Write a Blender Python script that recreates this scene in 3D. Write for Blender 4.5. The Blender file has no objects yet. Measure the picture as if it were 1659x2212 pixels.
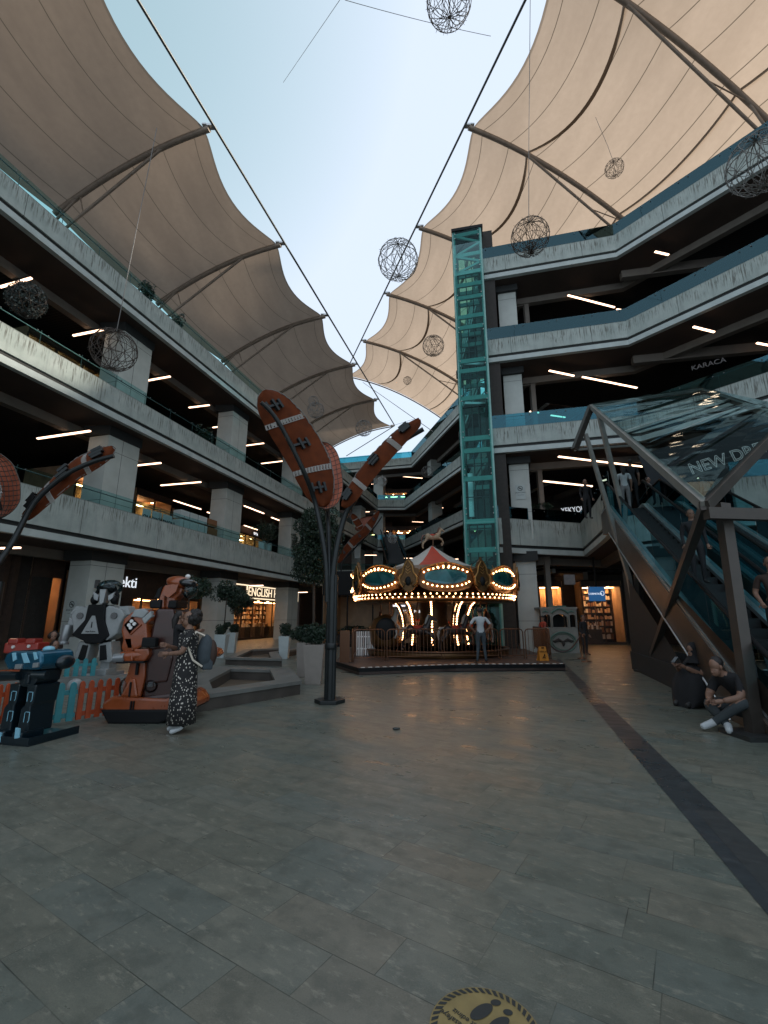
import bpy, bmesh, math, random
from mathutils import Vector, Matrix, Euler
R_ = math.radians
random.seed(7)
sc = bpy.context.scene
COL = sc.collection
# ------------------------------------------------------------ camera, sky, sun, exposure
FPX, CX, CY, PITCH, CAMZ = 990.0, 829.5, 1106.0, R_(13.03), 1.6
cam = bpy.data.cameras.new('camera'); camo = bpy.data.objects.new('camera', cam); COL.objects.link(camo)
camo.location = (0, 0, CAMZ); camo.rotation_euler = (R_(90) + PITCH, 0, 0)
cam.sensor_fit = 'HORIZONTAL'; cam.angle = 2 * math.atan(829.5 / FPX); cam.clip_end = 600; cam.clip_start = 0.05
sc.camera = camo
SUN_EL, SUN_AZ = R_(25), R_(80)          # azimuth measured from +Y towards +X
w = bpy.data.worlds.new('World'); sc.world = w; w.use_nodes = True
nt = w.node_tree; bg = nt.nodes['Background']
sky = nt.nodes.new('ShaderNodeTexSky'); sky.sky_type = 'NISHITA'; sky.sun_disc = False
sky.sun_elevation = SUN_EL; sky.sun_rotation = SUN_AZ; sky.dust_density = 1.0
tc = nt.nodes.new('ShaderNodeTexCoord'); nz = nt.nodes.new('ShaderNodeTexNoise')
nz.inputs['Scale'].default_value = 1.5; nz.inputs['Detail'].default_value = 5; nz.inputs['Roughness'].default_value = .45
nt.links.new(tc.outputs['Generated'], nz.inputs['Vector'])
mr = nt.nodes.new('ShaderNodeMapRange'); mr.inputs['From Min'].default_value = .38; mr.inputs['From Max'].default_value = .6
mr.inputs['To Min'].default_value = .92; mr.inputs['To Max'].default_value = .93
nt.links.new(nz.outputs['Fac'], mr.inputs['Value'])
mx = nt.nodes.new('ShaderNodeMix'); mx.data_type = 'RGBA'
mx.inputs['B'].default_value = (4.85, 5.4, 6.4, 1)
tint = nt.nodes.new('ShaderNodeMix'); tint.data_type = 'RGBA'; tint.blend_type = 'MULTIPLY'; tint.inputs['Factor'].default_value = 1
tint.inputs['B'].default_value = (.9, 1.9, 1.15, 1)
nt.links.new(sky.outputs['Color'], tint.inputs['A'])
vd = nt.nodes.new('ShaderNodeVectorMath'); vd.operation = 'DOT_PRODUCT'; nt.links.new(tc.outputs['Generated'], vd.inputs[0]); vd.inputs[1].default_value = (-.46, .38, .80)
mr2 = nt.nodes.new('ShaderNodeMapRange'); mr2.inputs['From Min'].default_value = .86; mr2.inputs['From Max'].default_value = 1.0; mr2.inputs['To Min'].default_value = 1; mr2.inputs['To Max'].default_value = .45
nt.links.new(vd.outputs['Value'], mr2.inputs['Value']); mm_ = nt.nodes.new('ShaderNodeMath'); mm_.operation = 'MULTIPLY'; nt.links.new(mr.outputs['Result'], mm_.inputs[0]); nt.links.new(mr2.outputs['Result'], mm_.inputs[1])
nt.links.new(mm_.outputs[0], mx.inputs['Factor']); nt.links.new(tint.outputs['Result'], mx.inputs['A'])
nt.links.new(mx.outputs['Result'], bg.inputs['Color']); bg.inputs['Strength'].default_value = 0.1
sl = bpy.data.lights.new('sun', 'SUN'); sl.energy = 4.8; sl.angle = R_(4); sl.color = (1, .9, .76)
so = bpy.data.objects.new('sun', sl); COL.objects.link(so)
sd = Vector((math.sin(SUN_AZ) * math.cos(SUN_EL), math.cos(SUN_AZ) * math.cos(SUN_EL), math.sin(SUN_EL)))
so.rotation_euler = sd.to_track_quat('Z', 'Y').to_euler()
sc.view_settings.view_transform = 'Standard'; sc.view_settings.look = 'None'
sc.view_settings.gamma = 1; sc.view_settings.exposure = 0.8
sc.cycles.max_bounces = 7; sc.cycles.transparent_max_bounces = 16; sc.cycles.diffuse_bounces = 4
sc.cycles.use_denoising = True
# ------------------------------------------------------------ where things stand
SP, CP = math.sin(PITCH), math.cos(PITCH)
def ray(px, py):
    v = CY - py
    f = FPX * CP - v * SP
    return (px - CX) / f, (FPX * SP + v * CP) / f      # x per metre ahead, z per metre ahead
def G(px, py, z=0.0):
    a, b = ray(px, py); Y = (z - CAMZ) / b
    return Vector((a * Y, Y, z))
def PY(px, py, Y):
    a, b = ray(px, py)
    return Vector((a * Y, Y, CAMZ + b * Y))
def PL(px, py, p, d):                                   # on the vertical plane through p (x,y) running along d
    a, b = ray(px, py)
    n = (-d[1], d[0]); Y = (p[0] * n[0] + p[1] * n[1]) / (a * n[0] + n[1])
    return Vector((a * Y, Y, CAMZ + b * Y))
def Zf(ox, oy, s): return lambda x, y: ((ox + x / s) * .6777, (oy + y / s) * .6777)
Z1 = Zf(0, 1750, 2.37); Z2 = Zf(600, 1650, 2.765); Z3 = Zf(1050, 1650, 2.37); Z4 = Zf(1700, 1200, 1.8436)
Z5 = Zf(0, 1200, 1.843); Z6 = Zf(0, 500, 1.843); Z7 = Zf(1350, 650, 1.511); Z8 = Zf(750, 1150, 1.843)
Z9 = Zf(1000, 1300, 3.318); ZK = Zf(1650, 1750, 3.687); ZS = Zf(1300, 3000, 3.687); ZL = Zf(800, 1200, 4.423)
ZE = Zf(1400, 680, 3.569); ZP = Zf(2000, 1700, 3.16)
# ------------------------------------------------------------ materials
MATS = {}
def mat(name, col, rough=.6, metal=0, spec=.5, noise=0, nscale=6, bump=0, bscale=40, emit=None, estr=0, coat=0, col2=None):
    if name in MATS: return MATS[name]
    m = bpy.data.materials.new(name); m.use_nodes = True; t = m.node_tree; b = t.nodes['Principled BSDF']
    b.inputs['Base Color'].default_value = (*col, 1); b.inputs['Roughness'].default_value = rough
    b.inputs['Metallic'].default_value = metal; b.inputs['Specular IOR Level'].default_value = spec
    b.inputs['Coat Weight'].default_value = coat
    tc = t.nodes.new('ShaderNodeTexCoord')
    if noise:
        n = t.nodes.new('ShaderNodeTexNoise'); n.inputs['Scale'].default_value = nscale; n.inputs['Detail'].default_value = 6
        t.links.new(tc.outputs['Object'], n.inputs['Vector'])
        r = t.nodes.new('ShaderNodeMapRange'); r.inputs['From Min'].default_value = .3; r.inputs['From Max'].default_value = .7
        t.links.new(n.outputs['Fac'], r.inputs['Value'])
        mxx = t.nodes.new('ShaderNodeMix'); mxx.data_type = 'RGBA'
        c2 = col2 or tuple(min(1, c * (1 + noise)) for c in col); c1 = tuple(c * (1 - noise) for c in col) if not col2 else col
        mxx.inputs['A'].default_value = (*c1, 1); mxx.inputs['B'].default_value = (*c2, 1)
        t.links.new(r.outputs['Result'], mxx.inputs['Factor']); t.links.new(mxx.outputs['Result'], b.inputs['Base Color'])
        r2 = t.nodes.new('ShaderNodeMapRange'); r2.inputs['To Min'].default_value = max(0, rough - .12); r2.inputs['To Max'].default_value = min(1, rough + .12)
        t.links.new(n.outputs['Fac'], r2.inputs['Value']); t.links.new(r2.outputs['Result'], b.inputs['Roughness'])
    if bump:
        n2 = t.nodes.new('ShaderNodeTexNoise'); n2.inputs['Scale'].default_value = bscale; n2.inputs['Detail'].default_value = 5
        t.links.new(tc.outputs['Object'], n2.inputs['Vector'])
        bp = t.nodes.new('ShaderNodeBump'); bp.inputs['Strength'].default_value = bump; bp.inputs['Distance'].default_value = .02
        t.links.new(n2.outputs['Fac'], bp.inputs['Height']); t.links.new(bp.outputs['Normal'], b.inputs['Normal'])
    if emit:
        b.inputs['Emission Color'].default_value = (*emit, 1); b.inputs['Emission Strength'].default_value = estr
    MATS[name] = m; return m
def glassmat(name, tintc, refl=.25, rough=.02, through=1.0, wavy=0, gc=(.75, .95, 1)):
    if name in MATS: return MATS[name]
    m = bpy.data.materials.new(name); m.use_nodes = True; t = m.node_tree; t.nodes.clear()
    o = t.nodes.new('ShaderNodeOutputMaterial'); tr = t.nodes.new('ShaderNodeBsdfTransparent'); gl = t.nodes.new('ShaderNodeBsdfGlossy')
    tr.inputs['Color'].default_value = (*[c * through for c in tintc], 1)
    gl.inputs['Roughness'].default_value = rough; gl.inputs['Color'].default_value = (*gc, 1)
    fr = t.nodes.new('ShaderNodeLayerWeight'); fr.inputs['Blend'].default_value = refl
    mxs = t.nodes.new('ShaderNodeMixShader')
    t.links.new(fr.outputs['Fresnel'], mxs.inputs['Fac']); t.links.new(tr.outputs[0], mxs.inputs[1]); t.links.new(gl.outputs[0], mxs.inputs[2])
    t.links.new(mxs.outputs[0], o.inputs['Surface'])
    if wavy:
        tc = t.nodes.new('ShaderNodeTexCoord'); n = t.nodes.new('ShaderNodeTexNoise'); n.inputs['Scale'].default_value = 1.1; n.inputs['Detail'].default_value = 1
        t.links.new(tc.outputs['Object'], n.inputs['Vector']); bp = t.nodes.new('ShaderNodeBump'); bp.inputs['Strength'].default_value = wavy; bp.inputs['Distance'].default_value = .3
        t.links.new(n.outputs['Fac'], bp.inputs['Height']); t.links.new(bp.outputs['Normal'], gl.inputs['Normal'])
    MATS[name] = m; return m
def N(t, op, a=None, b=None, c=None):
    n = t.nodes.new('ShaderNodeMath'); n.operation = op
    for i, v in enumerate((a, b, c)):
        if v is None: continue
        if isinstance(v, (int, float)): n.inputs[i].default_value = v
        else: t.links.new(v, n.inputs[i])
    return n.outputs[0]
def mixc(t, fac, a, b, blend='MIX'):
    n = t.nodes.new('ShaderNodeMix'); n.data_type = 'RGBA'; n.blend_type = blend
    if isinstance(fac, (int, float)): n.inputs['Factor'].default_value = fac
    else: t.links.new(fac, n.inputs['Factor'])
    for k, v in (('A', a), ('B', b)):
        if isinstance(v, tuple): n.inputs[k].default_value = (*v, 1)
        else: t.links.new(v, n.inputs[k])
    return n.outputs['Result']
def rng(t, v, a, b, c=0, d=1):
    n = t.nodes.new('ShaderNodeMapRange'); t.links.new(v, n.inputs['Value'])
    for k, x in zip(('From Min', 'From Max', 'To Min', 'To Max'), (a, b, c, d)): n.inputs[k].default_value = x
    return n.outputs['Result']
def noise(t, vec, s, det=4, ro=.5):
    n = t.nodes.new('ShaderNodeTexNoise'); n.inputs['Scale'].default_value = s; n.inputs['Detail'].default_value = det; n.inputs['Roughness'].default_value = ro
    t.links.new(vec, n.inputs['Vector']); return n.outputs['Fac']
def floor_mat(name, base, base2, ang, tw, th, gloss=.29):
    m = bpy.data.materials.new(name); m.use_nodes = True; t = m.node_tree; b = t.nodes['Principled BSDF']
    tc = t.nodes.new('ShaderNodeTexCoord'); mp = t.nodes.new('ShaderNodeMapping'); mp.vector_type = 'POINT'; mp.inputs['Rotation'].default_value = (0, 0, ang)
    t.links.new(tc.outputs['Object'], mp.inputs['Vector'])
    sx = t.nodes.new('ShaderNodeSeparateXYZ'); t.links.new(mp.outputs['Vector'], sx.inputs[0])
    u, v = sx.outputs['X'], sx.outputs['Y']
    row = N(t, 'FLOOR', N(t, 'DIVIDE', v, th))
    wn = t.nodes.new('ShaderNodeTexWhiteNoise'); wn.noise_dimensions = '1D'; t.links.new(row, wn.inputs['W'])
    uu = N(t, 'DIVIDE', N(t, 'ADD', u, N(t, 'MULTIPLY', wn.outputs['Value'], 5.0)), tw)
    idx = N(t, 'FLOOR', uu)
    fu = N(t, 'FRACT', uu); fv = N(t, 'FRACT', N(t, 'DIVIDE', v, th))
    du = N(t, 'MULTIPLY', N(t, 'MINIMUM', fu, N(t, 'SUBTRACT', 1, fu)), tw)
    dv = N(t, 'MULTIPLY', N(t, 'MINIMUM', fv, N(t, 'SUBTRACT', 1, fv)), th)
    cb = t.nodes.new('ShaderNodeCombineXYZ'); t.links.new(idx, cb.inputs[0]); t.links.new(row, cb.inputs[1])
    w2 = t.nodes.new('ShaderNodeTexWhiteNoise'); w2.noise_dimensions = '3D'; t.links.new(cb.outputs[0], w2.inputs['Vector'])
    joint = rng(t, N(t, 'MINIMUM', du, dv), .0012, .0032, 1, 0)
    jn = noise(t, tc.outputs['Object'], 2.5, 3)
    joint = N(t, 'MULTIPLY', joint, rng(t, jn, .4, .6, .25, .8))
    c = mixc(t, rng(t, w2.outputs['Value'], 0, 1, .1, .9), base, base2)
    # stretched stone veins, different in every tile
    va = t.nodes.new('ShaderNodeVectorMath'); va.operation = 'MULTIPLY_ADD'
    t.links.new(w2.outputs['Color'], va.inputs[0]); va.inputs[1].default_value = (9, 9, 9)
    sc2 = t.nodes.new('ShaderNodeVectorMath'); sc2.operation = 'MULTIPLY'; sc2.inputs[1].default_value = (1.0, 2.6, 1); t.links.new(mp.outputs['Vector'], sc2.inputs[0])
    t.links.new(sc2.outputs[0], va.inputs[2])
    n1 = noise(t, va.outputs[0], 2.2, 8, .65); n2 = noise(t, va.outputs[0], 11, 6, .6); n3 = noise(t, tc.outputs['Object'], .35, 3); n4 = noise(t, tc.outputs['Object'], 130, 2, .7)
    c = mixc(t, rng(t, n1, .35, .66, 0, .8), c, tuple(x * .66 for x in base))
    c = mixc(t, rng(t, n4, .3, .72, 0, .38), c, tuple(min(1, x * 1.5) for x in base2))
    c = mixc(t, rng(t, n3, .35, .65, 0, .35), c, tuple(x * .75 for x in base))
    # pale fossil flecks
    vo = t.nodes.new('ShaderNodeTexVoronoi'); vo.inputs['Scale'].default_value = 9; t.links.new(va.outputs[0], vo.inputs['Vector'])
    fl = N(t, 'MULTIPLY', rng(t, vo.outputs['Distance'], .08, .2, 1, 0), rng(t, n2, .52, .6, 0, 1))
    fl = N(t, 'MULTIPLY', fl, rng(t, noise(t, tc.outputs['Object'], 1.3, 3), .5, .62, 0, 1))
    fl2 = N(t, 'MULTIPLY', rng(t, noise(t, va.outputs[0], 26, 4, .7), .63, .69, 0, 1), rng(t, noise(t, tc.outputs['Object'], 1.9, 2), .5, .6, 0, .75))
    c = mixc(t, N(t, 'MAXIMUM', fl, fl2), c, tuple(min(1, x * 1.9) for x in base2))
    hue = t.nodes.new('ShaderNodeTexWhiteNoise'); hue.noise_dimensions = '3D'; t.links.new(w2.outputs['Color'], hue.inputs['Vector'])
    c = mixc(t, rng(t, hue.outputs['Value'], .55, 1, 0, .5), c, (base[0] * .93, base[1] * 1.04, base[2] * 1.18)); c = mixc(t, rng(t, hue.outputs['Value'], .3, 0, 0, .4), c, (base2[0] * .97, base2[1] * .82, base2[2] * .76))
    blot = noise(t, tc.outputs['Object'], 5.5, 7, .7); c = mixc(t, rng(t, blot, .48, .62, 0, .4), c, tuple(x * .5 for x in base)); c = mixc(t, rng(t, noise(t, va.outputs[0], 7, 5, .75), .56, .66, 0, .45), c, tuple(x * 1.6 for x in base2))
    gum = t.nodes.new('ShaderNodeTexVoronoi'); gum.inputs['Scale'].default_value = 1.7; t.links.new(tc.outputs['Object'], gum.inputs['Vector'])
    c = mixc(t, rng(t, gum.outputs['Distance'], .018, .03, .6, 0), c, (.03, .03, .03))
    c = mixc(t, joint, c, (.01, .012, .012))
    t.links.new(c, b.inputs['Base Color'])
    t.links.new(N(t, 'ADD', rng(t, n1, .3, .7, gloss - .08, gloss + .14), N(t, 'MULTIPLY', w2.outputs['Value'], .1)), b.inputs['Roughness'])
    bp = t.nodes.new('ShaderNodeBump'); bp.inputs['Strength'].default_value = .12; bp.inputs['Distance'].default_value = .002
    t.links.new(N(t, 'SUBTRACT', n2, N(t, 'MULTIPLY', joint, 1.5)), bp.inputs['Height']); t.links.new(bp.outputs['Normal'], b.inputs['Normal'])
    MATS[name] = m; return m
def concrete_stain():
    m = bpy.data.materials.new('stained_concrete'); m.use_nodes = True; t = m.node_tree; b = t.nodes['Principled BSDF']
    uv = t.nodes.new('ShaderNodeUVMap'); uv.uv_map = 'UVMap'; s = t.nodes.new('ShaderNodeSeparateXYZ'); t.links.new(uv.outputs[0], s.inputs[0])
    def vec(a, bb):
        cb = t.nodes.new('ShaderNodeCombineXYZ'); t.links.new(N(t, 'MULTIPLY', s.outputs[0], a), cb.inputs[0]); t.links.new(N(t, 'MULTIPLY', s.outputs[1], bb), cb.inputs[1]); return cb.outputs[0]
    drip = noise(t, vec(19, 1.1), 1.0, 5, .7); cl = noise(t, vec(.9, .1), 1.0, 3)
    length = rng(t, cl, .3, .7, .3, 1.05)
    reach = rng(t, N(t, 'SUBTRACT', s.outputs[1], length), -.35, .1, .9, 0)
    st = N(t, 'MULTIPLY', rng(t, drip, .50, .60, 0, 1), reach)
    g = noise(t, vec(1.3, 1.3), 1.0, 6, .6); g2 = noise(t, vec(45, 45), 1.0, 2)
    base = mixc(t, rng(t, g, .3, .7), (.285, .335, .31), (.42, .465, .435))
    base = mixc(t, rng(t, g2, .3, .7, 0, .2), base, (.25, .28, .28))
    base = mixc(t, rng(t, noise(t, vec(5, .35), 1.0, 4, .6), .5, .75, 0, .45), base, (.2, .22, .21))
    edge = rng(t, s.outputs[1], 0, .05, .8, 0)
    c = mixc(t, st, base, (.10, .10, .085)); c = mixc(t, edge, c, (.13, .14, .13))
    fu = N(t, 'FRACT', N(t, 'DIVIDE', s.outputs[0], 4.075)); j = rng(t, N(t, 'ABSOLUTE', N(t, 'SUBTRACT', fu, .5)), .0, .0045, 1, 0)
    c = mixc(t, j, c, (.03, .03, .03))
    t.links.new(c, b.inputs['Base Color']); b.inputs['Roughness'].default_value = .8; b.inputs['Specular IOR Level'].default_value = .25
    MATS['stained_concrete'] = m; return m
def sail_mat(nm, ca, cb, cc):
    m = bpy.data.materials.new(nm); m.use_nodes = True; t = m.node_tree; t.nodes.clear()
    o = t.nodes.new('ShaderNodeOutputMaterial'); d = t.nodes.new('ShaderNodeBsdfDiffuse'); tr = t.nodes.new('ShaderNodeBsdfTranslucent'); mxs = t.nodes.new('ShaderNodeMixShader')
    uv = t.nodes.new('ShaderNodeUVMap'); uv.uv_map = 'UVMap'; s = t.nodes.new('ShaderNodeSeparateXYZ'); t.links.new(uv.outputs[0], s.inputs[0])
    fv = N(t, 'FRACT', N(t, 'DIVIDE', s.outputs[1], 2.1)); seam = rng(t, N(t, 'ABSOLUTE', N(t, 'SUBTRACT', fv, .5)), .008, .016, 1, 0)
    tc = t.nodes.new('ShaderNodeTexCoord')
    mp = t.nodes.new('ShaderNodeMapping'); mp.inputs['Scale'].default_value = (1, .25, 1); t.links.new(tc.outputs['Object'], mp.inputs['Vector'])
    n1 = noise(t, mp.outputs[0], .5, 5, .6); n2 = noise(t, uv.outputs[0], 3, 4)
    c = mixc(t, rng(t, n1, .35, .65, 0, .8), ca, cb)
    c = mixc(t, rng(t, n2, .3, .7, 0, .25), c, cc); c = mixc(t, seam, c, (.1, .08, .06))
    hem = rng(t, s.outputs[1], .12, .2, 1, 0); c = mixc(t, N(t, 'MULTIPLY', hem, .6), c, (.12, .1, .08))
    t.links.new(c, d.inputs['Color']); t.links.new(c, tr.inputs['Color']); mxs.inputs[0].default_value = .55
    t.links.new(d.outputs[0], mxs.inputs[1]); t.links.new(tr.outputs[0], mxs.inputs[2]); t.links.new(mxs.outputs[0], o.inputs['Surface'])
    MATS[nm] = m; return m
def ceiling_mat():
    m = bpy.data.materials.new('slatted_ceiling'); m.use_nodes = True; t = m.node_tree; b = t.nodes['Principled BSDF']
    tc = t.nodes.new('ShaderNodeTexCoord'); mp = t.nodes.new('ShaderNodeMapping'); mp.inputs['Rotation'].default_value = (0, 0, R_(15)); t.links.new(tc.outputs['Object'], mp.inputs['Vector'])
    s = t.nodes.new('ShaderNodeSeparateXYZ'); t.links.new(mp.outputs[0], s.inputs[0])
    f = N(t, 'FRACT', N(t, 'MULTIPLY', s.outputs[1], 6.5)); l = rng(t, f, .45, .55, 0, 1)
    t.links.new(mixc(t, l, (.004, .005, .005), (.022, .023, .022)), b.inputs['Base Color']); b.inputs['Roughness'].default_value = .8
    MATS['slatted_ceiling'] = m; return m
def leaf_mat(name, a, bcol):
    if name in MATS: return MATS[name]
    m = bpy.data.materials.new(name); m.use_nodes = True; t = m.node_tree; b = t.nodes['Principled BSDF']
    g = t.nodes.new('ShaderNodeNewGeometry')
    t.links.new(mixc(t, g.outputs['Random Per Island'], a, bcol), b.inputs['Base Color']); b.inputs['Roughness'].default_value = .5
    MATS[name] = m; return m
concrete_stain(); sail_mat('sail_fabric', (.40, .315, .25), (.325, .255, .20), (.29, .225, .175)); sail_mat('sail_fabric_shaded', (.225, .172, .130), (.17, .130, .10), (.15, .115, .09)); ceiling_mat()  # second sail copy is darkened: the left sail's shade is in its colour
floor_mat('floor_stone', (.106, .126, .106), (.182, .176, .140), R_(33), .74, .30)
floor_mat('stripe_stone', (.034, .042, .046), (.045, .052, .054), R_(17), 1.0, 2.5, .28)
M = lambda n: MATS[n]
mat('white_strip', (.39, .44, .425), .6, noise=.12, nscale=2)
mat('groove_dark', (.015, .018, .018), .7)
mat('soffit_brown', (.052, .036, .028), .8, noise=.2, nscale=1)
mat('beam_paint', (.15, .135, .115), .7, noise=.12, nscale=2)
mat('column_clad', (.41, .44, .41), .6, noise=.08, nscale=2, bump=.05)
mat('joint_dark', (.08, .08, .08), .8)
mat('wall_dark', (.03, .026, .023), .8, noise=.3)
mat('navy_wall', (.012, .018, .022), .7)
mat('wall_brown', (.055, .035, .026), .7, noise=.3)
mat('wall_beige', (.38, .25, .15), .7, noise=.2, nscale=2)
mat('steel_dark', (.06, .065, .065), .45, .6, noise=.2)
mat('arch_paint', (.22, .175, .135), .5, .1, noise=.15, nscale=4)
mat('steel_paint', (.22, .22, .20), .5, .2, noise=.15, nscale=4)
mat('steel_brown', (.058, .050, .043), .5, .3, noise=.2, nscale=3)
mat('steel_teal', (.20, .36, .33), .4, .3, noise=.15, nscale=3)
mat('alu', (.55, .57, .57), .32, .9, noise=.08)
mat('black', (.007, .008, .009), .55, spec=.2)
mat('black_gloss', (.008, .01, .012), .15, coat=.5)
mat('lamp_tube', (.8, .6, .45), emit=(1, .63, .42), estr=2.6)
mat('lamp_panel', (.8, .7, .6), emit=(1, .5, .2), estr=15)
mat('bulb', (1, .7, .4), emit=(1, .48, .2), estr=8)
mat('sign_white', (.9, .9, .9), emit=(.85, .92, 1), estr=.5)
mat('sign_warm', (.9, .8, .6), emit=(1, .8, .55), estr=.7)
mat('sign_reflection', (.5, .52, .52), emit=(.8, .9, .9), estr=.09)
mat('orange_leaf', (.11, .026, .008), .75, spec=.15, noise=.25, nscale=5)
mat('orange_lattice', (.38, .10, .05), .5, noise=.15)
mat('white_lattice', (.33, .31, .29), .5)
mat('pole_black', (.015, .019, .02), .4, .3, noise=.2)
mat('robot_orange', (.25, .052, .010), .3, coat=.4, noise=.15, nscale=5)
mat('robot_dark_red', (.035, .009, .006), .35, coat=.3, noise=.2)
mat('robot_red', (.32, .03, .02), .3, coat=.4)
mat('robot_blue', (.012, .10, .17), .18, .5, coat=.6, noise=.2)
mat('robot_navy', (.005, .014, .021), .28, .2, coat=.4)
mat('robot_white', (.26, .28, .28), .35, coat=.3, noise=.1)
mat('robot_grey', (.3, .32, .33), .3, .5)
mat('pale_blue', (.22, .48, .6), .4)
mat('fence_teal', (.03, .22, .25), .45, noise=.15); mat('fence_orange', (.40, .07, .022), .45, noise=.15)
mat('planter_white', (.42, .48, .48), .4, noise=.06); mat('planter_taupe', (.24, .215, .19), .55, noise=.08)
mat('soil', (.02, .015, .01), .9); mat('bark', (.05, .038, .028), .9, noise=.3, nscale=20)
leaf_mat('leaf', (.006, .018, .011), (.024, .05, .026)); leaf_mat('leaf_grey', (.02, .03, .028), (.07, .09, .085))
mat('stone_rim', (.135, .14, .13), .5, noise=.2, nscale=3, bump=.1); mat('stone_side', (.06, .052, .044), .7, noise=.25, nscale=3)
mat('basin_floor', (.10, .075, .05), .5, noise=.4, nscale=1.5)
mat('gold', (.32, .17, .05), .35, .6, noise=.3, nscale=8); mat('gold_dark', (.12, .06, .02), .4, .5, noise=.3)
mat('mirror_teal', (.012, .10, .12), .12, .3, coat=.5, noise=.4, nscale=2)
mat('tent_red', (.42, .04, .014), .6, noise=.1); mat('tent_cream', (.42, .40, .36), .6, noise=.1)
mat('deck_brown', (.05, .032, .026), .5, noise=.3, nscale=3); mat('white_paint', (.7, .7, .68), .5)
mat('rail_brass', (.14, .07, .04), .35, .7)
mat('yellow_sign', (.55, .21, .03), .45); mat('sticker_yellow', (.25, .19, .075), .6, noise=.22, nscale=9)
mat('booth_cream', (.2, .2, .18), .6, noise=.12); mat('booth_green', (.08, .15, .12), .6)
mat('skin', (.22, .12, .08), .55); mat('hair', (.012, .009, .008), .6, bump=.4, bscale=30)
mat('navy_sign', (.01, .06, .16), .4, emit=(.02, .15, .4), estr=.25)
mat('esc_step', (.03, .032, .033), .5, .5); mat('esc_panel', (.10, .078, .062), .4, .5, noise=.12, nscale=2)
mat('goods_a', (.5, .33, .18), .6); mat('goods_b', (.2, .09, .04), .6); mat('goods_c', (.65, .58, .48), .5)
mat('wire_dark', (.06, .045, .035), .7); mat('wire_grey', (.16, .155, .145), .7); mat('cable', (.14, .135, .13), .5, .4)
glassmat('glass_rail', (.25, .62, .70), .5, gc=(.33, .62, .70)); glassmat('glass_clear', (.92, .95, .95), .12)
glassmat('glass_teal', (.42, .76, .73), .28, gc=(.5, .8, .8)); glassmat('glass_roof', (.66, .84, .84), .36, rough=.04, wavy=.09)
glassmat('glass_rail_side', (.72, .88, .88), .04)
glassmat('plastic_clear', (.8, .8, .8), .3, rough=.1)
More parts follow.
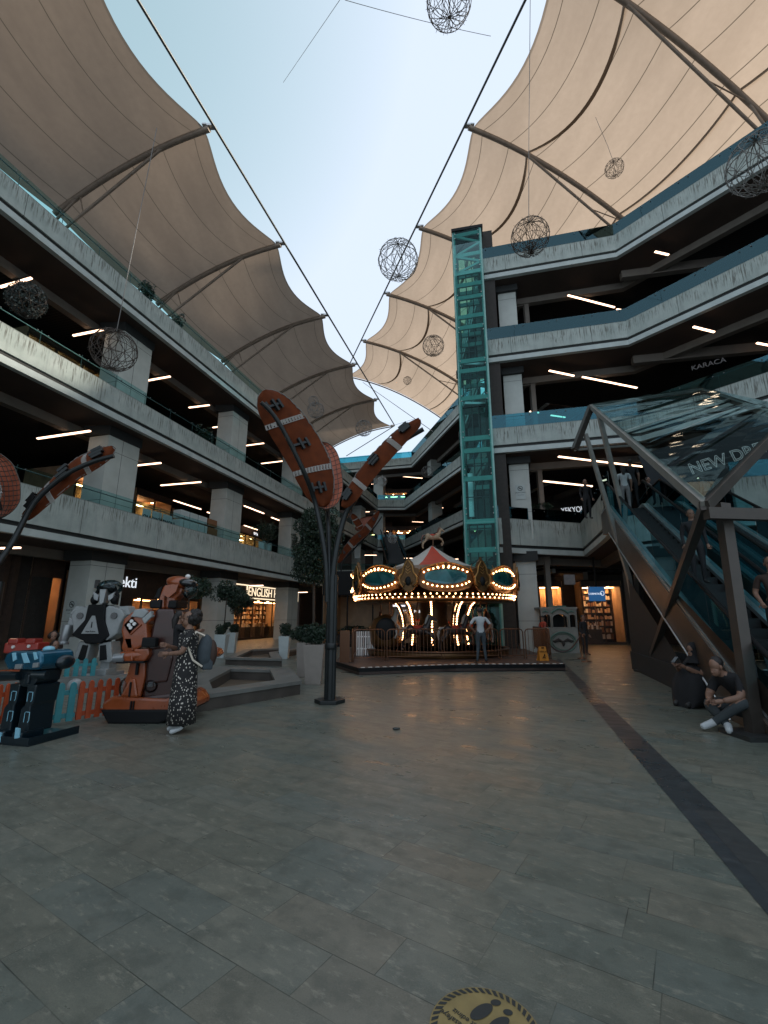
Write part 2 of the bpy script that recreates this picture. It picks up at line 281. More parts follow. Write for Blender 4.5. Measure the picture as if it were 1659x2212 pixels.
# ------------------------------------------------------------ mesh builder
class MB:
    def __init__(s): s.v = []; s.f = []; s.uv = {}; s.sm = []
    def add(s, vs, fs, uvs=None, smooth=False):
        o = len(s.v); s.v += [Vector(p) for p in vs]
        for i, f in enumerate(fs):
            if uvs: s.uv[len(s.f)] = uvs[i]
            s.f.append([k + o for k in f]); s.sm.append(smooth)
        return s
    def box(s, c, d, rot=(0, 0, 0)):
        m = Matrix.Translation(c) @ Euler([R_(a) for a in rot]).to_matrix().to_4x4()
        x, y, z = d[0] / 2, d[1] / 2, d[2] / 2
        vs = [m @ Vector(p) for p in ((-x, -y, -z), (x, -y, -z), (x, y, -z), (-x, y, -z), (-x, -y, z), (x, -y, z), (x, y, z), (-x, y, z))]
        return s.add(vs, ((0, 3, 2, 1), (4, 5, 6, 7), (0, 1, 5, 4), (1, 2, 6, 5), (2, 3, 7, 6), (3, 0, 4, 7)))
    def beam(s, a, b, w, h, up=(0, 0, 1)):
        a, b = Vector(a), Vector(b); d = (b - a).normalized(); u = Vector(up)
        if abs(d.dot(u)) > .98: u = Vector((0, 1, 0))
        r = d.cross(u).normalized() * w / 2; t = r.cross(d).normalized() * h / 2
        vs = [p + q for p in (a, b) for q in (-r - t, r - t, r + t, -r + t)]
        return s.add(vs, ((0, 1, 2, 3), (7, 6, 5, 4), (0, 4, 5, 1), (1, 5, 6, 2), (2, 6, 7, 3), (3, 7, 4, 0)))
    def tube(s, pts, r, n=8, cap=True):
        pts = [Vector(p) for p in pts]; k = len(pts); rr = r if isinstance(r, (list, tuple)) else [r] * k
        vs = []; fs = []; pu = None
        for i, p in enumerate(pts):
            d = (pts[min(i + 1, k - 1)] - pts[max(i - 1, 0)])
            d = d.normalized() if d.length > 1e-9 else Vector((0, 0, 1))
            if pu is None: pu = Vector((0, 0, 1)) if abs(d.z) < .9 else Vector((1, 0, 0))
            a = d.cross(pu).normalized(); bb = a.cross(d).normalized(); pu = bb
            for j in range(n):
                an = 2 * math.pi * j / n; vs.append(p + (a * math.cos(an) + bb * math.sin(an)) * rr[i])
        for i in range(k - 1):
            for j in range(n): fs.append((i * n + j, i * n + (j + 1) % n, (i + 1) * n + (j + 1) % n, (i + 1) * n + j))
        s.add(vs, fs, smooth=n > 5)
        if cap: s.add([vs[j] for j in range(n)], [tuple(range(n))[::-1]]); s.add([vs[(k - 1) * n + j] for j in range(n)], [tuple(range(n))])
        return s
    def sph(s, c, r, n=12, m=8, rot=(0, 0, 0)):
        if isinstance(r, (int, float)): r = (r, r, r)
        mm = Matrix.Translation(c) @ Euler([R_(a) for a in rot]).to_matrix().to_4x4()
        vs = []; fs = []
        for i in range(1, m):
            t = math.pi * i / m
            for j in range(n):
                p = 2 * math.pi * j / n
                vs.append(mm @ Vector((r[0] * math.sin(t) * math.cos(p), r[1] * math.sin(t) * math.sin(p), r[2] * math.cos(t))))
        for i in range(m - 2):
            for j in range(n): fs.append((i * n + j, (i + 1) * n + j, (i + 1) * n + (j + 1) % n, i * n + (j + 1) % n))
        a = len(vs); vs += [mm @ Vector((0, 0, r[2])), mm @ Vector((0, 0, -r[2]))]
        for j in range(n): fs.append((a, j, (j + 1) % n)); fs.append((a + 1, (m - 2) * n + (j + 1) % n, (m - 2) * n + j))
        return s.add(vs, fs, smooth=True)
    def lathe(s, c, prof, n=16, sq=False):
        vs = []; fs = []
        for r, z in prof:
            for j in range(n):
                a = 2 * math.pi * (j + (.5 if sq else 0)) / n; vs.append((c[0] + r * math.cos(a), c[1] + r * math.sin(a), c[2] + z))
        for i in range(len(prof) - 1):
            for j in range(n): fs.append((i * n + j, i * n + (j + 1) % n, (i + 1) * n + (j + 1) % n, (i + 1) * n + j))
        fs.append(tuple(range(n))[::-1]); fs.append(tuple((len(prof) - 1) * n + j for j in range(n)))
        return s.add(vs, fs, smooth=not sq and n > 6)
    def poly(s, pts, y0, y1, tf=None):           # polygon in x,z extruded along y
        n = len(pts); vs = [Vector((p[0], y0, p[1])) for p in pts] + [Vector((p[0], y1, p[1])) for p in pts]
        if tf: vs = [tf @ v for v in vs]
        return s.add(vs, [tuple(range(n)), tuple(range(n, 2 * n))[::-1]] + [(i, i + n, (i + 1) % n + n, (i + 1) % n) for i in range(n)])
    def prism(s, pts, z0, z1):                   # polygon in x,y extruded along z
        n = len(pts); vs = [Vector((p[0], p[1], z0)) for p in pts] + [Vector((p[0], p[1], z1)) for p in pts]
        return s.add(vs, [tuple(range(n))[::-1], tuple(range(n, 2 * n))] + [(i, (i + 1) % n, (i + 1) % n + n, i + n) for i in range(n)])
    def ribbon(s, line, o0, o1, z0, z1):         # solid strip following a plan polyline between two offsets
        A = offs(line, o0); B = offs(line, o1); L = [0]
        for i in range(1, len(line)): L.append(L[-1] + math.dist(line[i - 1], line[i]))
        n = len(line); h = z1 - z0
        for i in range(n - 1):
            a0, a1, b0, b1 = A[i], A[i + 1], B[i], B[i + 1]; l0, l1 = L[i], L[i + 1]
            v = [(*a0, z0), (*a1, z0), (*a1, z1), (*a0, z1), (*b0, z0), (*b1, z0), (*b1, z1), (*b0, z1)]
            fs = [(0, 1, 2, 3), (5, 4, 7, 6), (3, 2, 6, 7), (1, 0, 4, 5)]
            uvs = [((l0, h), (l1, h), (l1, 0), (l0, 0)), ((l1, h), (l0, h), (l0, 0), (l1, 0)), ((l0, 0), (l1, 0), (l1, 0), (l0, 0)), ((l1, h), (l0, h), (l0, h), (l1, h))]
            if i == 0: fs.append((4, 0, 3, 7)); uvs.append(((0, h), (0, h), (0, 0), (0, 0)))
            if i == n - 2: fs.append((1, 5, 6, 2)); uvs.append(((l1, h), (l1, h), (l1, 0), (l1, 0)))
            s.add(v, fs, uvs)
        return s
    def build(s, name, m, parent=None, bevel=0, smooth=None, **kw):
        me = bpy.data.meshes.new(name); org = Vector((0, 0, 0))
        me.from_pydata([tuple(v) for v in s.v], [], s.f); me.validate(clean_customdata=False)
        if s.uv and len(me.polygons) == len(s.f):
            ul = me.uv_layers.new(name='UVMap')
            for i, p in enumerate(me.polygons):
                if i in s.uv:
                    for k, li in enumerate(p.loop_indices): ul.data[li].uv = s.uv[i][k]
        if len(me.polygons) == len(s.sm):
            for p, q in zip(me.polygons, s.sm): p.use_smooth = q if smooth is None else smooth
        bm = bmesh.new(); bm.from_mesh(me)
        if not s.uv:
            bmesh.ops.remove_doubles(bm, verts=bm.verts, dist=1e-5) if bevel else None
            bmesh.ops.recalc_face_normals(bm, faces=bm.faces)
        if bevel:
            ed = [e for e in bm.edges if len(e.link_faces) == 2 and e.calc_face_angle(0) > .5]
            bmesh.ops.bevel(bm, geom=ed, offset=bevel, segments=2, profile=.6, affect='EDGES', clamp_overlap=True)
        bm.to_mesh(me); bm.free()
        if isinstance(m, str): m = MATS[m]
        me.materials.append(m)
        o = bpy.data.objects.new(name, me); COL.objects.link(o)
        if parent: o.parent = parent; o.matrix_parent_inverse = Matrix()
        for k, v in kw.items(): o[k] = v
        return o
def offs(line, d):
    n = len(line); out = []
    for i in range(n):
        ns = []
        for a, b in ((i - 1, i), (i, i + 1)):
            if a < 0 or b >= n: continue
            dx, dy = line[b][0] - line[a][0], line[b][1] - line[a][1]; l = math.hypot(dx, dy); ns.append((-dy / l, dx / l))
        nx = sum(q[0] for q in ns) / len(ns); ny = sum(q[1] for q in ns) / len(ns); l2 = nx * nx + ny * ny
        out.append((line[i][0] + nx / l2 * d, line[i][1] + ny / l2 * d))
    return out
def thing(name, label, cat, loc=(0, 0, 0), rz=0, group=None):
    o = bpy.data.objects.new(name, None); o.empty_display_size = .2; COL.objects.link(o)
    o.location = loc; o.rotation_euler = (0, 0, rz); o['label'] = label; o['category'] = cat
    if group: o['group'] = group
    return o
def tag(o, label, cat, group=None):
    o['label'] = label; o['category'] = cat
    if group: o['group'] = group
    return o
def textmesh(txt, size, name, m, parent=None, mtx=Matrix(), ext=.01, align='CENTER', squash=1.0, outline=0):
    cu = bpy.data.curves.new('t', 'FONT'); cu.body = txt; cu.size = size; cu.extrude = ext if not outline else 0
    if outline: cu.fill_mode = 'NONE'; cu.bevel_depth = outline; cu.bevel_resolution = 1; cu.resolution_u = 4
    cu.align_x = align; cu.align_y = 'CENTER'
    to = bpy.data.objects.new('t', cu); COL.objects.link(to)
    dg = bpy.context.evaluated_depsgraph_get(); me = bpy.data.meshes.new_from_object(to.evaluated_get(dg))
    bpy.data.objects.remove(to); bpy.data.curves.remove(cu)
    me.transform(mtx @ Matrix.Diagonal((squash, 1, 1, 1)))
    me.materials.clear(); me.materials.append(MATS[m]); me.name = name
    o = bpy.data.objects.new(name, me); COL.objects.link(o)
    if parent: o.parent = parent
    return o
def facing(loc, az, tilt=90):                      # text plane standing upright, facing the direction az (from +Y, clockwise) is its back
    return Matrix.Translation(loc) @ Matrix.Rotation(-az, 4, 'Z') @ Matrix.Rotation(R_(tilt), 4, 'X')
def copy_tree(o, parent=None):
    c = o.copy(); COL.objects.link(c)
    if parent: c.parent = parent
    for ch in list(o.children): copy_tree(ch, c)
    return c
ORD = ['first', 'second', 'third', 'fourth', 'fifth', 'sixth', 'seventh', 'eighth', 'ninth', 'tenth', 'eleventh', 'twelfth', 'thirteenth', 'fourteenth', 'fifteenth', 'sixteenth', 'seventeenth', 'eighteenth', 'nineteenth', 'twentieth']
# ------------------------------------------------------------ the plan
TL = .2754; AL = 16.65                                  # left facade: x = -AL + TL*y, azimuth 15.4 degrees
AZL = math.atan(TL); DL = (math.sin(AZL), math.cos(AZL))
def LX(y, d=0): return -AL - d / math.cos(AZL) + TL * y
def LP(px, py, d=0): return PL(px, py, (LX(0, d), 0), DL)
LVL = [4.8, 10.4, 15.65]; LVR = [5.2, 10.4, 15.65, 20.95]
lineL = [(LX(-8), -8), (LX(57.6), 57.6)]
lineL0 = [(LX(-8), -8), (LX(44.6), 44.6)]
A_ = (5.67, 22.6); B_ = (12.5, 20.9); C_ = (B_[0] + 19 * .609, B_[1] - 19 * .793)
lineR = [(5.9, 31.5), A_, B_, C_]
lineR0a = [(5.9, 31.5), A_, (10.5, 24.0), (9.3, 19.5), (8.55, 17.0)]
lineR0b = [(12.6, 15.9), (15.8, 14.9), (24, 4)]
far_top = [(-9, 59.4), (3.5, 56.2), (7.4, 40.6), (10.6, 27.6)]
far_mid = [(LX(57.6), 57.6), (2.65, 57.6), (7.4, 40.6), (10.6, 27.6)]
far_low = [(LX(44.6), 44.6), (7.0, 44.6), (10.6, 29.0)]
# ------------------------------------------------------------ setting: ground
mb = MB(); mb.add([(-90, -30, 0), (90, -30, 0), (90, 130, 0), (-90, 130, 0)], [(0, 1, 2, 3)])
fl = mb.build('ground', 'floor_stone'); fl['kind'] = 'structure'
l0, l1, r0, r1 = G(1207, 1438), G(1659, 1977), G(1216, 1430), G(1659, 1852)
def ext(a, b, t): return a + (b - a) * t
mb = MB(); q = [ext(l0, l1, 1.45), ext(r0, r1, 1.9), ext(r1, r0, 1.12), ext(l1, l0, 1.12)]
mb.add([(p.x, p.y, .004) for p in q], [(0, 1, 2, 3)]); st = mb.build('pavement_stripe', 'stripe_stone'); st['kind'] = 'structure'
mb = MB()
for a, b in (((737, 1453), (1226, 1449)), ((1220, 1426), (1268, 1424))):
    p, q_ = G(*a), G(*b); d = (q_ - p).normalized(); n = Vector((-d.y, d.x, 0)) * .07
    mb.add([(x.x, x.y, .008) for x in (p - n, q_ - n, q_ + n, p + n)], [(0, 1, 2, 3)])
st = mb.build('pavement_drain', 'black'); st['kind'] = 'structure'
# ------------------------------------------------------------ buildings
mat('steel_mid', (.16, .17, .17), .4, .5)
def level(root, line, z, h, slab_back=None, name_prefix='', soff=2.2, rail=True, railmat='glass_rail', gh=.62, beam=True):
    MB().ribbon(line, 0, .22, z, z + h).build('parapet', 'stained_concrete', root)
    MB().ribbon(line, .07, .3, z - .16, z).build('shadow_gap', 'groove_dark', root)
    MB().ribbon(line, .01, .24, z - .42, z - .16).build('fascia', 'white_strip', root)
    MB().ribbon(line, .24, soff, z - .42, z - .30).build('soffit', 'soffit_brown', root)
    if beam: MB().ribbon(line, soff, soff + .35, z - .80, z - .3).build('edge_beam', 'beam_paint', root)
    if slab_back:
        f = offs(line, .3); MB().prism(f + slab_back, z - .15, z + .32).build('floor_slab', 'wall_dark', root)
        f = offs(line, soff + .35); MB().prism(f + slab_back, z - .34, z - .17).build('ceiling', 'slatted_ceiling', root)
    if rail:
        MB().ribbon(line, .06, .075, z + h, z + h + gh).build('glass_railing', railmat, root)
        m = MB(); o = offs(line, .13); m.tube([(*p, z + h + gh - .12) for p in o], .022, 8)
        for i in range(len(o) - 1):
            n = max(1, int(math.dist(o[i], o[i + 1]) / 1.7)); a, b = Vector((*o[i], 0)), Vector((*o[i + 1], 0))
            for k in range(n + 1):
                p = a.lerp(b, k / n)
                if p.y > -3: m.box((p.x, p.y, z + h + gh / 2), (.016, .016, gh))
        o = offs(line, .03)
        for i in range(len(o) - 1):
            n = max(1, int(math.dist(o[i], o[i + 1]) / 1.7)); a, b = Vector((*o[i], 0)), Vector((*o[i + 1], 0))
            for k in range(n):
                for t in (.12, .88):
                    p = a.lerp(b, (k + t) / n)
                    if p.y > 2: m.sph((p.x, p.y, z + h + gh - .13), .028, 6, 4)
        m.build('handrail', 'steel_mid', root)
def column(root, poly, z0, z1, jd=2.3):
    c = MB().prism(poly, z0, z1).build('column', 'column_clad', root)
    cx = sum(p[0] for p in poly) / 4; cy = sum(p[1] for p in poly) / 4
    g = [(cx + (p[0] - cx) * 1.003, cy + (p[1] - cy) * 1.003) for p in poly]; m = MB(); zz = z0 + 1.45
    while zz < z1 - .3: m.prism(g, zz, zz + .018); zz += jd
    for i in range(4):
        a, b = Vector((*g[i], 0)), Vector((*g[(i + 1) % 4], 0))
        if (b - a).length > 1.4: p = a.lerp(b, .45); d = (b - a).normalized() * .01; m.prism([(p.x - d.x, p.y - d.y), (p.x + d.x, p.y + d.y), (p.x + d.x - d.y, p.y + d.y + d.x), (p.x - d.x - d.y, p.y - d.y + d.x)], z0, z1)
    m.build('cladding_joint', 'joint_dark', c)
    return c
LB = thing('mall_wing', 'long concrete wing with streaked parapets and square columns on the left side', 'building', (LX(20), 20, 0))
def rel(root):
    # children are written in world coordinates: shift them under their root
    for ch in root.children:
        ch.matrix_parent_inverse = root.matrix_world.inverted() if False else Matrix.Translation(-root.location)
backL = [(LX(57.6, 15), 57.6), (LX(-8, 15), -8)]
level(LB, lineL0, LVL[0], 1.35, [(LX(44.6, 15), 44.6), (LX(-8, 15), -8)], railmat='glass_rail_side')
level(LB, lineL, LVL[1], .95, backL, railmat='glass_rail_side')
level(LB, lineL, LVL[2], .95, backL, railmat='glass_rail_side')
zl = [0, LVL[0] + .32, LVL[1] + .32]; zt = [LVL[0] - .3, LVL[1] - .3, LVL[2] - .3]
for lv in range(3):
    for k in range(-2, 5):
        y = 19.1 + 8.6 * k; yb = y + 1.7
        if lv == 0 and k > 2: continue
        if k == -2: continue
        P = lambda yy, d: (LX(yy, d), yy)
        dx = .3
        column(LB, [P(y, .8), P(yb, .8), (LX(yb, .8) - 1.1 * math.cos(AZL), yb + 1.1 * math.sin(AZL)), (LX(y, .8) - 1.1 * math.cos(AZL), y + 1.1 * math.sin(AZL))], zl[lv], zt[lv])
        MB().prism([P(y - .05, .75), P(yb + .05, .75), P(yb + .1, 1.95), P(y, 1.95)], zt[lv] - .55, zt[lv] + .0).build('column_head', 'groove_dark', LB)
# rear walls of the upper floors (with gaps where lit shops stand)
def wallL(y0, y1, d, z0, z1, m): MB().ribbon([(LX(y0), y0), (LX(y1), y1)], d, d + .25, z0, z1).build('rear_wall', m, LB)
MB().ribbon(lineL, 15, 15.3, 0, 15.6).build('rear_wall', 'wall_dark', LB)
# right wing
RB = thing('mall_wing', 'concrete wing with teal glass railings and dark recessed floors on the right side', 'building', (12.5, 20.9, 0))
backR = [(44, 14), (44, 34), (5.9, 34)]
for i, z in enumerate(LVR):
    if i == 0: continue
    level(RB, lineR, z, .95, backR, gh=.75)
level(RB, lineR0a, LVR[0], 1.35, [(12.0, 16.3), (14, 31.5)], soff=1.2)
level(RB, lineR0b, LVR[0], 1.35, [(44, 14), (44, 34), (14, 31.4), (12.25, 16.2)], soff=1.2)
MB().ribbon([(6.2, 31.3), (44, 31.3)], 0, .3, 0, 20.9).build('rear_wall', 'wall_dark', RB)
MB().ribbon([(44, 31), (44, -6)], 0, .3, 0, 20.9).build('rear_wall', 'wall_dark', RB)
MB().prism([(13, 46), (19, 33), (25, 23), (31, 10), (46, 6), (46, 46)], 21.2, 28.5).build('sun_blocker', 'wall_beige', RB)  # added unseen block that keeps low sun off the left facade
def obox(cx, cy, w_, d_, az):
    c, s = math.cos(az), math.sin(az); return [(cx + x * c + y * s, cy - x * s + y * c) for x, y in ((-w_ / 2, -d_ / 2), (w_ / 2, -d_ / 2), (w_ / 2, d_ / 2), (-w_ / 2, d_ / 2))]
azR = math.atan2(B_[1] - A_[1], B_[0] - A_[0]) * -1
zr0 = [0] + [z + .32 for z in LVR[:3]]; zr1 = [z - .3 for z in LVR]
for lv in range(4):
    column(RB, obox(7.3, 23.75, 1.0, 1.0, azR), zr0[lv], zr1[lv])
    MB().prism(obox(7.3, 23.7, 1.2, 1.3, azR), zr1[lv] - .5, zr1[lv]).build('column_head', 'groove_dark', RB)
    column(RB, obox(19.3, 16.0, 1.1, 1.1, R_(40)), zr0[lv], zr1[lv])
    MB().ribbon([(8.1, 30.8), (8.1, 24.4), (8.8, 24.2)], 0, .25, zr1[lv] - .55, zr1[lv] + .02).build('edge_beam', 'beam_paint', RB)
    MB().prism([(8.5, 24.2), (8.75, 24.2), (8.75, 24.5), (8.5, 24.5)], zr0[lv], zr1[lv]).build('pilaster', 'beam_paint', RB)
    # diagonal beam under the near slab
    m = MB(); m.beam((B_[0] + .8, B_[1] + 1.2, zr1[lv] - .3), (B_[0] + 10, B_[1] - .6, zr1[lv] - .3), .35, .5); m.build('ceiling_beam', 'beam_paint', RB)
MB().prism([(5.62, 22.75), (6.35, 22.6), (6.6, 25.5), (5.8, 25.5)], 0, 23.9).build('lift_core', 'robot_navy' if False else 'wall_dark', RB)
# far wing
FB = thing('mall_wing', 'distant concrete wing with galleries and lit ceilings closing the courtyard behind the carousel', 'building', (2.6, 57.6, 0))
bk = [(26, 27.6), (26, 74), (-16, 74)]
level(FB, far_top, 20.95, .95, [(26, 27.6), (26, 74), (-9, 74)], gh=.8)
level(FB, far_mid, 15.65, .95, [(26, 27.6), (26, 74), (-2, 74)])
level(FB, far_mid, 10.4, .95, [(26, 27.6), (26, 74), (-2, 74)])
level(FB, far_low, 4.8, 1.35, [(26, 29), (26, 60), (-4, 60)], railmat='glass_rail_side')
MB().ribbon([(-16, 72), (24, 72), (24, 27)], 0, .3, 0, 20.8).build('rear_wall', 'wall_brown', FB)
MB().ribbon([(LX(57.6) - 8, 66), (LX(57.6) + 2, 66)], 0, .3, 0, 20.8).build('rear_wall', 'wall_brown', FB)
for (x, y) in ((-.6, 60.2), (9.6, 42), (11.4, 34), (6.2, 54)):
    for z0, z1 in ((0, 4.5), (5.1, 10.1), (10.7, 15.3), (16, 20.6)):
        column(FB, obox(x, y, 1.3, 1.3, AZL if x < 5 else -.25), z0, z1)
MB().ribbon([(LX(44.6), 48), (9, 48)], 0, .25, 0, 4.5).build('rear_wall', 'wall_dark', FB)
MB().ribbon([(3.2, 57.6), (9.8, 34), (12, 27)], 6.5, 6.8, 0, 20.8).build('rear_wall', 'wall_brown', FB)
for b_ in (LB, RB, FB): rel(b_)
# ------------------------------------------------------------ ceiling tubes
def tubes(pairs, fn, where, group):
    k = 0
    for (x0, y0, x1, y1), arg in pairs:
        arg = arg - .17 if fn is GZ else arg; a, b = fn(x0, y0, arg), fn(x1, y1, arg)
        c = (a + b) / 2; t = thing('ceiling_lamp', '%s ceiling tube from the left, %s' % (ORD[k % 20], where), 'ceiling light', c, group=group)
        a2, b2 = a - c, b - c
        MB().beam(a2, b2, .09, .05).build('tube', 'lamp_tube', t)
        up = Vector((0, 0, .06)); MB().beam(a2 + up, b2 + up, .12, .06).build('housing', 'black', t); k += 1
GZ = lambda x, y, z: G(x, y, z)
z5 = lambda a, b, c, d: (*Z5(a, b), *Z5(c, d)); z6 = lambda a, b, c, d: (*Z6(a, b), *Z6(c, d)); z7 = lambda a, b, c, d: (*Z7(a, b), *Z7(c, d))
z8 = lambda a, b, c, d: (*Z8(a, b), *Z8(c, d)); z2 = lambda a, b, c, d: (*Z2(a, b), *Z2(c, d))
tubes([(z6(0, 765, 185, 712), 14.9), (z6(430, 1050, 605, 1015), 14.9), (z6(862, 1315, 1000, 1290), 14.9), (z5(1110, 183, 1230, 168), 14.9), (z5(1250, 300, 1305, 293), 14.9),
       (z5(1415, 410, 1550, 392), 14.9), (z5(1535, 512, 1659, 497), 14.9), (z8(275, 690, 360, 683), 14.9)], GZ, 'under the top gallery of the left wing', 'ceiling tubes of the left wing')
tubes([(z5(220, 365, 530, 320), 9.65), (z5(782, 525, 945, 508), 9.65), (z5(945, 640, 1180, 620), 9.65), (z5(1020, 728, 1180, 780), 9.65), (z5(1218, 797, 1258, 812), 9.65), (z5(1435, 760, 1550, 805), 9.65),
       (z5(1435, 875, 1525, 905), 9.65), (z5(1595, 828, 1659, 852), 9.65), (z8(320, 965, 355, 980), 9.65)], GZ, 'on the first floor of the left wing', 'ceiling tubes of the left wing')
tubes([((-20, 1185, 43, 1183), 4.1), (z2(540, 600, 660, 597), 4.1), (z2(950, 660, 1050, 657), 4.1)], GZ, 'over the ground floor shops of the left wing', 'ceiling tubes of the left wing')
tubes([(z7(1115, 230, 1180, 245), 20.2), (z7(695, 440, 920, 498), 20.2), (z7(930, 507, 975, 515), 20.2)], GZ, 'under the roof terrace of the right wing', 'ceiling tubes of the right wing')
tubes([(z7(605, 803, 725, 828), 14.9), (z7(765, 833, 1028, 886), 14.9), (z7(1300, 592, 1400, 617), 14.9), (z7(1605, 670, 1690, 686), 14.9)], GZ, 'on the third floor of the right wing', 'ceiling tubes of the right wing')
tubes([(z7(512, 1000, 555, 1006), 13.7), (z7(613, 1018, 682, 1028), 13.7)], GZ, 'behind the second floor railing of the right wing', 'ceiling tubes of the right wing')
tubes([(z7(650, 1217, 1095, 1270), 9.65), (z7(578, 1335, 812, 1360), 8.6)], GZ, 'above the escalator landing', 'ceiling tubes of the right wing')
def farp(x, y, d): return PL(x, y, (7.4 + d, 40.6), (-.243, .97)) if d < 20 else PY(x, y, d)
tubes([(z8(785, 672, 935, 663), 60), (z8(985, 680, 1100, 690), 60), (z8(800, 725, 840, 722), 60), (z8(590, 852, 690, 850), 59), (z8(750, 888, 790, 887), 60), (z8(870, 902, 960, 898), 60),
       (z8(1030, 945, 1103, 948), 3), (z8(1015, 987, 1103, 990), 3), (z8(1118, 615, 1180, 622), 3), (z8(1165, 568, 1215, 572), 3), (z8(1195, 537, 1235, 540), 3), (z8(1270, 456, 1328, 461), 3),
       (z8(1120, 857, 1220, 864), 3), (z8(1180, 807, 1235, 812), 3), (z8(1225, 772, 1283, 777), 3), (z8(1315, 705, 1355, 707), 3), (z8(760, 1142, 830, 1142), 50), (z8(985, 1160, 1040, 1160), 50), (z8(1260, 1165, 1310, 1165), 46)],
      farp, 'in the distant galleries above the carousel', 'ceiling tubes of the far wing')
# ------------------------------------------------------------ tensile sails
def sail(name, label, n0, dn, zc, K, drop, idx, side, shade_strips=False):
    root = thing(name, label, 'canopy', (n0[0], n0[1], zc))
    d = Vector((dn[0], dn[1], 0)); u = d.normalized(); out = Vector((u.y, -u.x, 0)) * side
    o0 = Vector((0, 0, 0))
    def arch(i, t):
        k = t * K
        return o0 + d * i + out * k + Vector((0, 0, -drop * t * t - .02 * k))
    f = MB(); NS, NT = 16, 18; uvs = []
    for i in idx[:-1]:
        g = []
        for a in range(NS + 1):
            s = a / NS; row = []
            for b in range(NT + 1):
                t = b / NT; edge = 4 * s * (1 - s) * 1.25 * (1 - t) ** 2.2
                p = arch(i, t).lerp(arch(i + 1, t), s) + out * edge
                p.z -= 4 * s * (1 - s) * (.35 + .35 * math.sin(math.pi * min(1, t * 1.2)))
                # thread plate clearance at the nodes
                if b == 0: p += out * (.35 * (1 - 4 * s * (1 - s)) ** 3)
                row.append(p)
            g.append(row)
        vs = [p for r in g for p in r]; fs = []; uu = []
        for a in range(NS):
            for b in range(NT):
                fs.append((a * (NT + 1) + b, (a + 1) * (NT + 1) + b, (a + 1) * (NT + 1) + b + 1, a * (NT + 1) + b + 1))
                k0, k1 = b / NT * K, (b + 1) / NT * K; s0, s1 = (i + a / NS) * 8.6, (i + (a + 1) / NS) * 8.6
                uu.append(((s0, k0), (s1, k0), (s1, k1), (s0, k1)))
        f.add(vs, fs, uu, smooth=True)
    f.build('fabric', 'sail_fabric' if side > 0 else 'sail_fabric_shaded', root)
    for i in idx:
        pts = [arch(i, t / 14) + Vector((0, 0, -.16)) for t in range(15)]
        MB().tube(pts, .17 if i < idx[-1] else .08, 8).build('arch', 'arch_paint', root)
        b = MB(); p = arch(i, 0); b.box(p, (.5, .28, .14)); b.box(p + out * .25, (.25, .5, .08)); b.build('node_plate', 'alu', root)
        if i < idx[-1]:
            k1 = .3; a0 = arch(i, k1) + Vector((0, 0, -.25)); a1 = a0 + out * 10 + Vector((0, 0, -6.2 if side < 0 else -5.6))
            MB().tube([a0, a1], .09, 8).build('strut', 'arch_paint', root)
            m_ = a0.lerp(a1, .5); MB().tube([m_, arch(i, .83) + Vector((0, 0, -.25))], .04, 6).build('tie', 'arch_paint', root)
            MB().tube([a1 + Vector((0, 0, .6)), arch(i, .84) + Vector((0, 0, -.2))], .08, 8).build('post', 'arch_paint', root)
            MB().tube([a1, a1 + Vector((0, 0, -6))], .12, 8).build('post', 'arch_paint', root)
    c = [arch(i, 0) - out * .25 for i in idx]; e = (c[-1] - c[-2]).normalized()
    MB().tube([c[0] - e * 20] + c, .075, 8).build('edge_cable', 'steel_dark', root)
    if shade_strips:  # darker strips laid on the sail as its ridge shadow band
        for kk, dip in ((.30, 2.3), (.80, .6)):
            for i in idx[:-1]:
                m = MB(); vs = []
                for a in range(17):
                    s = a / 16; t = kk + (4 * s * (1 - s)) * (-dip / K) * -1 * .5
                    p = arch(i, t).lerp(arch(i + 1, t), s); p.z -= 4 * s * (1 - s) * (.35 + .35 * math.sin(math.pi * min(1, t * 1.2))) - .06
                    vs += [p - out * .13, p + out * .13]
                m.add(vs, [(2 * a, 2 * a + 1, 2 * a + 3, 2 * a + 2) for a in range(16)], smooth=True); m.build('shade_strip', 'sail_fabric_shaded', root)
    return root, arch, c
mat('shade_strip', (.17, .13, .1), .8)

nL = (-9.73, 20.05); dL = (2.2, 8.15)
SL, archL, cabL = sail('fabric_canopy', 'shaded grey brown tensioned fabric canopy with curved arches above the left wing', nL, dL, 28.3, 10.4, 2.7, list(range(-3, 6)), -1)
nR = (5.7, 24.2); dR = (-2.72, 8.15)
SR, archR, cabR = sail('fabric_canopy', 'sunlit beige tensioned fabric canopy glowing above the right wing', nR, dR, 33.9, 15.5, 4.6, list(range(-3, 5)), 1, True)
def wire(name, a, b, label, sag=0, r=.02):
    a, b = Vector(a), Vector(b); c = (a + b) / 2; pts = [a.lerp(b, t / 10) - c - Vector((0, 0, sag * 4 * (t / 10) * (1 - t / 10))) for t in range(11)]
    o = MB().tube(pts, r, 6).build(name, 'cable'); o.location = c; tag(o, label, 'cable'); return o
e5 = Vector((nL[0], nL[1], 28.3)) + Vector((*dL, 0)) * 5
wire('stay_cable', e5, PY(895, 905, 60), 'steel cable running on from the last node of the left canopy')
wire('stay_cable', PY(784, 826, 62), PY(935, 932, 44), 'thin stay cable crossing the sky gap below the beige canopy', r=.035)
wire('stay_cable', PY(852, 920, 55), PY(748, 985, 58), 'stay cable running down to the left under the end of the grey canopy', r=.05)
wire('overhead_wire', PY(738, -6, 14), PY(612, 178, 22), 'thin wire sloping down through the open sky near the top', r=.012)
wire('overhead_wire', PY(745, 0, 14), PY(1060, 78, 17), 'thin wire crossing the open sky beside the topmost dark globe', r=.012, sag=.1)
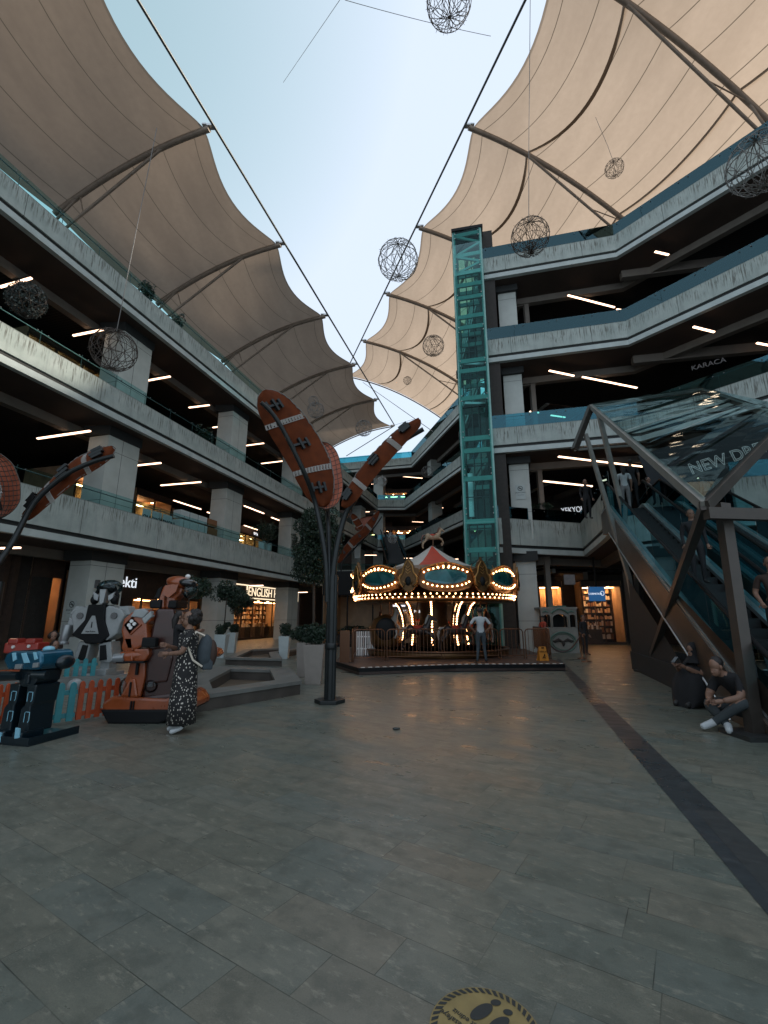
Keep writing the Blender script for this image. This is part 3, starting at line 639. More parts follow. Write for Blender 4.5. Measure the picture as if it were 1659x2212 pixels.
# ------------------------------------------------------------ wire globes
def globe(px, py, r, rad, label, m='wire_dark', dense=0, leafy=False, wz=None, dx=0):
    d = FPX * rad / r; v = CY - py
    fwd, up = FPX * CP - v * SP, FPX * SP + v * CP
    c = Vector(((px - CX) / FPX * d, fwd / FPX * d, CAMZ + up / FPX * d))
    t = thing('hanging_globe', label, 'hanging ornament', c, rz=random.uniform(0, 3), group='wire globes hanging over the courtyard')
    rnd = random.Random(int(px)); g = MB(); th = rad * .015
    for k in range(14):
        a = 2 * math.pi * k / 14; pts = []
        for j in range(13):
            q = math.pi * j / 12; aa = a + .12 * math.sin(4 * q + k); pts.append((rad * math.sin(q) * math.cos(aa), rad * math.sin(q) * math.sin(aa), rad * .97 * math.cos(q)))
        g.tube(pts, th, 4)
    for s_ in (1, -1):
        for k in range(9):
            pts = []
            for j in range(17):
                q = math.pi * (.04 + .92 * j / 16); aa = 2 * math.pi * k / 9 + s_ * 2.2 * j / 16; pts.append((rad * 1.0 * math.sin(q) * math.cos(aa), rad * 1.0 * math.sin(q) * math.sin(aa), rad * .97 * math.cos(q)))
            g.tube(pts, th * .8, 4, cap=False)
    for q in (.35, .5, .65):
        pts = [(rad * math.sin(math.pi * q) * math.cos(a), rad * math.sin(math.pi * q) * math.sin(a), rad * .97 * math.cos(math.pi * q) + rnd.uniform(-.01, .01)) for a in [2 * math.pi * j / 20 for j in range(21)]]
        g.tube(pts, th, 4)
    for k in range(60):
        u = Vector((rnd.gauss(0, 1), rnd.gauss(0, 1), rnd.gauss(0, 1))).normalized(); g.tube([u * rad, u * rad * 1.07 + Vector((rnd.uniform(-.03, .03),) * 3)], th * .5, 3)
    g.build('wire_frame', m, t)
    if dense:
        b = MB()
        for k in range(dense):
            u = Vector((rnd.gauss(0, 1), rnd.gauss(0, 1), rnd.gauss(0, .5))) * rad * .16 - Vector((0, 0, rad * .8)); w_ = Vector((rnd.gauss(0, 1), rnd.gauss(0, 1), rnd.gauss(0, 1))).normalized() * rad * .22
            b.tube([u, u + w_ * .5 + Vector((0, 0, .02)), u + w_], th * .6, 3)
        b.build('twig_nest', 'wire_dark', t)
    if leafy:
        b = MB()
        for k in range(1500):
            u = Vector((rnd.gauss(0, 1), rnd.gauss(0, 1), rnd.gauss(0, 1))).normalized() * rad * rnd.uniform(.8, 1.08); leafq(b, u, rad * .09, rnd)
        b.build('foliage', 'leaf_grey', t)
    if wz: MB().tube([(0, 0, rad), (dx * .3, 0, rad + (wz - c.z) * .3), (dx, 0, wz - c.z)], .012, 5).build('hanging_wire', 'cable', t)
    return t
def leafq(b, p, s, rnd):
    a = Vector((rnd.gauss(0, 1), rnd.gauss(0, 1), rnd.gauss(0, 1))).normalized(); c = a.cross(Vector((rnd.gauss(0, 1), rnd.gauss(0, 1), rnd.gauss(0, 1)))).normalized()
    s *= rnd.uniform(.7, 1.3); b.add([p - a * s, p - c * s * .45, p + a * s, p + c * s * .45], [(0, 1, 2, 3)])
globe(970, 3, 48, .62, 'dark wire globe cut by the top edge against the open sky')
globe(860, 562, 43, .62, 'pale wire globe hanging across the cable of the beige canopy left of the lift tower', 'wire_grey')
globe(1145, 512, 40, .62, 'brown wire globe with a dark nest at its bottom, right of the lift tower top', dense=120, wz=24, dx=-1.1)
globe(1327, 364, 19, .5, 'small brown wire globe under the beige canopy, upper right', wz=30, dx=-.8)
globe(936, 747, 23, .55, 'brown wire globe hanging left of the lift tower under the beige canopy')
globe(880, 822, 9, .4, 'tiny wire globe low under the beige canopy near its lower edge')
globe(246, 756, 46, .62, 'twiggy brown wire globe in front of the upper column of the left wing', wz=17.5, dx=.3)
globe(682, 886, 18, .5, 'grey wire globe hanging just right of the tall orange leaf', 'wire_grey')
globe(677, 866, 11, .4, 'faint small wire globe peeking above the grey one by the tall orange leaf', 'wire_grey')
globe(786, 925, 18, .5, 'grey wire globe at the lower edge of the grey canopy', 'wire_grey')
globe(923, 1019, 13, .45, 'wire globe in front of the right hand galleries of the distant wing', 'wire_grey')
globe(825, 1040, 11, .42, 'pale wire globe with bright wires above the far landing', 'alu')
globe(808, 1038, 9, .42, 'dim wire globe just left of the bright one above the far landing', 'wire_grey')
globe(848, 1164, 10, .42, 'bright wire globe hanging before the distant escalator', 'alu')
globe(1642, 352, 62, .7, 'large dark wire globe at the right edge below the roof terrace', 'wire_grey', dense=60)
globe(57, 648, 36, .6, 'leafy dark round bush ball hanging at the upper left gallery', leafy=True)
# ------------------------------------------------------------ glass lift tower
T = thing('lift_tower', 'tall teal glass lift tower with crossed braces at its top', 'lift tower', (4.07, 22.5, 0))
w_ = 1.5; ux, uy = .968, -.25; CO = [(0, 0), (w_ * ux, w_ * uy), (w_ * ux + .42, w_ * uy + 1.65), (.42, 1.65)]
HT = .976 * 22.5 + 1.6
def hz(y): return CAMZ + ray(990, y)[1] * 22.5
levels = sorted([0.1] + [hz(y) for y in (1189, 1128, 1036, 976, 950, 863, 804, 783, 711, 688, 647, 620, 594, 556, 512)])
for x, y in CO: MB().prism([(x - .07, y - .07), (x + .07, y - .07), (x + .07, y + .07), (x - .07, y + .07)], 0, HT).build('frame_post', 'steel_teal', T)
for z in levels:
    m = MB()
    for i in range(4): m.beam((*CO[i], z), (*CO[(i + 1) % 4], z), .1, .24)
    m.build('frame_beam', 'steel_teal', T)
for i in (0, 1, 2, 3):
    a, b = Vector((*CO[i], 0)), Vector((*CO[(i + 1) % 4], 0)); n = Vector((b.y - a.y, a.x - b.x, 0)).normalized() * .11
    m = MB(); z = .1
    while z < HT - .2:
        z2_ = min(z + 2.05, HT); m.add([a + n + Vector((0, 0, z)), b + n + Vector((0, 0, z)), b + n + Vector((0, 0, z2_ - .02)), a + n + Vector((0, 0, z2_ - .02))], [(0, 1, 2, 3)]); z += 2.05
    m.build('glass_panel', 'glass_teal', T)
    if i == 0:
        m = MB(); z = .5
        while z < HT:
            for p in (a.lerp(b, .06), a.lerp(b, .94)): m.sph(p + n * 1.3 + Vector((0, 0, z)), .035, 6, 4); m.sph(p + n * 1.3 + Vector((0, 0, z + .3)), .035, 6, 4)
            z += 2.05
        m.build('glass_clamps', 'alu', T)
for (za, zb) in ((levels[-1], levels[-2]), (levels[-2], levels[-3])):
    m = MB(); a, b = Vector((*CO[0], 0)), Vector((*CO[1], 0))
    m.beam(a + Vector((0, 0, za)), b + Vector((0, 0, (za + zb) / 2)), .1, .13); m.beam(b + Vector((0, 0, (za + zb) / 2)), a + Vector((0, 0, zb)), .1, .13); m.build('cross_brace', 'steel_teal', T)
m = MB(); m.prism([(CO[0][0] - .15, CO[0][1] - .15), (CO[1][0] + .15, CO[1][1] - .15), (CO[2][0] + .1, CO[2][1] + .1), (CO[3][0] - .1, CO[3][1] + .1)], HT, HT + .18); m.build('roof', 'black', T)
m = MB()
for x in (.35, .75, 1.1): m.tube([(x, .9 - x * .25, 0), (x, .9 - x * .25, HT - .3)], .03, 6)
for z in [k * 1.7 + 1 for k in range(12)]: m.beam((.25, .9, z), (1.5, .6, z), .05, .05)
m.build('guide_rails', 'steel_dark', T)
cb = MB().box((.9, .95, 14.2), (1.1, .95, 2.3)).build('cabin', 'glass_clear', T); MB().box((.9, .95, 13.0), (1.15, 1.0, .12)).box((.9, .95, 15.4), (1.15, 1, .15)).build('cabin_frame', 'alu', cb)
MB().box((.55, 1.2, 8), (.3, .2, 2.4)).build('counterweight', 'alu', T)
# ------------------------------------------------------------ escalators under a glass roof
ES0, ESD = (3.154, 0.0), (.2924, .9563)
def EP(y, w=0): x = 3.154 + .3057 * y; return Vector((x + .956 * w, y - .292 * w, 0))
def escalator(w0, label, up):
    root = thing('escalator', label, 'escalator', EP(6.3, w0), group='escalator pair up to the first floor')
    O = root.location; ys, zs = 6.4, 0.0; ye = 16.5; SL_ = 5.62 / (ye - ys)
    W = 1.45
    def zt(y): return max(.02, min(5.62, (y - ys) * SL_ + .02))
    def pr(y, w, z): return EP(y, w0 + w) + Vector((0, 0, z)) - O
    prof = [(5.2, .0), (6.4, .0), (16.5, 5.55), (17.6, 5.55), (17.6, 4.75), (16.3, 4.6), (7.9, 0.0)]
    m = MB()
    for ww in (0, W - .06):
        a = [pr(y, ww, z) for y, z in prof]; b = [pr(y, ww + .06, z) for y, z in prof]; n = len(a)
        m.add(a + b, [tuple(range(n)), tuple(range(n, 2 * n))[::-1]] + [(i, i + n, (i + 1) % n + n, (i + 1) % n) for i in range(n)])
    bq = [(7.9, 0), (16.3, 4.6), (17.6, 4.75)]
    for i in range(2): m.add([pr(bq[i][0], 0, bq[i][1]), pr(bq[i + 1][0], 0, bq[i + 1][1]), pr(bq[i + 1][0], W, bq[i + 1][1]), pr(bq[i][0], W, bq[i][1])], [(0, 1, 2, 3)])
    m.build('side_cladding', 'esc_panel', root)
    m = MB()                                              # bright edge of the cladding
    m.tube([pr(7.9, -.02, .0), pr(16.3, -.02, 4.6)], .02, 5); m.build('edge_trim', 'alu', root)
    for k in range(31):
        y = 6.35 + k * .333; z = zt(y + .17) - .16
        m = MB(); a, b, c, d = pr(y, .22, z), pr(y + .34, .22, z), pr(y + .34, W - .22, z), pr(y, W - .22, z); dn = Vector((0, 0, -.2))
        m.add([a, b, c, d, a + dn, b + dn, c + dn, d + dn], [(0, 1, 2, 3), (0, 3, 7, 4), (0, 4, 5, 1), (3, 2, 6, 7), (1, 5, 6, 2)]); m.build('step', 'esc_step', root)
    for ww in (.03, W - .23):
        m = MB(); pts = [5.4, 6.4, 16.5, 17.6]
        for i in range(3):
            y0, y1 = pts[i], pts[i + 1]; z0, z1 = zt(y0) + .03, zt(y1) + .03
            m.add([pr(y0, ww, z0), pr(y1, ww, z1), pr(y1, ww + .2, z1), pr(y0, ww + .2, z0), pr(y0, ww, z0 - .1), pr(y1, ww, z1 - .1), pr(y1, ww + .2, z1 - .1), pr(y0, ww + .2, z0 - .1)],
                  [(0, 1, 2, 3), (0, 4, 5, 1), (3, 2, 6, 7)])
        m.build('skirt_deck', 'alu', root)
        wm = ww + .1; m = MB(); h = .88
        for k in range(8):
            y0, y1 = 5.6 + k * 1.5, 5.6 + (k + 1) * 1.5 - .03
            if y0 < 6.4 < y1: segs = [(y0, 6.4), (6.4, y1)]
            elif y0 < 16.5 < y1: segs = [(y0, 16.5), (16.5, y1)]
            else: segs = [(y0, y1)]
            for p, q in segs: m.add([pr(p, wm, zt(p) + .03), pr(q, wm, zt(q) + .03), pr(q, wm, zt(q) + h), pr(p, wm, zt(p) + h)], [(0, 1, 2, 3)])
        m.build('glass_balustrade', 'glass_rail', root)
        pts = [pr(5.35, wm, .25), pr(5.2, wm, .6), pr(5.4, wm, .9), pr(6.3, wm, .92)] + [pr(y, wm, zt(y) + .9) for y in (6.9, 9, 12, 15, 16.4, 17.4)] + [pr(17.8, wm, 6.2)]
        MB().tube(pts, .04, 8).build('handrail', 'black', root)
    return root
escalator(0, 'nearest escalator with brown side cladding and blue lit glass balustrade, climbing to the first floor', True)
escalator(1.75, 'right hand escalator half hidden behind the thick steel post', False)
CR = thing('escalator_roof', 'sloping glass roof on brown steel frame over the escalators', 'glass roof', (5.05, 7, 3.3)); O = CR.location
J = PY(1523, 1093, 7.0); P1 = PY(1277, 878, 16.0); P2 = PY(1512, 843, 14.8); P3 = PY(1703, 907, 9.0)
P4 = P3 + Vector((4.2, -1.6, -2.4)); P5 = P2 + Vector((4.2, -1.6, -2.2))
def rb(a, b, name, m, w=.16, h=.2): return MB().beam(a - O, b - O, w, h).build(name, m, CR)
rb(J, P1, 'eave_beam', 'steel_paint', .12, .16); rb(P3, P2, 'ridge_beam', 'steel_paint', .1, .12); rb(J, P3, 'end_frame', 'steel_brown', .13, .16); rb(P1, P2, 'end_frame', 'steel_paint', .1, .12)
rb(P3, P4, 'end_frame', 'steel_brown', .15, .2); rb(P2, P5, 'end_frame', 'steel_paint', .1, .12); rb(P4, P5, 'eave_beam', 'steel_paint', .12, .16)
rb(J + Vector((0, 0, -.12)), P4 + Vector((0, 0, -.2)), 'tie_beam', 'steel_brown', .14, .18)
for k in range(6):
    t0, t1 = k / 6, (k + 1) / 6 - .006; up = Vector((0, 0, .14))
    a, b, c, d = J.lerp(P1, t0), J.lerp(P1, t1), P3.lerp(P2, t1), P3.lerp(P2, t0)
    MB().add([p + up - O for p in (a, b, c, d)], [(0, 1, 2, 3)]).build('glass_pane', 'glass_roof', CR)
    if k: rb(a + up * .2, d + up * .2, 'purlin', 'steel_dark', .03, .05)
    e, f = P4.lerp(P5, t0), P4.lerp(P5, t1)
    MB().add([p + up - O for p in (d, c, f, e)], [(0, 1, 2, 3)]).build('glass_pane', 'glass_roof', CR)
LG = PY(1241, 972, 15.6); rb(P1, LG, 'end_leg', 'steel_brown', .16, .2); rb(LG, LG + Vector((2.6, .4, .35)), 'tie_beam', 'steel_paint', .06, .08)
F1 = G(1396, 1452); F2 = G(1632, 1592); pa = PY(1265, 938, 15.75)
rb(pa, PY(1358, 1245, 14.9), 'slender_post', 'steel_paint', .12, .12); rb(PY(1358, 1245, 14.9), F1, 'slender_post', 'steel_paint', .12, .12)
pb = J.lerp(P1, .86); rb(pb, PY(1374, 1215, 14.5), 'slender_post', 'steel_paint', .12, .14); rb(PY(1374, 1215, 14.5), G(1376, 1446), 'slender_post', 'steel_brown', .11, .12)
rb(PY(1322, 1120, 15.3), PY(1372, 1215, 14.6), 'knee_brace', 'steel_paint', .07, .12)
rb(J, F1, 'diagonal_brace', 'steel_brown', .13, .14); rb(J + Vector((.5, .3, .1)), F2, 'thick_post', 'steel_brown', .16, .16)
MB().box(F1 - O + Vector((0, 0, .03)), (.5, .5, .06)).box(F2 - O + Vector((0, 0, .03)), (.6, .6, .06)).build('foot_plate', 'steel_dark', CR)
# dark wall under the escalators
u = EP(10.4, .1); v = EP(15.6, .1)
mb = MB().prism([(u.x, u.y), (u.x + 1.3, u.y - .4), (v.x + 1.3, v.y - .4), (v.x, v.y)], .0, .55); mb.add([(u.x + .05, u.y, .55), (v.x + .05, v.y, .55), (v.x + .05, v.y, 3.2)], [(0, 1, 2)])
tag(mb.build('under_stair_wall', 'navy_wall'), 'dark partition wall closing the space below the nearest escalator', 'wall')
# ------------------------------------------------------------ carousel
CC = Vector((2.07, 19.6, 0)); DK = .2
mb = MB(); dk = [G(776, 1443, DK), G(985, 1435.5, DK), G(1220, 1434, DK), Vector((6.6, 22.4, DK)), Vector((-1.6, 22.6, DK)), G(723, 1428, DK)]
DKO = thing('carousel_deck', 'low brown deck with a dashed white edge strip under the carousel', 'platform', (dk[0].x, dk[0].y, 0)); O = DKO.location
MB().prism([(p.x - O.x, p.y - O.y) for p in dk], .01, DK).build('deck_board', 'deck_brown', DKO)
m = MB()
for a, b in ((dk[0], dk[1]), (dk[1], dk[2])):
    n = int((b - a).length / .21); d = (b - a).normalized(); q = Vector((-d.y, d.x, 0))
    for k in range(n):
        p = a.lerp(b, (k + .3) / n); m.beam(p + d * .0 + Vector((0, 0, .006)) + q * .05 - O, p + d * .11 + Vector((0, 0, .006)) + q * .05 - O, .07, .012)
m.build('edge_markings', 'white_paint', DKO)
m = MB(); 
for a, b in ((dk[5], dk[0]), (dk[0], dk[1]), (dk[1], dk[2])): m.beam(a - O + Vector((0, 0, -.06)), b - O + Vector((0, 0, -.06)), .03, .1)
m.build('edge_strip', 'black', DKO)
CA = thing('carousel', 'lit carousel with gold rounding boards, teal oval panels and a red and cream tent roof', 'carousel', (CC.x, CC.y, DK))
MB().lathe((0, 0, 0), [(2.9, .0), (2.95, .05), (2.95, .22), (2.85, .26)], 48).build('platform', 'gold_dark', CA)
MB().lathe((0, 0, 0), [(2.98, .2), (3.0, .23), (2.98, .26)], 48).build('platform_trim', 'rail_brass', CA)
MB().lathe((0, 0, 0), [(.75, .2), (.7, .9), (.55, 1.4), (.6, 2.3), (.95, 2.7)], 12).build('centre_drum', 'gold_dark', CA)
NS = 12; RT = 3.38; ZB, ZTp = 2.18, 3.12
for k in range(8):                                      # tent roof in gores
    a0, a1 = 2 * math.pi * (k + .5) / 8 - math.pi / 2, 2 * math.pi * (k + 1.5) / 8 - math.pi / 2; m = MB(); vs = []
    a0 -= 2 * math.pi / 8 * 1.0; a1 -= 2 * math.pi / 8 * 1.0
    for t in (0, .33, .66, 1):
        for a in (a0, (a0 + a1) / 2, a1): r = .04 + (2.0 - .04) * t; z = 4.42 - 1.05 * t - .1 * math.sin(math.pi * t) - (.05 * t if a == (a0 + a1) / 2 else 0); vs.append((r * math.cos(a), r * math.sin(a), z))
    fs = [(i * 3 + j, i * 3 + j + 1, i * 3 + j + 4, i * 3 + j + 3) for i in range(3) for j in range(2)]
    m.add(vs, fs).build('roof_gore', 'tent_red' if k % 2 == 0 else 'tent_cream', CA)
MB().lathe((0, 0, 0), [(3.3, 3.0), (2.6, 3.2), (1.9, 3.42)], 32).build('roof_ring', 'gold_dark', CA)
MB().lathe((0, 0, 0), [(3.25, 2.02), (3.25, 2.12), (.9, 2.62), (.9, 2.5)], 32).build('ceiling_canopy', 'gold_dark', CA)
def bulbs(pts, parent, r=.038):
    m = MB()
    for p in pts: m.sph(p, r, 6, 4)
    return m.build('bulb_string', 'bulb', parent)
for k in range(8):                                       # rounding boards: oval panel and shield alternate
    a = -math.pi / 2 + 2 * math.pi * k / 8 + .035
    F = Matrix.Rotation(a + math.pi / 2, 4, 'Z') @ Matrix.Translation((0, -RT, 0))
    def tp(x, z, y=0): return F @ Vector((x * 1.0, y + .5 * (x * x) * .32, z))
    W = .98; m = MB(); top = []; 
    xs = [-W + 2 * W * j / 20 for j in range(21)]
    outl = [(x, 2.78 - .36 * math.sqrt(max(0, 1 - (x / W) ** 2)) ** .8 - .12) for x in xs] + [(x, 2.98 + .34 * math.cos(x / W * 1.35) ** 1.2 * 1.0) for x in xs[::-1]]
    n = len(outl); vs = [tp(x, z) for x, z in outl] + [tp(x, z, .1) for x, z in outl]
    m.add(vs, [tuple(range(n)), tuple(range(n, 2 * n))[::-1]] + [(i, i + n, (i + 1) % n + n, (i + 1) % n) for i in range(n)])
    bd = m.build('rounding_board', 'gold_dark', CA)
    ov = [(.72 * math.cos(q) * (1 if abs(math.cos(q)) < .8 else 1.05), 2.83 + .26 * (abs(math.sin(q)) ** .8) * (1 if math.sin(q) > 0 else -1)) for q in [2 * math.pi * j / 28 for j in range(28)]]
    MB().add([tp(x, z, -.02) for x, z in ov] + [tp(x, z, .01) for x, z in ov], [tuple(range(28))] + [(i, i + 28, (i + 1) % 28 + 28, (i + 1) % 28) for i in range(28)]).build('oval_panel', 'mirror_teal', bd)
    sc_ = MB()                                           # scrolls in relief along the top
    for s_ in (-1, 1):
        for cxs in (.12, .36, .6): sc_.tube([tp(s_ * (cxs + .1 * math.cos(q) * (1 - q / 9)), 3.19 - cxs * .22 + .07 * math.sin(q) * (1 - q / 9), -.03) for q in [j * .6 for j in range(10)]], .014, 5)
        sc_.tube([tp(s_ * x, 2.98 + .34 * math.cos(x / W * 1.35) ** 1.2, -.03) for x in [W * j / 10 for j in range(11)]], .025, 6)
    sc_.build('scrollwork', 'gold', bd)
    bulbs([tp(x, 2.83 + .31 * math.sqrt(max(0, 1 - (x / .9) ** 2)), -.06) for x in [-.78, -.62, -.45, -.28, -.1, .08, .25, .43, .6, .76]] + [tp(-.3 + .2 * j, 3.21 - .04 * abs(j - 1.5), -.06) for j in range(4)]
          + [tp(x, 2.80 - .33 * math.sqrt(max(0, 1 - (x / .92) ** 2)), -.06) for x in [-.8, -.66, -.5, -.33, -.16, .02, .2, .38, .55, .7, .82]], bd, .031)
    a2 = a + math.pi / 8; F2_ = Matrix.Rotation(a2 + math.pi / 2, 4, 'Z') @ Matrix.Translation((0, -RT - .02, 0))
    sh = [(-.42, 3.0), (-.36, 3.12), (-.22, 3.16), (-.14, 3.36), (-.05, 3.45), (0, 3.56), (.05, 3.45), (.14, 3.36), (.22, 3.16), (.36, 3.12), (.42, 3.0), (.34, 2.8), (.3, 2.5), (.16, 2.36), (0, 2.28), (-.16, 2.36), (-.3, 2.5), (-.34, 2.8)]
    s2 = MB().poly(sh, -.05, .07, F2_).build('shield_board', 'gold_dark', CA, bevel=.02)
    sc_ = MB(); T2 = lambda x, z, y: F2_ @ Vector((x, y, z))
    for s_ in (-1, 1):
        sc_.tube([T2(s_ * x, z, -.08) for x, z in ((.03, 3.4), (.16, 3.2), (.2, 2.98), (.33, 2.8), (.3, 2.6), (.18, 2.48), (.1, 2.6), (.2, 2.68))], [.015, .035, .03, .045, .035, .03, .025, .012], 6)
        sc_.tube([T2(s_ * x, z, -.08) for x, z in ((.42, 3.0), (.5, 3.14), (.44, 3.26))], [.03, .02, .008], 5)
    for j in range(3): sc_.tube([T2(-.09, 3.22 - j * .1, -.07), T2(0, 3.14 - j * .1, -.1), T2(.09, 3.22 - j * .1, -.07)], .016, 5)
    sc_.build('scrollwork', 'gold', s2); MB().sph(T2(0, 2.68, -.04), (.12, .07, .17), 12, 8).build('cameo', 'black', s2)
m = MB()
bulbs([(3.34 * math.cos(q), 3.34 * math.sin(q), 2.24) for q in [2 * math.pi * j / 96 for j in range(96)]], CA, .027)
bulbs([(3.3 * math.cos(q), 3.3 * math.sin(q), 2.13) for q in [2 * math.pi * (j + .5) / 84 for j in range(84)]], CA, .027)
for k in range(8):                                       # swan neck lamp arms
    a = -math.pi / 2 + R_([-42, -9, 33, 62, 138, 171, 213, 242][k])
    for da in (0,):
        pts = [(2.95, 2.12), (2.2, 2.14), (1.75, 2.1), (1.55, 1.9), (1.38, 1.5), (1.32, 1.1), (1.34, .7), (1.4, .35)]
        P = [Vector((r * math.cos(a + da * (1 if r < 2 else .6)), r * math.sin(a + da * (1 if r < 2 else .6)), z)) for r, z in pts]
        MB().tube(P, .06, 6).build('lamp_arm', 'gold_dark', CA)
        L = []
        for i in range(len(P) - 1):
            n = max(1, int((P[i + 1] - P[i]).length / .085))
            for j in range(n): q = P[i].lerp(P[i + 1], j / n); L.append(q + Vector((math.cos(a), math.sin(a), 0)) * .07 + Vector((0, 0, -.03)))
        bulbs(L, CA, .036)
def horse(parent_or_none, loc, rz, s, coat, mane, name='horse', pole=None, **kw):
    m = MB(); b = lambda pts, r: m.tube(pts, r, 8)
    m.sph((0, 0, 1.0), (.46, .17, .2), 14, 10); m.sph((.33, 0, 1.06), (.2, .17, .24), 12, 8); m.sph((-.33, 0, 1.04), (.2, .18, .22), 12, 8)
    b([(.4, 0, 1.1), (.52, 0, 1.35), (.6, 0, 1.55)], [.16, .11, .085]); b([(.57, 0, 1.58), (.72, 0, 1.5), (.86, 0, 1.4)], [.09, .075, .045])
    for s_ in (-1, 1):
        b([(.57, s_ * .05, 1.62), (.56, s_ * .06, 1.72)], [.03, .008])
        b([(.38, s_ * .1, .95), (.62, s_ * .1, .86), (.75, s_ * .1, .66 + s_ * .06), (.66, s_ * .1, .5 + s_ * .06)], [.09, .06, .04, .035]); b([(.66, s_ * .1, .5 + s_ * .06), (.62, s_ * .1, .44 + s_ * .06)], [.045, .05])
        b([(-.36, s_ * .1, .95), (-.5, s_ * .1, .72), (-.68, s_ * .1, .58 + s_ * .05), (-.72, s_ * .1, .3 + s_ * .05)], [.12, .075, .05, .035]); b([(-.72, s_ * .1, .3 + s_ * .05), (-.68, s_ * .1, .22 + s_ * .05)], [.045, .05])
    t = parent_or_none
    body = m.build(name, coat, t); M4 = Matrix.Translation(loc) @ Matrix.Rotation(rz, 4, 'Z') @ Matrix.Scale(s, 4)
    body.matrix_local = M4 if t else M4
    mm = MB(); mm.tube([(.5, 0, 1.68), (.42, 0, 1.5), (.36, 0, 1.3), (.3, 0, 1.2)], [.04, .07, .06, .03], 6); mm.tube([(-.5, 0, 1.12), (-.68, 0, 1.1), (-.78, 0, .85), (-.76, 0, .6)], [.04, .07, .06, .02], 6)
    h = mm.build('mane_and_tail', mane, body)
    sd_ = MB().sph((0, 0, 1.13), (.22, .185, .1), 12, 6).tube([(0, .18, 1.1), (0, .2, .9)], .015, 5).tube([(0, -.18, 1.1), (0, -.2, .9)], .015, 5).tube([(.24, -.17, 1.15), (.24, 0, 1.27), (.24, .17, 1.15)], .02, 5).build('saddle', 'tent_red', body)
    return body
mat('horse_tan', (.34, .24, .15), .5); mat('horse_white', (.35, .33, .3), .4); mat('horse_brown', (.12, .05, .03), .4); mat('horse_dark', (.03, .02, .018), .4)
for k in range(10):
    a = -math.pi / 2 + 2 * math.pi * k / 10 + .25; r = 2.2
    hb = horse(CA, (r * math.cos(a), r * math.sin(a), .1 + .12 * (k % 3)), a + math.pi / 2, .85, ['horse_dark', 'horse_brown', 'horse_white'][k % 3], ['horse_white', 'black', 'gold'][k % 3])
    pts = [(r * math.cos(a), r * math.sin(a), .25), (r * math.cos(a), r * math.sin(a), 2.35)]; m = MB().tube(pts, .022, 6)
    for j in range(30): q = j * .7; m.tube([(pts[0][0] + .03 * math.cos(q), pts[0][1] + .03 * math.sin(q), .25 + j * .07), (pts[0][0] + .03 * math.cos(q + .7), pts[0][1] + .03 * math.sin(q + .7), .32 + j * .07)], .012, 4, cap=False)
    m.build('twisted_pole', 'rail_brass', CA)
ch = thing  # swan carriage on the left
m = MB().lathe((-2.0, -1.1, 0), [(.05, .3), (.5, .32), (.62, .5), (.66, 1.0), (.5, 1.35), (.2, 1.5), (.02, 1.55)], 14); m.build('carriage', 'gold_dark', CA, bevel=0)
MB().sph((-2.0, -1.72, 1.0), (.4, .1, .42), 14, 8).build('carriage_opening', 'black', CA)
HT_ = thing('horse_figure', 'cream and tan leaping horse figure on the peak of the carousel roof', 'figurine', (CC.x + .05, CC.y, DK + 4.42)); 
MB().tube([(0, 0, -.12), (0, 0, .3)], .03, 8).build('mount', 'rail_brass', HT_)
horse(HT_, (-.02, 0, -.22), .1, .62, 'horse_tan', 'horse_brown', name='body')
# fence around the carousel
def barrier(a, b, label, h=1.02, m='rail_brass', group='barriers around the carousel', n=None, z=DK, name='barrier'):
    a, b = Vector(a), Vector(b); a.z = b.z = z; c = (a + b) / 2; t = thing(name, label, 'barrier', c, group=group); d = (b - a); L = d.length; u = d / L
    f = MB(); P = lambda s, zz: u * (s - L / 2) + Vector((0, 0, zz))
    f.tube([P(.03, 0), P(.03, h - .1), P(.07, h - .03), P(.14, h), P(L - .14, h), P(L - .07, h - .03), P(L - .03, h - .1), P(L - .03, 0)], .021, 7); f.tube([P(.03, .12), P(L - .03, .12)], .016, 6); f.build('frame', m, t)
    f = MB(); n = n or int(L / .13)
    for k in range(1, n): f.tube([P(L * k / n, .12), P(L * k / n, h)], .009, 5)
    f.build('bars', m, t); return t
fy = [G(760, 1430, DK), G(833, 1427, DK), G(957, 1424.5, DK), G(1081, 1423.5, DK), G(1135, 1423, DK), G(1190, 1424, DK)]
for i, l in enumerate(('first brass barrier at the far left of the carousel front', 'brass barrier left of centre in front of the carousel', 'middle brass barrier in front of the carousel, left of the man in a white shirt', 'brass barrier right of the man in a white shirt', 'brass barrier by the yellow floor sign')):
    a, b = fy[i], fy[i + 1]; barrier(a.lerp(b, .01), b.lerp(a, .01), l)
barrier((fy[0].x, fy[0].y, 0), (fy[0].x - .1, 20.9, 0), 'side barrier running back on the left of the carousel', n=30)
barrier((fy[5].x + .05, fy[5].y + .1, 0), (fy[5].x + 1.2, 22.3, 0), 'side barrier running back on the right of the carousel', n=34)
m = MB().box((0, 0, .5), (.32, .1, 1.0)).build('gate_post', 'rail_brass'); m.location = G(743, 1432, DK) + Vector((0, .2, 0)); tag(m, 'orange brown panel standing at the left front corner of the carousel fence', 'panel')
# white picket fence piece behind the fence
p0 = thing('picket_fence', 'short white picket fence section inside the carousel enclosure on the left', 'fence', (-1.05, 18.4, DK))
for k in range(9): MB().box((k * .085, 0, .45), (.05, .02, .9)).build('picket', 'white_paint', p0)
MB().box((.34, .02, .7), (.75, .02, .05)).box((.34, .02, .25), (.75, .02, .05)).build('rail', 'white_paint', p0)
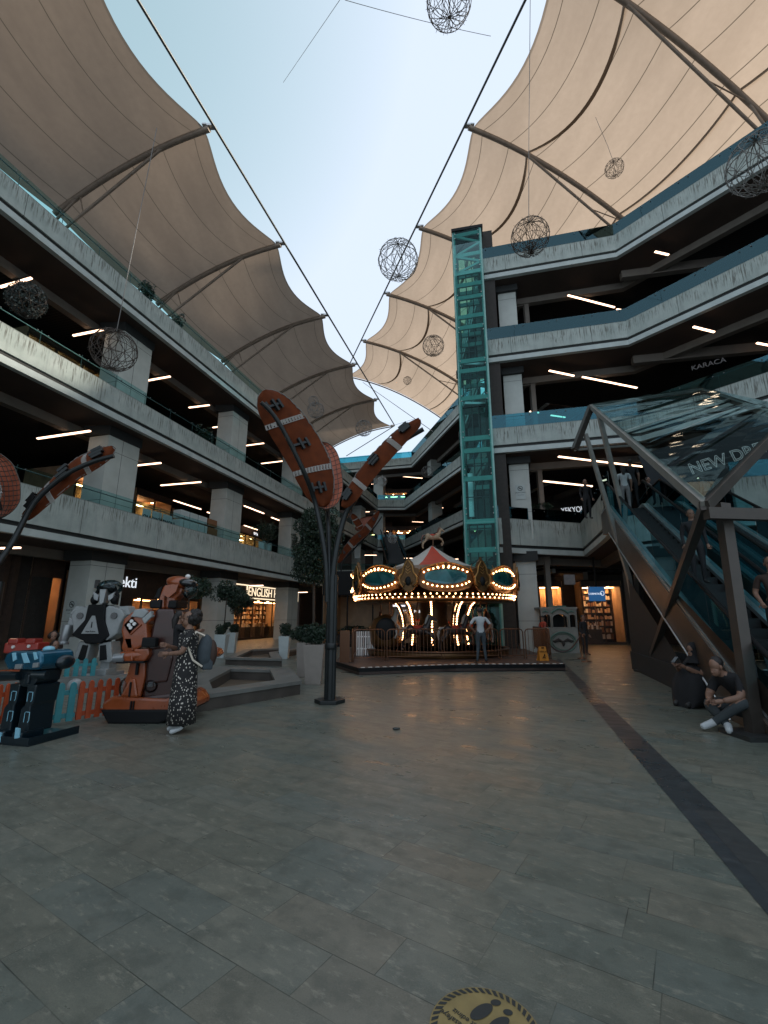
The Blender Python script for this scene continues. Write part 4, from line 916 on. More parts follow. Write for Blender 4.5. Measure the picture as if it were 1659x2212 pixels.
# ------------------------------------------------------------ leaf lamps
def leaf(root, centers, halfw, wdir, O, th=.05):
    C = [Vector(c) - O for c in centers]; n = len(C); wd = [Vector(w).normalized() for w in wdir]
    def row(t):
        f = t * (n - 1); i = min(int(f), n - 2); c = C[i].lerp(C[i + 1], f - i); ww = wd[i].lerp(wd[i + 1], f - i).normalized(); tan = (C[i + 1] - C[i]).normalized()
        hw = halfw * (max(0.0, 1 - abs(2 * t - 1) ** 2.5)) ** .5; nn = tan.cross(ww).normalized(); return c, ww, hw, nn
    NR, NC = 40, 8; gaps = ((.285, .325), (.675, .715))
    def surf(t0, t1, nr, lift, m, name):
        s = MB(); vs = []; fs = []
        for a in range(nr + 1):
            c, ww, hw, nn = row(t0 + (t1 - t0) * a / nr)
            for b in range(NC + 1):
                x = 2 * b / NC - 1; vs.append(c + ww * hw * x + nn * (lift + .10 * x * x))
        for a in range(nr):
            for b in range(NC): k = a * (NC + 1) + b; fs.append((k, k + 1, k + NC + 2, k + NC + 1))
        k = len(vs); vs += [v + Vector((0, 0, th)) for v in vs]; fs += [tuple(j + k for j in f)[::-1] for f in fs]
        s.add(vs, fs, smooth=True); return s.build(name, m, root)
    for t0, t1 in ((.004, gaps[0][0]), (gaps[0][1], gaps[1][0]), (gaps[1][1], .996)): surf(t0, t1, 14, 0, 'orange_leaf', 'leaf_panel')
    for g0, g1 in gaps:
        s = MB()
        for a in (g0 + .003, g1 - .003):
            c, ww, hw, nn = row(a); s.tube([c + ww * hw * x + nn * .1 * x * x for x in (-1, -.5, 0, .5, 1)], .012, 5)
        for k in range(13):
            x = -.96 + 1.92 * k / 12; c0, w0, h0, n0 = row(g0); c1, w1, h1, n1 = row(g1); s.tube([c0 + w0 * h0 * x + n0 * .1 * x * x, c1 + w1 * h1 * (x + .05) + n1 * .1 * x * x], .03, 4)
        s.build('lattice_band', 'white_lattice', root)
    s = MB(); rnd = random.Random(3)
    for sg in (-1, 1): s.tube([row(t)[0] + row(t)[1] * row(t)[2] * sg * 1.01 + row(t)[3] * .1 + Vector((rnd.uniform(-.012, .012), 0, rnd.uniform(-.012, .012) + th)) for t in [j / 50 for j in range(51)]], .012, 5)
    s.build('light_chain', 'wire_grey', root)
    s = MB()
    for t in (.16, .5, .84):
        c, ww, hw, nn = row(t); tan = (row(t + .02)[0] - row(t - .02)[0]).normalized()
        s.beam(c - ww * hw * .38 - nn * .05, c + ww * hw * .38 - nn * .05, .06, .05); s.beam(c - ww * hw * .38 - tan * .1 - nn * .06, c - ww * hw * .38 + tan * .1 - nn * .06, .07, .05)
        s.beam(c + ww * hw * .38 - tan * .12 - nn * .06, c + ww * hw * .38 + tan * .08 - nn * .06, .07, .05); s.beam(c - ww * hw * .05 - tan * .13 - nn * .06, c - ww * hw * .05 + tan * .13 - nn * .06, .09, .05)
    s.build('bracket', 'pole_black', root)
def lattice_leaf(root, centers, halfw, wdir, O, off=.16, rows=None):
    C = [Vector(c) - O for c in centers]; n = len(C); wd = [Vector(w).normalized() for w in wdir]; s = MB(); g = MB(); vs = []; fs = []; NR, NC = 30, 8
    for a in range(NR + 1):
        t = a / NR; f = t * (n - 1); i = min(int(f), n - 2); c = C[i].lerp(C[i + 1], f - i); ww = wd[i].lerp(wd[i + 1], f - i).normalized(); nn = (C[i + 1] - C[i]).normalized().cross(ww).normalized()
        hw = halfw * max(0, 1 - abs(2 * t - 1) ** 3.2) ** .5; r = [c + ww * hw * (2 * b / NC - 1) + nn * (off + .1 * (2 * b / NC - 1) ** 2) for b in range(NC + 1)]; vs += r
        if a % 2 == 0: g.tube(r, .008, 4)
    for a in range(NR):
        for b in range(NC): k = a * (NC + 1) + b; fs.append((k, k + 1, k + NC + 2, k + NC + 1))
    s.add(vs, fs, smooth=True).build('lit_face', 'orange_lattice', root)
    for b in range(0, NC + 1): g.tube([vs[a * (NC + 1) + b] for a in range(NR + 1)], .009, 4)
    g.build('light_net', 'wire_dark', root)
L1 = thing('leaf_lamp', 'tall black lamp with three large orange leaf blades in the middle of the plaza', 'sculptural lamp', G(712, 1518), group='leaf lamps of the plaza'); O = L1.location
hx = [(.3 * math.cos(a), .3 * math.sin(a)) for a in [math.pi / 3 * k for k in range(6)]]
MB().prism(hx, 0, .07).build('base_plate', 'pole_black', L1, bevel=.01)
for x, y in ((-.045, 0), (.0, -.03), (.045, 0)): MB().tube([(x, y, .07), (x, y, 2.45)], .068, 12).build('stem', 'pole_black', L1)
MB().lathe((0, 0, 1.0), [(.12, 0), (.125, .03), (.125, .09), (.12, .12)], 12).build('collar', 'pole_black', L1)
Yc = O.y
def arm(root, pts, O, r=.045, r1=None):
    P = [PY(*p) - O for p in pts]; Q = []
    for i in range(len(P) - 1):
        for k in range(4):
            t = k / 4; p0 = P[max(i - 1, 0)]; p1, p2 = P[i], P[i + 1]; p3 = P[min(i + 2, len(P) - 1)]
            Q.append(.5 * ((2 * p1) + (p2 - p0) * t + (2 * p0 - 5 * p1 + 4 * p2 - p3) * t * t + (3 * p1 - p0 - 3 * p2 + p3) * t ** 3))
    Q.append(P[-1]); MB().tube(Q, [r * (1.35 - .35 * k / (len(Q) - 1)) for k in range(len(Q))], 8).build('arm', 'pole_black', root)
zl_ = lambda x, y, Y: (*ZL(x, y), Y)
arm(L1, [(707, 1300, Yc), (704, 1215, Yc), zl_(985, 2150, Yc - .02), zl_(900, 1760, Yc), zl_(770, 1400, Yc - .4), zl_(620, 1080, Yc - .6), zl_(450, 750, Yc - .8), zl_(300, 520, Yc - .95), zl_(140, 365, Yc - 1.1)], O, .042)
cA = [PY(*Z, Y) for Z, Y in ((ZL(190, 212), 8.85), (ZL(330, 420), 9.0), (ZL(510, 680), 9.2), (ZL(690, 960), 9.4), (ZL(850, 1260), 9.5), (ZL(950, 1560), 9.6), (ZL(1010, 1838), 9.65))]
nd = lambda x, z: Vector((x, .15, z))
leaf(L1, cA, .44, [-nd(.88, .45), -nd(.87, .42), -nd(.9, .4), -nd(.93, .36), -nd(.95, .3), -nd(.97, .2), -nd(1, .1)], O)
cB = [PY(*Z9(x, y), Y) for x, y, Y in ((1110, 125, 8.6), (960, 230, 8.7), (800, 390, 8.8), (640, 560, 8.9), (480, 760, 9.0), (370, 920, 9.05), (285, 1040, 9.1))]
leaf(L1, cB, .21, [Vector((-.62, .45, .65))] * 7, O)
arm(L1, [(717, 1300, Yc), (722, 1215, Yc), (740, 1130, Yc), Z9(400, 1020) + (Yc - .05,), Z9(640, 690) + (Yc - .2,), Z9(880, 400) + (Yc - .35,), Z9(1160, 225) + (Yc - .5,)], O, .05)
cC = [PY(x, y, Y) for x, y, Y in ((722, 985, 10.4), (716, 1015, 10.0), (712, 1045, 9.7), (708, 1075, 9.5), (700, 1106, 9.4))]
lattice_leaf(L1, [PY(x, y, Y) for x, y, Y in ((690, 960, 10.6), (697, 1000, 10.3), (703, 1050, 10.0), (706, 1106, 9.7))], .40, [Vector((1, .1, .1))] * 4, O, off=0)
arm(L1, [(712, 1300, Yc), (711, 1200, Yc + .1), (708, 1110, Yc + .45), (700, 1010, Yc + 1.2)], O, .045)
L2 = thing('leaf_lamp', 'black lamp with orange leaf blades cut by the left edge above the blue robot', 'sculptural lamp', G(-70, 1560), group='leaf lamps of the plaza'); O = L2.location
MB().prism(hx, 0, .07).build('base_plate', 'pole_black', L2, bevel=.01)
for x, y in ((-.09, 0), (.0, -.06), (.09, 0)): MB().tube([(x, y, .07), (x, y, 2.2)], .075, 10).build('stem', 'pole_black', L2)
Y2 = 7.9
arm(L2, [(-68, 1320, O.y), (-20, 1240, 7.6), (28, 1170, Y2), (75, 1085, Y2 + .1), (140, 1027, Y2 + .1), (200, 998, Y2 + .1), (246, 985, Y2 + .1)], O, .04)
leaf(L2, [PY(x, y, Y2 + .25) for x, y in ((241, 968), (205, 985), (160, 1008), (120, 1040), (80, 1078), (45, 1117))], .25, [Vector((-.45, .3, .85))] * 6, O)
lattice_leaf(L2, [PY(x, y, 7.9) for x, y in ((-30, 972), (-6, 1005), (8, 1045), (10, 1085), (0, 1122))], .37, [Vector((1, 0, .0))] * 5, O, off=0)
leaf(L2, [PY(x, y, 7.6) for x, y in ((-70, 990), (-40, 1030), (-24, 1070), (-16, 1112))], .28, [Vector((1, 0, .2))] * 4, O)
L3 = thing('leaf_lamp', 'far smaller orange leaf lamp rising behind the central lamp and tree', 'sculptural lamp', G(742, 1375) , group='leaf lamps of the plaza'); O = L3.location; Y3 = O.y
MB().prism(hx, 0, .07).build('base_plate', 'pole_black', L3)
for x, y in ((-.09, 0), (.09, 0)): MB().tube([(x, y, .07), (x, y, 4.0)], .07, 8).build('stem', 'pole_black', L3)
z9 = lambda x, y, Y: (*Z9(x, y), Y)
arm(L3, [(742, 1290, Y3), (738, 1250, Y3), z9(300, 1650, Y3), z9(420, 1500, Y3), z9(620, 1290, Y3), z9(720, 1150, Y3)], O, .06)
leaf(L3, [PY(*Z9(x, y), Y3 - .3) for x, y in ((690, 1095), (620, 1200), (540, 1310), (430, 1400), (340, 1500), (250, 1640))], .42, [Vector((-.6, .3, .7))] * 6, O)
leaf(L3, [PY(*Z9(x, y), Y3 + .2) for x, y in ((400, 1130), (440, 1190), (480, 1250), (500, 1300))], .35, [Vector((.8, .3, .5))] * 4, O)
lattice_leaf(L3, [PY(*Z9(x, y), Y3 + .5) for x, y in ((555, 1150), (540, 1200), (525, 1260), (515, 1300))], .8, [Vector((1, 0, .2))] * 4, O, off=0)
for r_ in (T,): pass
# ------------------------------------------------------------ small mesh language
def prims(name, m, root, L, bevel=0, tf=None, **kw):
    b = MB()
    for p in L:
        k = p[0]
        if k == 'b': b.box(p[1:4], p[4:7], p[7:10] if len(p) > 7 else (0, 0, 0))
        elif k == 'c': b.tube([p[1], p[2]], [p[3], p[4] if len(p) > 4 else p[3]], 14)
        elif k == 't': b.tube(p[1], p[2], 8)
        elif k == 's': b.sph(p[1], p[2], 16, 10, p[3] if len(p) > 3 else (0, 0, 0))
        elif k == 'p': b.poly(p[1], p[2], p[3])
        elif k == 'l': b.lathe(p[1], p[2], p[3] if len(p) > 3 else 16)
    return b.build(name, m, root, bevel=bevel, **kw)
# ------------------------------------------------------------ robot rides
W = G(206, 1470); q = lambda x, y: ((x - 720) / 265, (1000 - y) / 265)
RW = thing('robot_ride', 'white and grey robot ride with a black bib marked 1', 'robot ride', W, group='robot rides at the left of the plaza')
prims('base_plate', 'robot_grey', RW, [('b', 0, .1, .06, 1.15, 1.2, .12), ('b', 0, .1, .16, .9, .9, .1)], .03)
for s in (-1, 1):
    prims('leg', 'robot_white', RW, [('p', [(s * .1, .95), (s * .42, 1.0), (s * .52, .52), (s * .44, .46), (s * .16, .5)][::s], -.25, .2), ('b', s * .3, -.02, .35, .24, .36, .3), ('b', s * .3, -.1, .24, .3, .5, .16)], .03)
    prims('shin_panel', 'black', RW, [('p', [(s * .16, .9), (s * .3, .92), (s * .38, .55), (s * .2, .52)][::s], -.28, -.24)], .01)
    prims('shoulder', 'robot_white', RW, [('p', [(s * .18, 1.86), (s * .26, 1.93), (s * .62, 1.82), (s * .72, 1.66), (s * .62, 1.42), (s * .58, 1.2), (s * .42, 1.08), (s * .3, 1.02), (s * .26, 1.3)][::s], -.3, .25), ('p', [(s * .45, 1.9), (s * .7, 1.92), (s * .82, 1.7), (s * .6, 1.62)][::s], -.2, .2)], .035)
    prims('lamp_port', 'black_gloss', RW, [('c', (s * .45, -.33, 1.66), (s * .45, -.28, 1.66), .085)])
    prims('forearm', 'robot_grey', RW, [('c', (s * .86, -.1, 1.42), (s * .9, -.14, .98), .12, .1), ('c', (s * .9, -.14, 1.0), (s * .9, -.14, .92), .13, .13), ('p', [(s * .76, 1.5), (s * .92, 1.62), (s * .98, 1.2), (s * .82, 1.1)][::s], -.02, .15)], .01)
prims('torso', 'black', RW, [('p', [(-.26, 1.95), (.2, 1.95), (.22, 1.55), (.4, 1.15), (.26, 1.02), (.2, .95), (-.2, .95), (-.26, 1.02), (-.6, 1.16), (-.3, 1.55)], -.34, .1)], .03)
tp_ = prims('number_plate', 'robot_white', RW, [('p', [(-.32, 1.2), (.13, 1.2), (-.02, 1.66), (-.1, 1.66)], -.37, -.345)], .006)
textmesh('1', .22, 'lettering', 'black', tp_, facing((-.07, -.375, 1.42), 0), .004); textmesh('Robot Ride'[:0] or 'Asya Robot', .055, 'lettering', 'black', tp_, facing((-.08, -.375, 1.26), 0), .003)
prims('head', 'black', RW, [('t', [(-.32, 0, 1.95), (-.33, 0, 2.2), (-.18, 0, 2.42), (0, 0, 2.46), (.18, 0, 2.42), (.3, 0, 2.2), (.28, 0, 1.95)], .055), ('s', (-.28, -.05, 2.08), (.1, .12, .12)), ('s', (.26, -.05, 2.08), (.1, .12, .12)), ('s', (0, .05, 2.38), (.2, .22, .12))])
prims('face_guard', 'robot_grey', RW, [('p', [(-.09, 2.36), (.09, 2.36), (.06, 2.0), (0, 1.93), (-.06, 2.0)], -.22, .05), ('p', [(-.3, 2.3), (-.12, 2.2), (-.14, 2.04), (-.26, 2.1)], -.16, -.1), ('p', [(.3, 2.3), (.12, 2.2), (.14, 2.04), (.26, 2.1)][::-1], -.16, -.1)], .02)
prims('crown_dome', 'plastic_clear', RW, [('s', (0, .1, 2.42), (.33, .3, .22))])
# orange ride
O_ = G(330, 1552); q1 = lambda x, y: ((x - 1130) / 408, (1335 - y) / 408)
RO = thing('robot_ride', 'tall orange robot ride with a black visor and a clear face bubble', 'robot ride', O_, group='robot rides at the left of the plaza')
def pq(pts): return [q1(*p) for p in pts]
prims('base_skirt', 'black', RO, [('p', pq([(800, 1235), (870, 1335), (1270, 1335), (1450, 1270), (1520, 1235)]), -.5, .55)], .03)
prims('base_hull', 'robot_orange', RO, [('p', pq([(800, 1190), (870, 1140), (1080, 1150), (1300, 1160), (1440, 1120), (1480, 1140), (1525, 1195), (1520, 1235), (1300, 1275), (900, 1275), (800, 1235)]), -.46, .5)], .045)
prims('hull_stripe', 'black', RO, [('b', *q1(1035, 1215)[:1], -.475, q1(0, 1215)[1], .025, .03, .2), ('b', q1(1055, 0)[0], -.475, q1(0, 1215)[1], .025, .03, .2), ('b', q1(1470, 0)[0], -.475, q1(0, 1170)[1], .02, .03, .16), ('b', q1(1490, 0)[0], -.475, q1(0, 1170)[1], .02, .03, .16)])
prims('front_leg', 'robot_orange', RO, [('p', pq([(950, 1150), (1090, 1150), (1110, 1000), (1100, 880), (975, 880), (960, 980), (930, 1060)]), -.42, -.05), ('p', pq([(930, 1150), (1000, 1010), (1040, 1010), (1080, 1150)]), -.46, -.3)], .04)
prims('leg_slots', 'black', RO, [('b', q1(1045, 0)[0], -.44, q1(0, 940)[1], .05, .06, .22), ('b', q1(1012, 0)[0], -.47, q1(0, 1090)[1], .035, .03, .26)], .01)
prims('knee_bubble', 'plastic_clear', RO, [('s', (*q1(940, 1080)[:1], -.35, q1(0, 1080)[1]), (.1, .12, .17)), ('s', (q1(1160, 0)[0], -.4, q1(0, 1070)[1]), (.13, .1, .12))])
prims('seat_body', 'robot_dark_red', RO, [('p', pq([(1100, 1160), (1100, 760), (1130, 480), (1280, 480), (1350, 760), (1360, 1160)]), -.38, .42), ('p', pq([(1080, 1150), (1350, 1120), (1350, 1200), (1080, 1210)]), -.42, .4)], .05)
prims('seat_ledge', 'robot_dark_red', RO, [('p', pq([(1110, 790), (1300, 760), (1320, 860), (1290, 1040), (1120, 1060)]), -.42, -.2)], .04)
sh = prims('shoulder_shell', 'robot_orange', RO, [('p', pq([(895, 560), (950, 510), (1000, 480), (1090, 490), (1135, 520), (1120, 580), (1090, 600), (1115, 720), (1100, 760), (1020, 800), (950, 800), (910, 720), (885, 650)]), -.5, -.12)], .05)
prims('shoulder_cap', 'robot_white', sh, [('p', pq([(955, 545), (990, 485), (1060, 478), (1100, 505), (1060, 555), (1010, 545)]), -.54, -.2), ('p', pq([(1050, 560), (1120, 495), (1135, 540), (1080, 600)]), -.53, -.4)], .02)
dp = prims('lamp_plate', 'black', sh, [('p', pq([(930, 605), (978, 558), (1030, 600), (972, 655)]), -.53, -.5)], .01)
prims('lamp_rim', 'robot_orange', sh, [('p', pq([(905, 605), (978, 530), (985, 535), (915, 608), (972, 670), (1050, 600), (1056, 605), (972, 685)]), -.53, -.49)], .01)
for x, y in ((975, 577), (957, 607), (1000, 598), (973, 627)): prims('lamp', 'white_paint', dp, [('c', (q1(x, 0)[0], -.56, q1(0, y)[1]), (q1(x, 0)[0], -.52, q1(0, y)[1]), .033)])
prims('forearm', 'robot_orange', RO, [('c', (q1(910, 0)[0], -.5, q1(0, 850)[1]), (q1(1130, 0)[0], -.45, q1(0, 830)[1]), .1, .09), ('p', pq([(915, 700), (985, 700), (1010, 800), (940, 830), (905, 780)]), -.5, -.25), ('p', pq([(1020, 790), (1140, 785), (1150, 830), (1120, 880), (1030, 880)]), -.55, -.35), ('p', pq([(950, 840), (1020, 820), (1030, 880), (960, 885)]), -.58, -.42)], .03)
prims('cannon_tip', 'robot_grey', RO, [('c', (q1(870, 0)[0], -.52, q1(0, 862)[1]), (q1(955, 0)[0], -.52, q1(0, 856)[1]), .095, .105), ('c', (q1(862, 0)[0], -.52, q1(0, 862)[1]), (q1(872, 0)[0], -.52, q1(0, 862)[1]), .05, .095)])
prims('forearm_underside', 'black', RO, [('b', q1(1010, 0)[0], -.5, q1(0, 885)[1], .55, .2, .04)], .01)
prims('far_hand', 'robot_orange', RO, [('p', pq([(1500, 800), (1580, 785), (1640, 800), (1660, 840), (1620, 870), (1500, 860)]), -.1, .2), ('p', pq([(1500, 870), (1590, 870), (1580, 900), (1500, 900)]), -.05, .1)], .03)
prims('control_box', 'black', RO, [('p', pq([(1090, 700), (1200, 705), (1200, 775), (1085, 770)]), -.6, -.45)], .02)
prims('neck', 'robot_orange', RO, [('p', pq([(1150, 480), (1160, 330), (1210, 260), (1300, 270), (1290, 350), (1240, 400), (1240, 480)]), -.14, .18), ('p', pq([(1110, 480), (1105, 380), (1140, 300), (1180, 280), (1160, 400), (1170, 480)]), -.22, -.1)], .04)
prims('neck_guard', 'black', RO, [('p', pq([(1050, 410), (1150, 405), (1150, 478), (1060, 475)]), -.3, .3), ('p', pq([(1215, 410), (1285, 410), (1280, 475), (1210, 475)]), -.3, .3), ('p', pq([(1075, 400), (1100, 320), (1140, 290), (1120, 400)]), -.25, .25)], .03)
prims('helmet', 'robot_orange', RO, [('s', (q1(1250, 0)[0], 0, q1(0, 262)[1]), (.30, .27, .14), (0, 8, 0)), ('p', pq([(1160, 290), (1280, 270), (1260, 340), (1200, 390), (1150, 360)]), -.25, .2)], 0)
prims('visor', 'black_gloss', RO, [('s', (q1(1335, 0)[0], -.08, q1(0, 268)[1]), (.2, .24, .1), (0, 10, 0))])
prims('face_bubble', 'plastic_clear', RO, [('s', (q1(1350, 0)[0], -.05, q1(0, 325)[1]), (.16, .2, .17))])
prims('beacon', 'white_paint', RO, [('s', (q1(1310, 0)[0], 0, q1(0, 207)[1]), (.055, .055, .045))])
RO.scale = (.80, .8, .835)
# blue ride
B0 = G(56, 1597); 
RBt = thing('robot_ride', 'metallic blue and black robot ride on a tray at the lower left edge', 'robot ride', B0, rz=R_(-14), group='robot rides at the left of the plaza'); s_ = 1 / 475
def q3(x, y): return ((x - 235) * s_, (1475 - y) * s_)
def p3(pts): return [q3(*p) for p in pts]
prims('tray', 'robot_navy', RBt, [('b', -.08, .1, .03, 1.25, 1.0, .06), ('b', -.08, -.4, .08, 1.25, .03, .1), ('b', .53, .1, .08, .03, 1.0, .1), ('b', -.69, .1, .08, .03, 1.0, .1)], .008)
prims('chest', 'robot_blue', RBt, [('p', p3([(55, 860), (80, 800), (130, 785), (420, 780), (465, 800), (485, 880), (450, 925), (120, 930)]), -.38, .3), ('p', p3([(0, 890), (60, 830), (110, 830), (120, 930), (40, 935)]), -.2, .25)], .045)
prims('chest_bars', 'pale_blue', RBt, [('p', p3([(150, 800), (185, 795), (210, 850), (180, 865)]), -.4, -.37), ('p', p3([(380, 790), (410, 790), (440, 840), (410, 850)]), -.4, -.37), ('p', p3([(250, 800), (300, 795), (360, 870), (300, 875)]), -.395, -.37)], .006)
for a_ in ([(215, 885), (290, 880), (285, 918), (213, 922)], [(405, 870), (462, 866), (460, 902), (405, 908)]): prims('headlight', 'robot_grey', RBt, [('p', p3(a_), -.41, -.37)], .008)
prims('neck_bubble', 'pale_blue', RBt, [('s', (q3(330, 0)[0], 0, q3(0, 775)[1]), (.1, .1, .05))])
prims('shoulder', 'robot_navy', RBt, [('s', (q3(60, 0)[0], 0, q3(0, 885)[1]), (.17, .2, .13)), ('s', (q3(480, 0)[0], .1, q3(0, 880)[1]), (.1, .2, .12))])
prims('forearm', 'robot_navy', RBt, [('c', (q3(20, 0)[0], -.3, q3(0, 985)[1]), (q3(240, 0)[0], -.34, q3(0, 975)[1]), .085, .07), ('c', (q3(390, 0)[0], -.34, q3(0, 960)[1]), (q3(520, 0)[0], -.3, q3(0, 962)[1]), .06, .07)])
prims('waist', 'robot_navy', RBt, [('p', p3([(190, 930), (420, 930), (400, 1020), (360, 1060), (250, 1060), (210, 1020)]), -.28, .2), ('b', q3(310, 0)[0], -.29, q3(0, 1000)[1], .12, .05, .16)], .03)
for x0, x1, f in ((160, 190, (155, 1385)), (350, 370, (340, 1345))):
    lg = prims('leg', 'robot_navy', RBt, [('p', p3([(x0 - 40, 1040), (x1 + 45, 1040), (x1 + 30, 1180), (x1 + 15, 1200), (x1 + 20, 1400), (x0 - 75, 1400), (x0 - 65, 1220), (x0 - 30, 1190)]), -.28, .2), ('b', q3(x0, 0)[0], -.18, .12, .22, .42, .16)], .03)
    for cy, hh in ((1130, 70), (1280, 75)):
        x = q3(x1 - 2, 0)[0]; z = q3(0, cy)[1]; h = hh / 2 * s_; w = .055; prims('light_outline', 'pale_blue', lg, [('t', [(x - w, -.29, z - h), (x - w, -.29, z + h * .8), (x - w * .7, -.29, z + h), (x + w * .9, -.29, z + h), (x + w, -.29, z - h * .6), (x + w * .6, -.29, z - h)], .006)])
    prims('foot_plate', 'pale_blue', lg, [('p', p3([(f[0], f[1]), (f[0] + 42, f[1] + 4), (f[0] + 50, f[1] + 72), (f[0] + 6, f[1] + 78)]), -.42, -.39)], .005)
RBt.scale = (.74, .74, .8)
# red ride behind
R0 = G(45, 1478)
RR = thing('robot_ride', 'glossy red robot ride partly hidden behind the blue one', 'robot ride', R0, group='robot rides at the left of the plaza')
prims('body', 'robot_red', RR, [('b', 0, 0, .95, 1.0, .5, .28), ('b', -.25, -.1, 1.12, .3, .35, .16), ('b', .25, -.1, 1.12, .3, .35, .16), ('b', 0, .1, .45, .6, .5, .8)], .05)
RR.scale = (.85, .85, .92)
prims('lamp', 'white_paint', RR, [('c', (-.2, -.3, .98), (-.2, -.25, .98), .04), ('c', (.25, -.3, 1.0), (.25, -.25, 1.0), .04)])
prims('base_plate', 'black', RR, [('b', 0, 0, .05, 1.0, .9, .1)], .02)
prims('orange_ride_hull', 'robot_orange', RR, [('b', .1, -.3, .3, 1.0, .2, .2)], .04)
# picket fences
def picket(a, b, m, label, n, h=.55):
    a, b = Vector((*a[:2], 0)), Vector((*b[:2], 0)); t = thing('picket_fence', label, 'fence', a, rz=math.atan2(b.y - a.y, b.x - a.x), group='low plastic picket fences'); L = (b - a).length; w = L / n
    for k in range(n):
        x = (k + .5) * w; pw = w * .29; pts = [(x - pw, .04), (x + pw, .04), (x + pw, h - .06), (x + pw * .7, h - .02), (x, h), (x - pw * .7, h - .02), (x - pw, h - .06)]
        MB().poly(pts, -.02, .02).build('picket', m, t, bevel=.006)
    for z in (.12, h - .16): MB().box((L / 2, .03, z), (L, .03, .07)).build('rail', m, t, bevel=.006)
    return t
picket(G(108, 1569), G(160, 1562), 'fence_teal', 'teal picket fence section right behind the legs of the blue robot', 2, .62)
picket(G(157, 1562), G(254, 1547), 'fence_orange', 'orange red picket fence between the teal fence and the orange robot', 5, .62)
picket(G(52, 1578), G(110, 1568), 'fence_teal', 'teal picket fence section seen between the legs of the blue robot', 3, .6)
picket(G(-40, 1578), G(28, 1565), 'fence_orange', 'orange picket fence section at the left edge behind the blue robot', 4, .62)
picket(G(130, 1482), G(206, 1476), 'fence_teal', 'teal picket fence farther back below the white robot', 4, .62)
t = tag(prims('ball', 'robot_white', None, [('s', (0, 0, 0), .12)]), 'pale ball resting on top of the near teal picket fence', 'ball'); t.location = G(153, 1545) + Vector((0, 0, .47))
m = MB(); a, b = G(-30, 1502), G(272, 1490); a.z = b.z = 0; m.beam(a + Vector((0, 0, .15)), b + Vector((0, 0, .15)), .5, .3); o = m.build('kerb_wall', 'stone_rim'); tag(o, 'low pale stone kerb behind the picket fences', 'low wall')
# ------------------------------------------------------------ basins
def basin(outer, name_label, h, wid):
    P = [G(x, y, h) for x, y in outer]; c = sum(P, Vector()) / len(P); c.z = 0; t = thing('basin', name_label, 'basin', c)
    n = len(P); inn = []
    for i in range(n):
        a, b, d = P[i - 1], P[i], P[(i + 1) % n]; u = (a - b).normalized(); v = (d - b).normalized(); s = (u + v); s = s.normalized() if s.length > .05 else Vector((-u.y, u.x, 0))
        if s.dot(c - b) < 0: s = -s
        sn = max(.35, abs(u.cross(s).length)); inn.append(b + s * wid / sn)
    m = MB(); m.add([p - c for p in P + inn], [(i, (i + 1) % n, n + (i + 1) % n, n + i) for i in range(n)]); m.add([p - c - Vector((0, 0, .07)) for p in P + inn], [(n + i, n + (i + 1) % n, (i + 1) % n, i) for i in range(n)])
    m.add([p - c for p in P] + [p - c - Vector((0, 0, .07)) for p in P], [(i, n + i, n + (i + 1) % n, (i + 1) % n) for i in range(n)]); m.add([p - c for p in inn] + [p - c - Vector((0, 0, .07)) for p in inn], [(i, (i + 1) % n, n + (i + 1) % n, n + i) for i in range(n)])
    m.build('rim', 'stone_rim', t)
    Q = [p + (c - p) * .02 for p in P]; m = MB(); m.add([Vector((p.x - c.x, p.y - c.y, h - .07)) for p in Q] + [Vector((p.x - c.x, p.y - c.y, 0)) for p in Q], [(i, n + i, n + (i + 1) % n, (i + 1) % n) for i in range(n)])
    Q = [p - (c - p) * .02 for p in inn]; m.add([Vector((p.x - c.x, p.y - c.y, h - .07)) for p in Q] + [Vector((p.x - c.x, p.y - c.y, 0)) for p in Q], [(i, (i + 1) % n, n + (i + 1) % n, n + i) for i in range(n)]); m.build('side_wall', 'stone_side', t)
    MB().add([Vector((p.x - c.x, p.y - c.y, .012)) for p in inn], [tuple(range(n))]).build('basin_floor', 'basin_floor', t)
basin([Z2(-60, 1590), Z2(1002, 1437), Z2(900, 1325), Z2(250, 1308), Z2(-60, 1440)], 'near angular shallow stone basin with a raised rim, empty', .28, .55)
basin([Z2(320, 1232), Z2(830, 1245), Z2(790, 1185), Z2(960, 1160), Z2(940, 1140), Z2(500, 1160)], 'farther angular stone basin by the bookshop, empty', .25, .35)
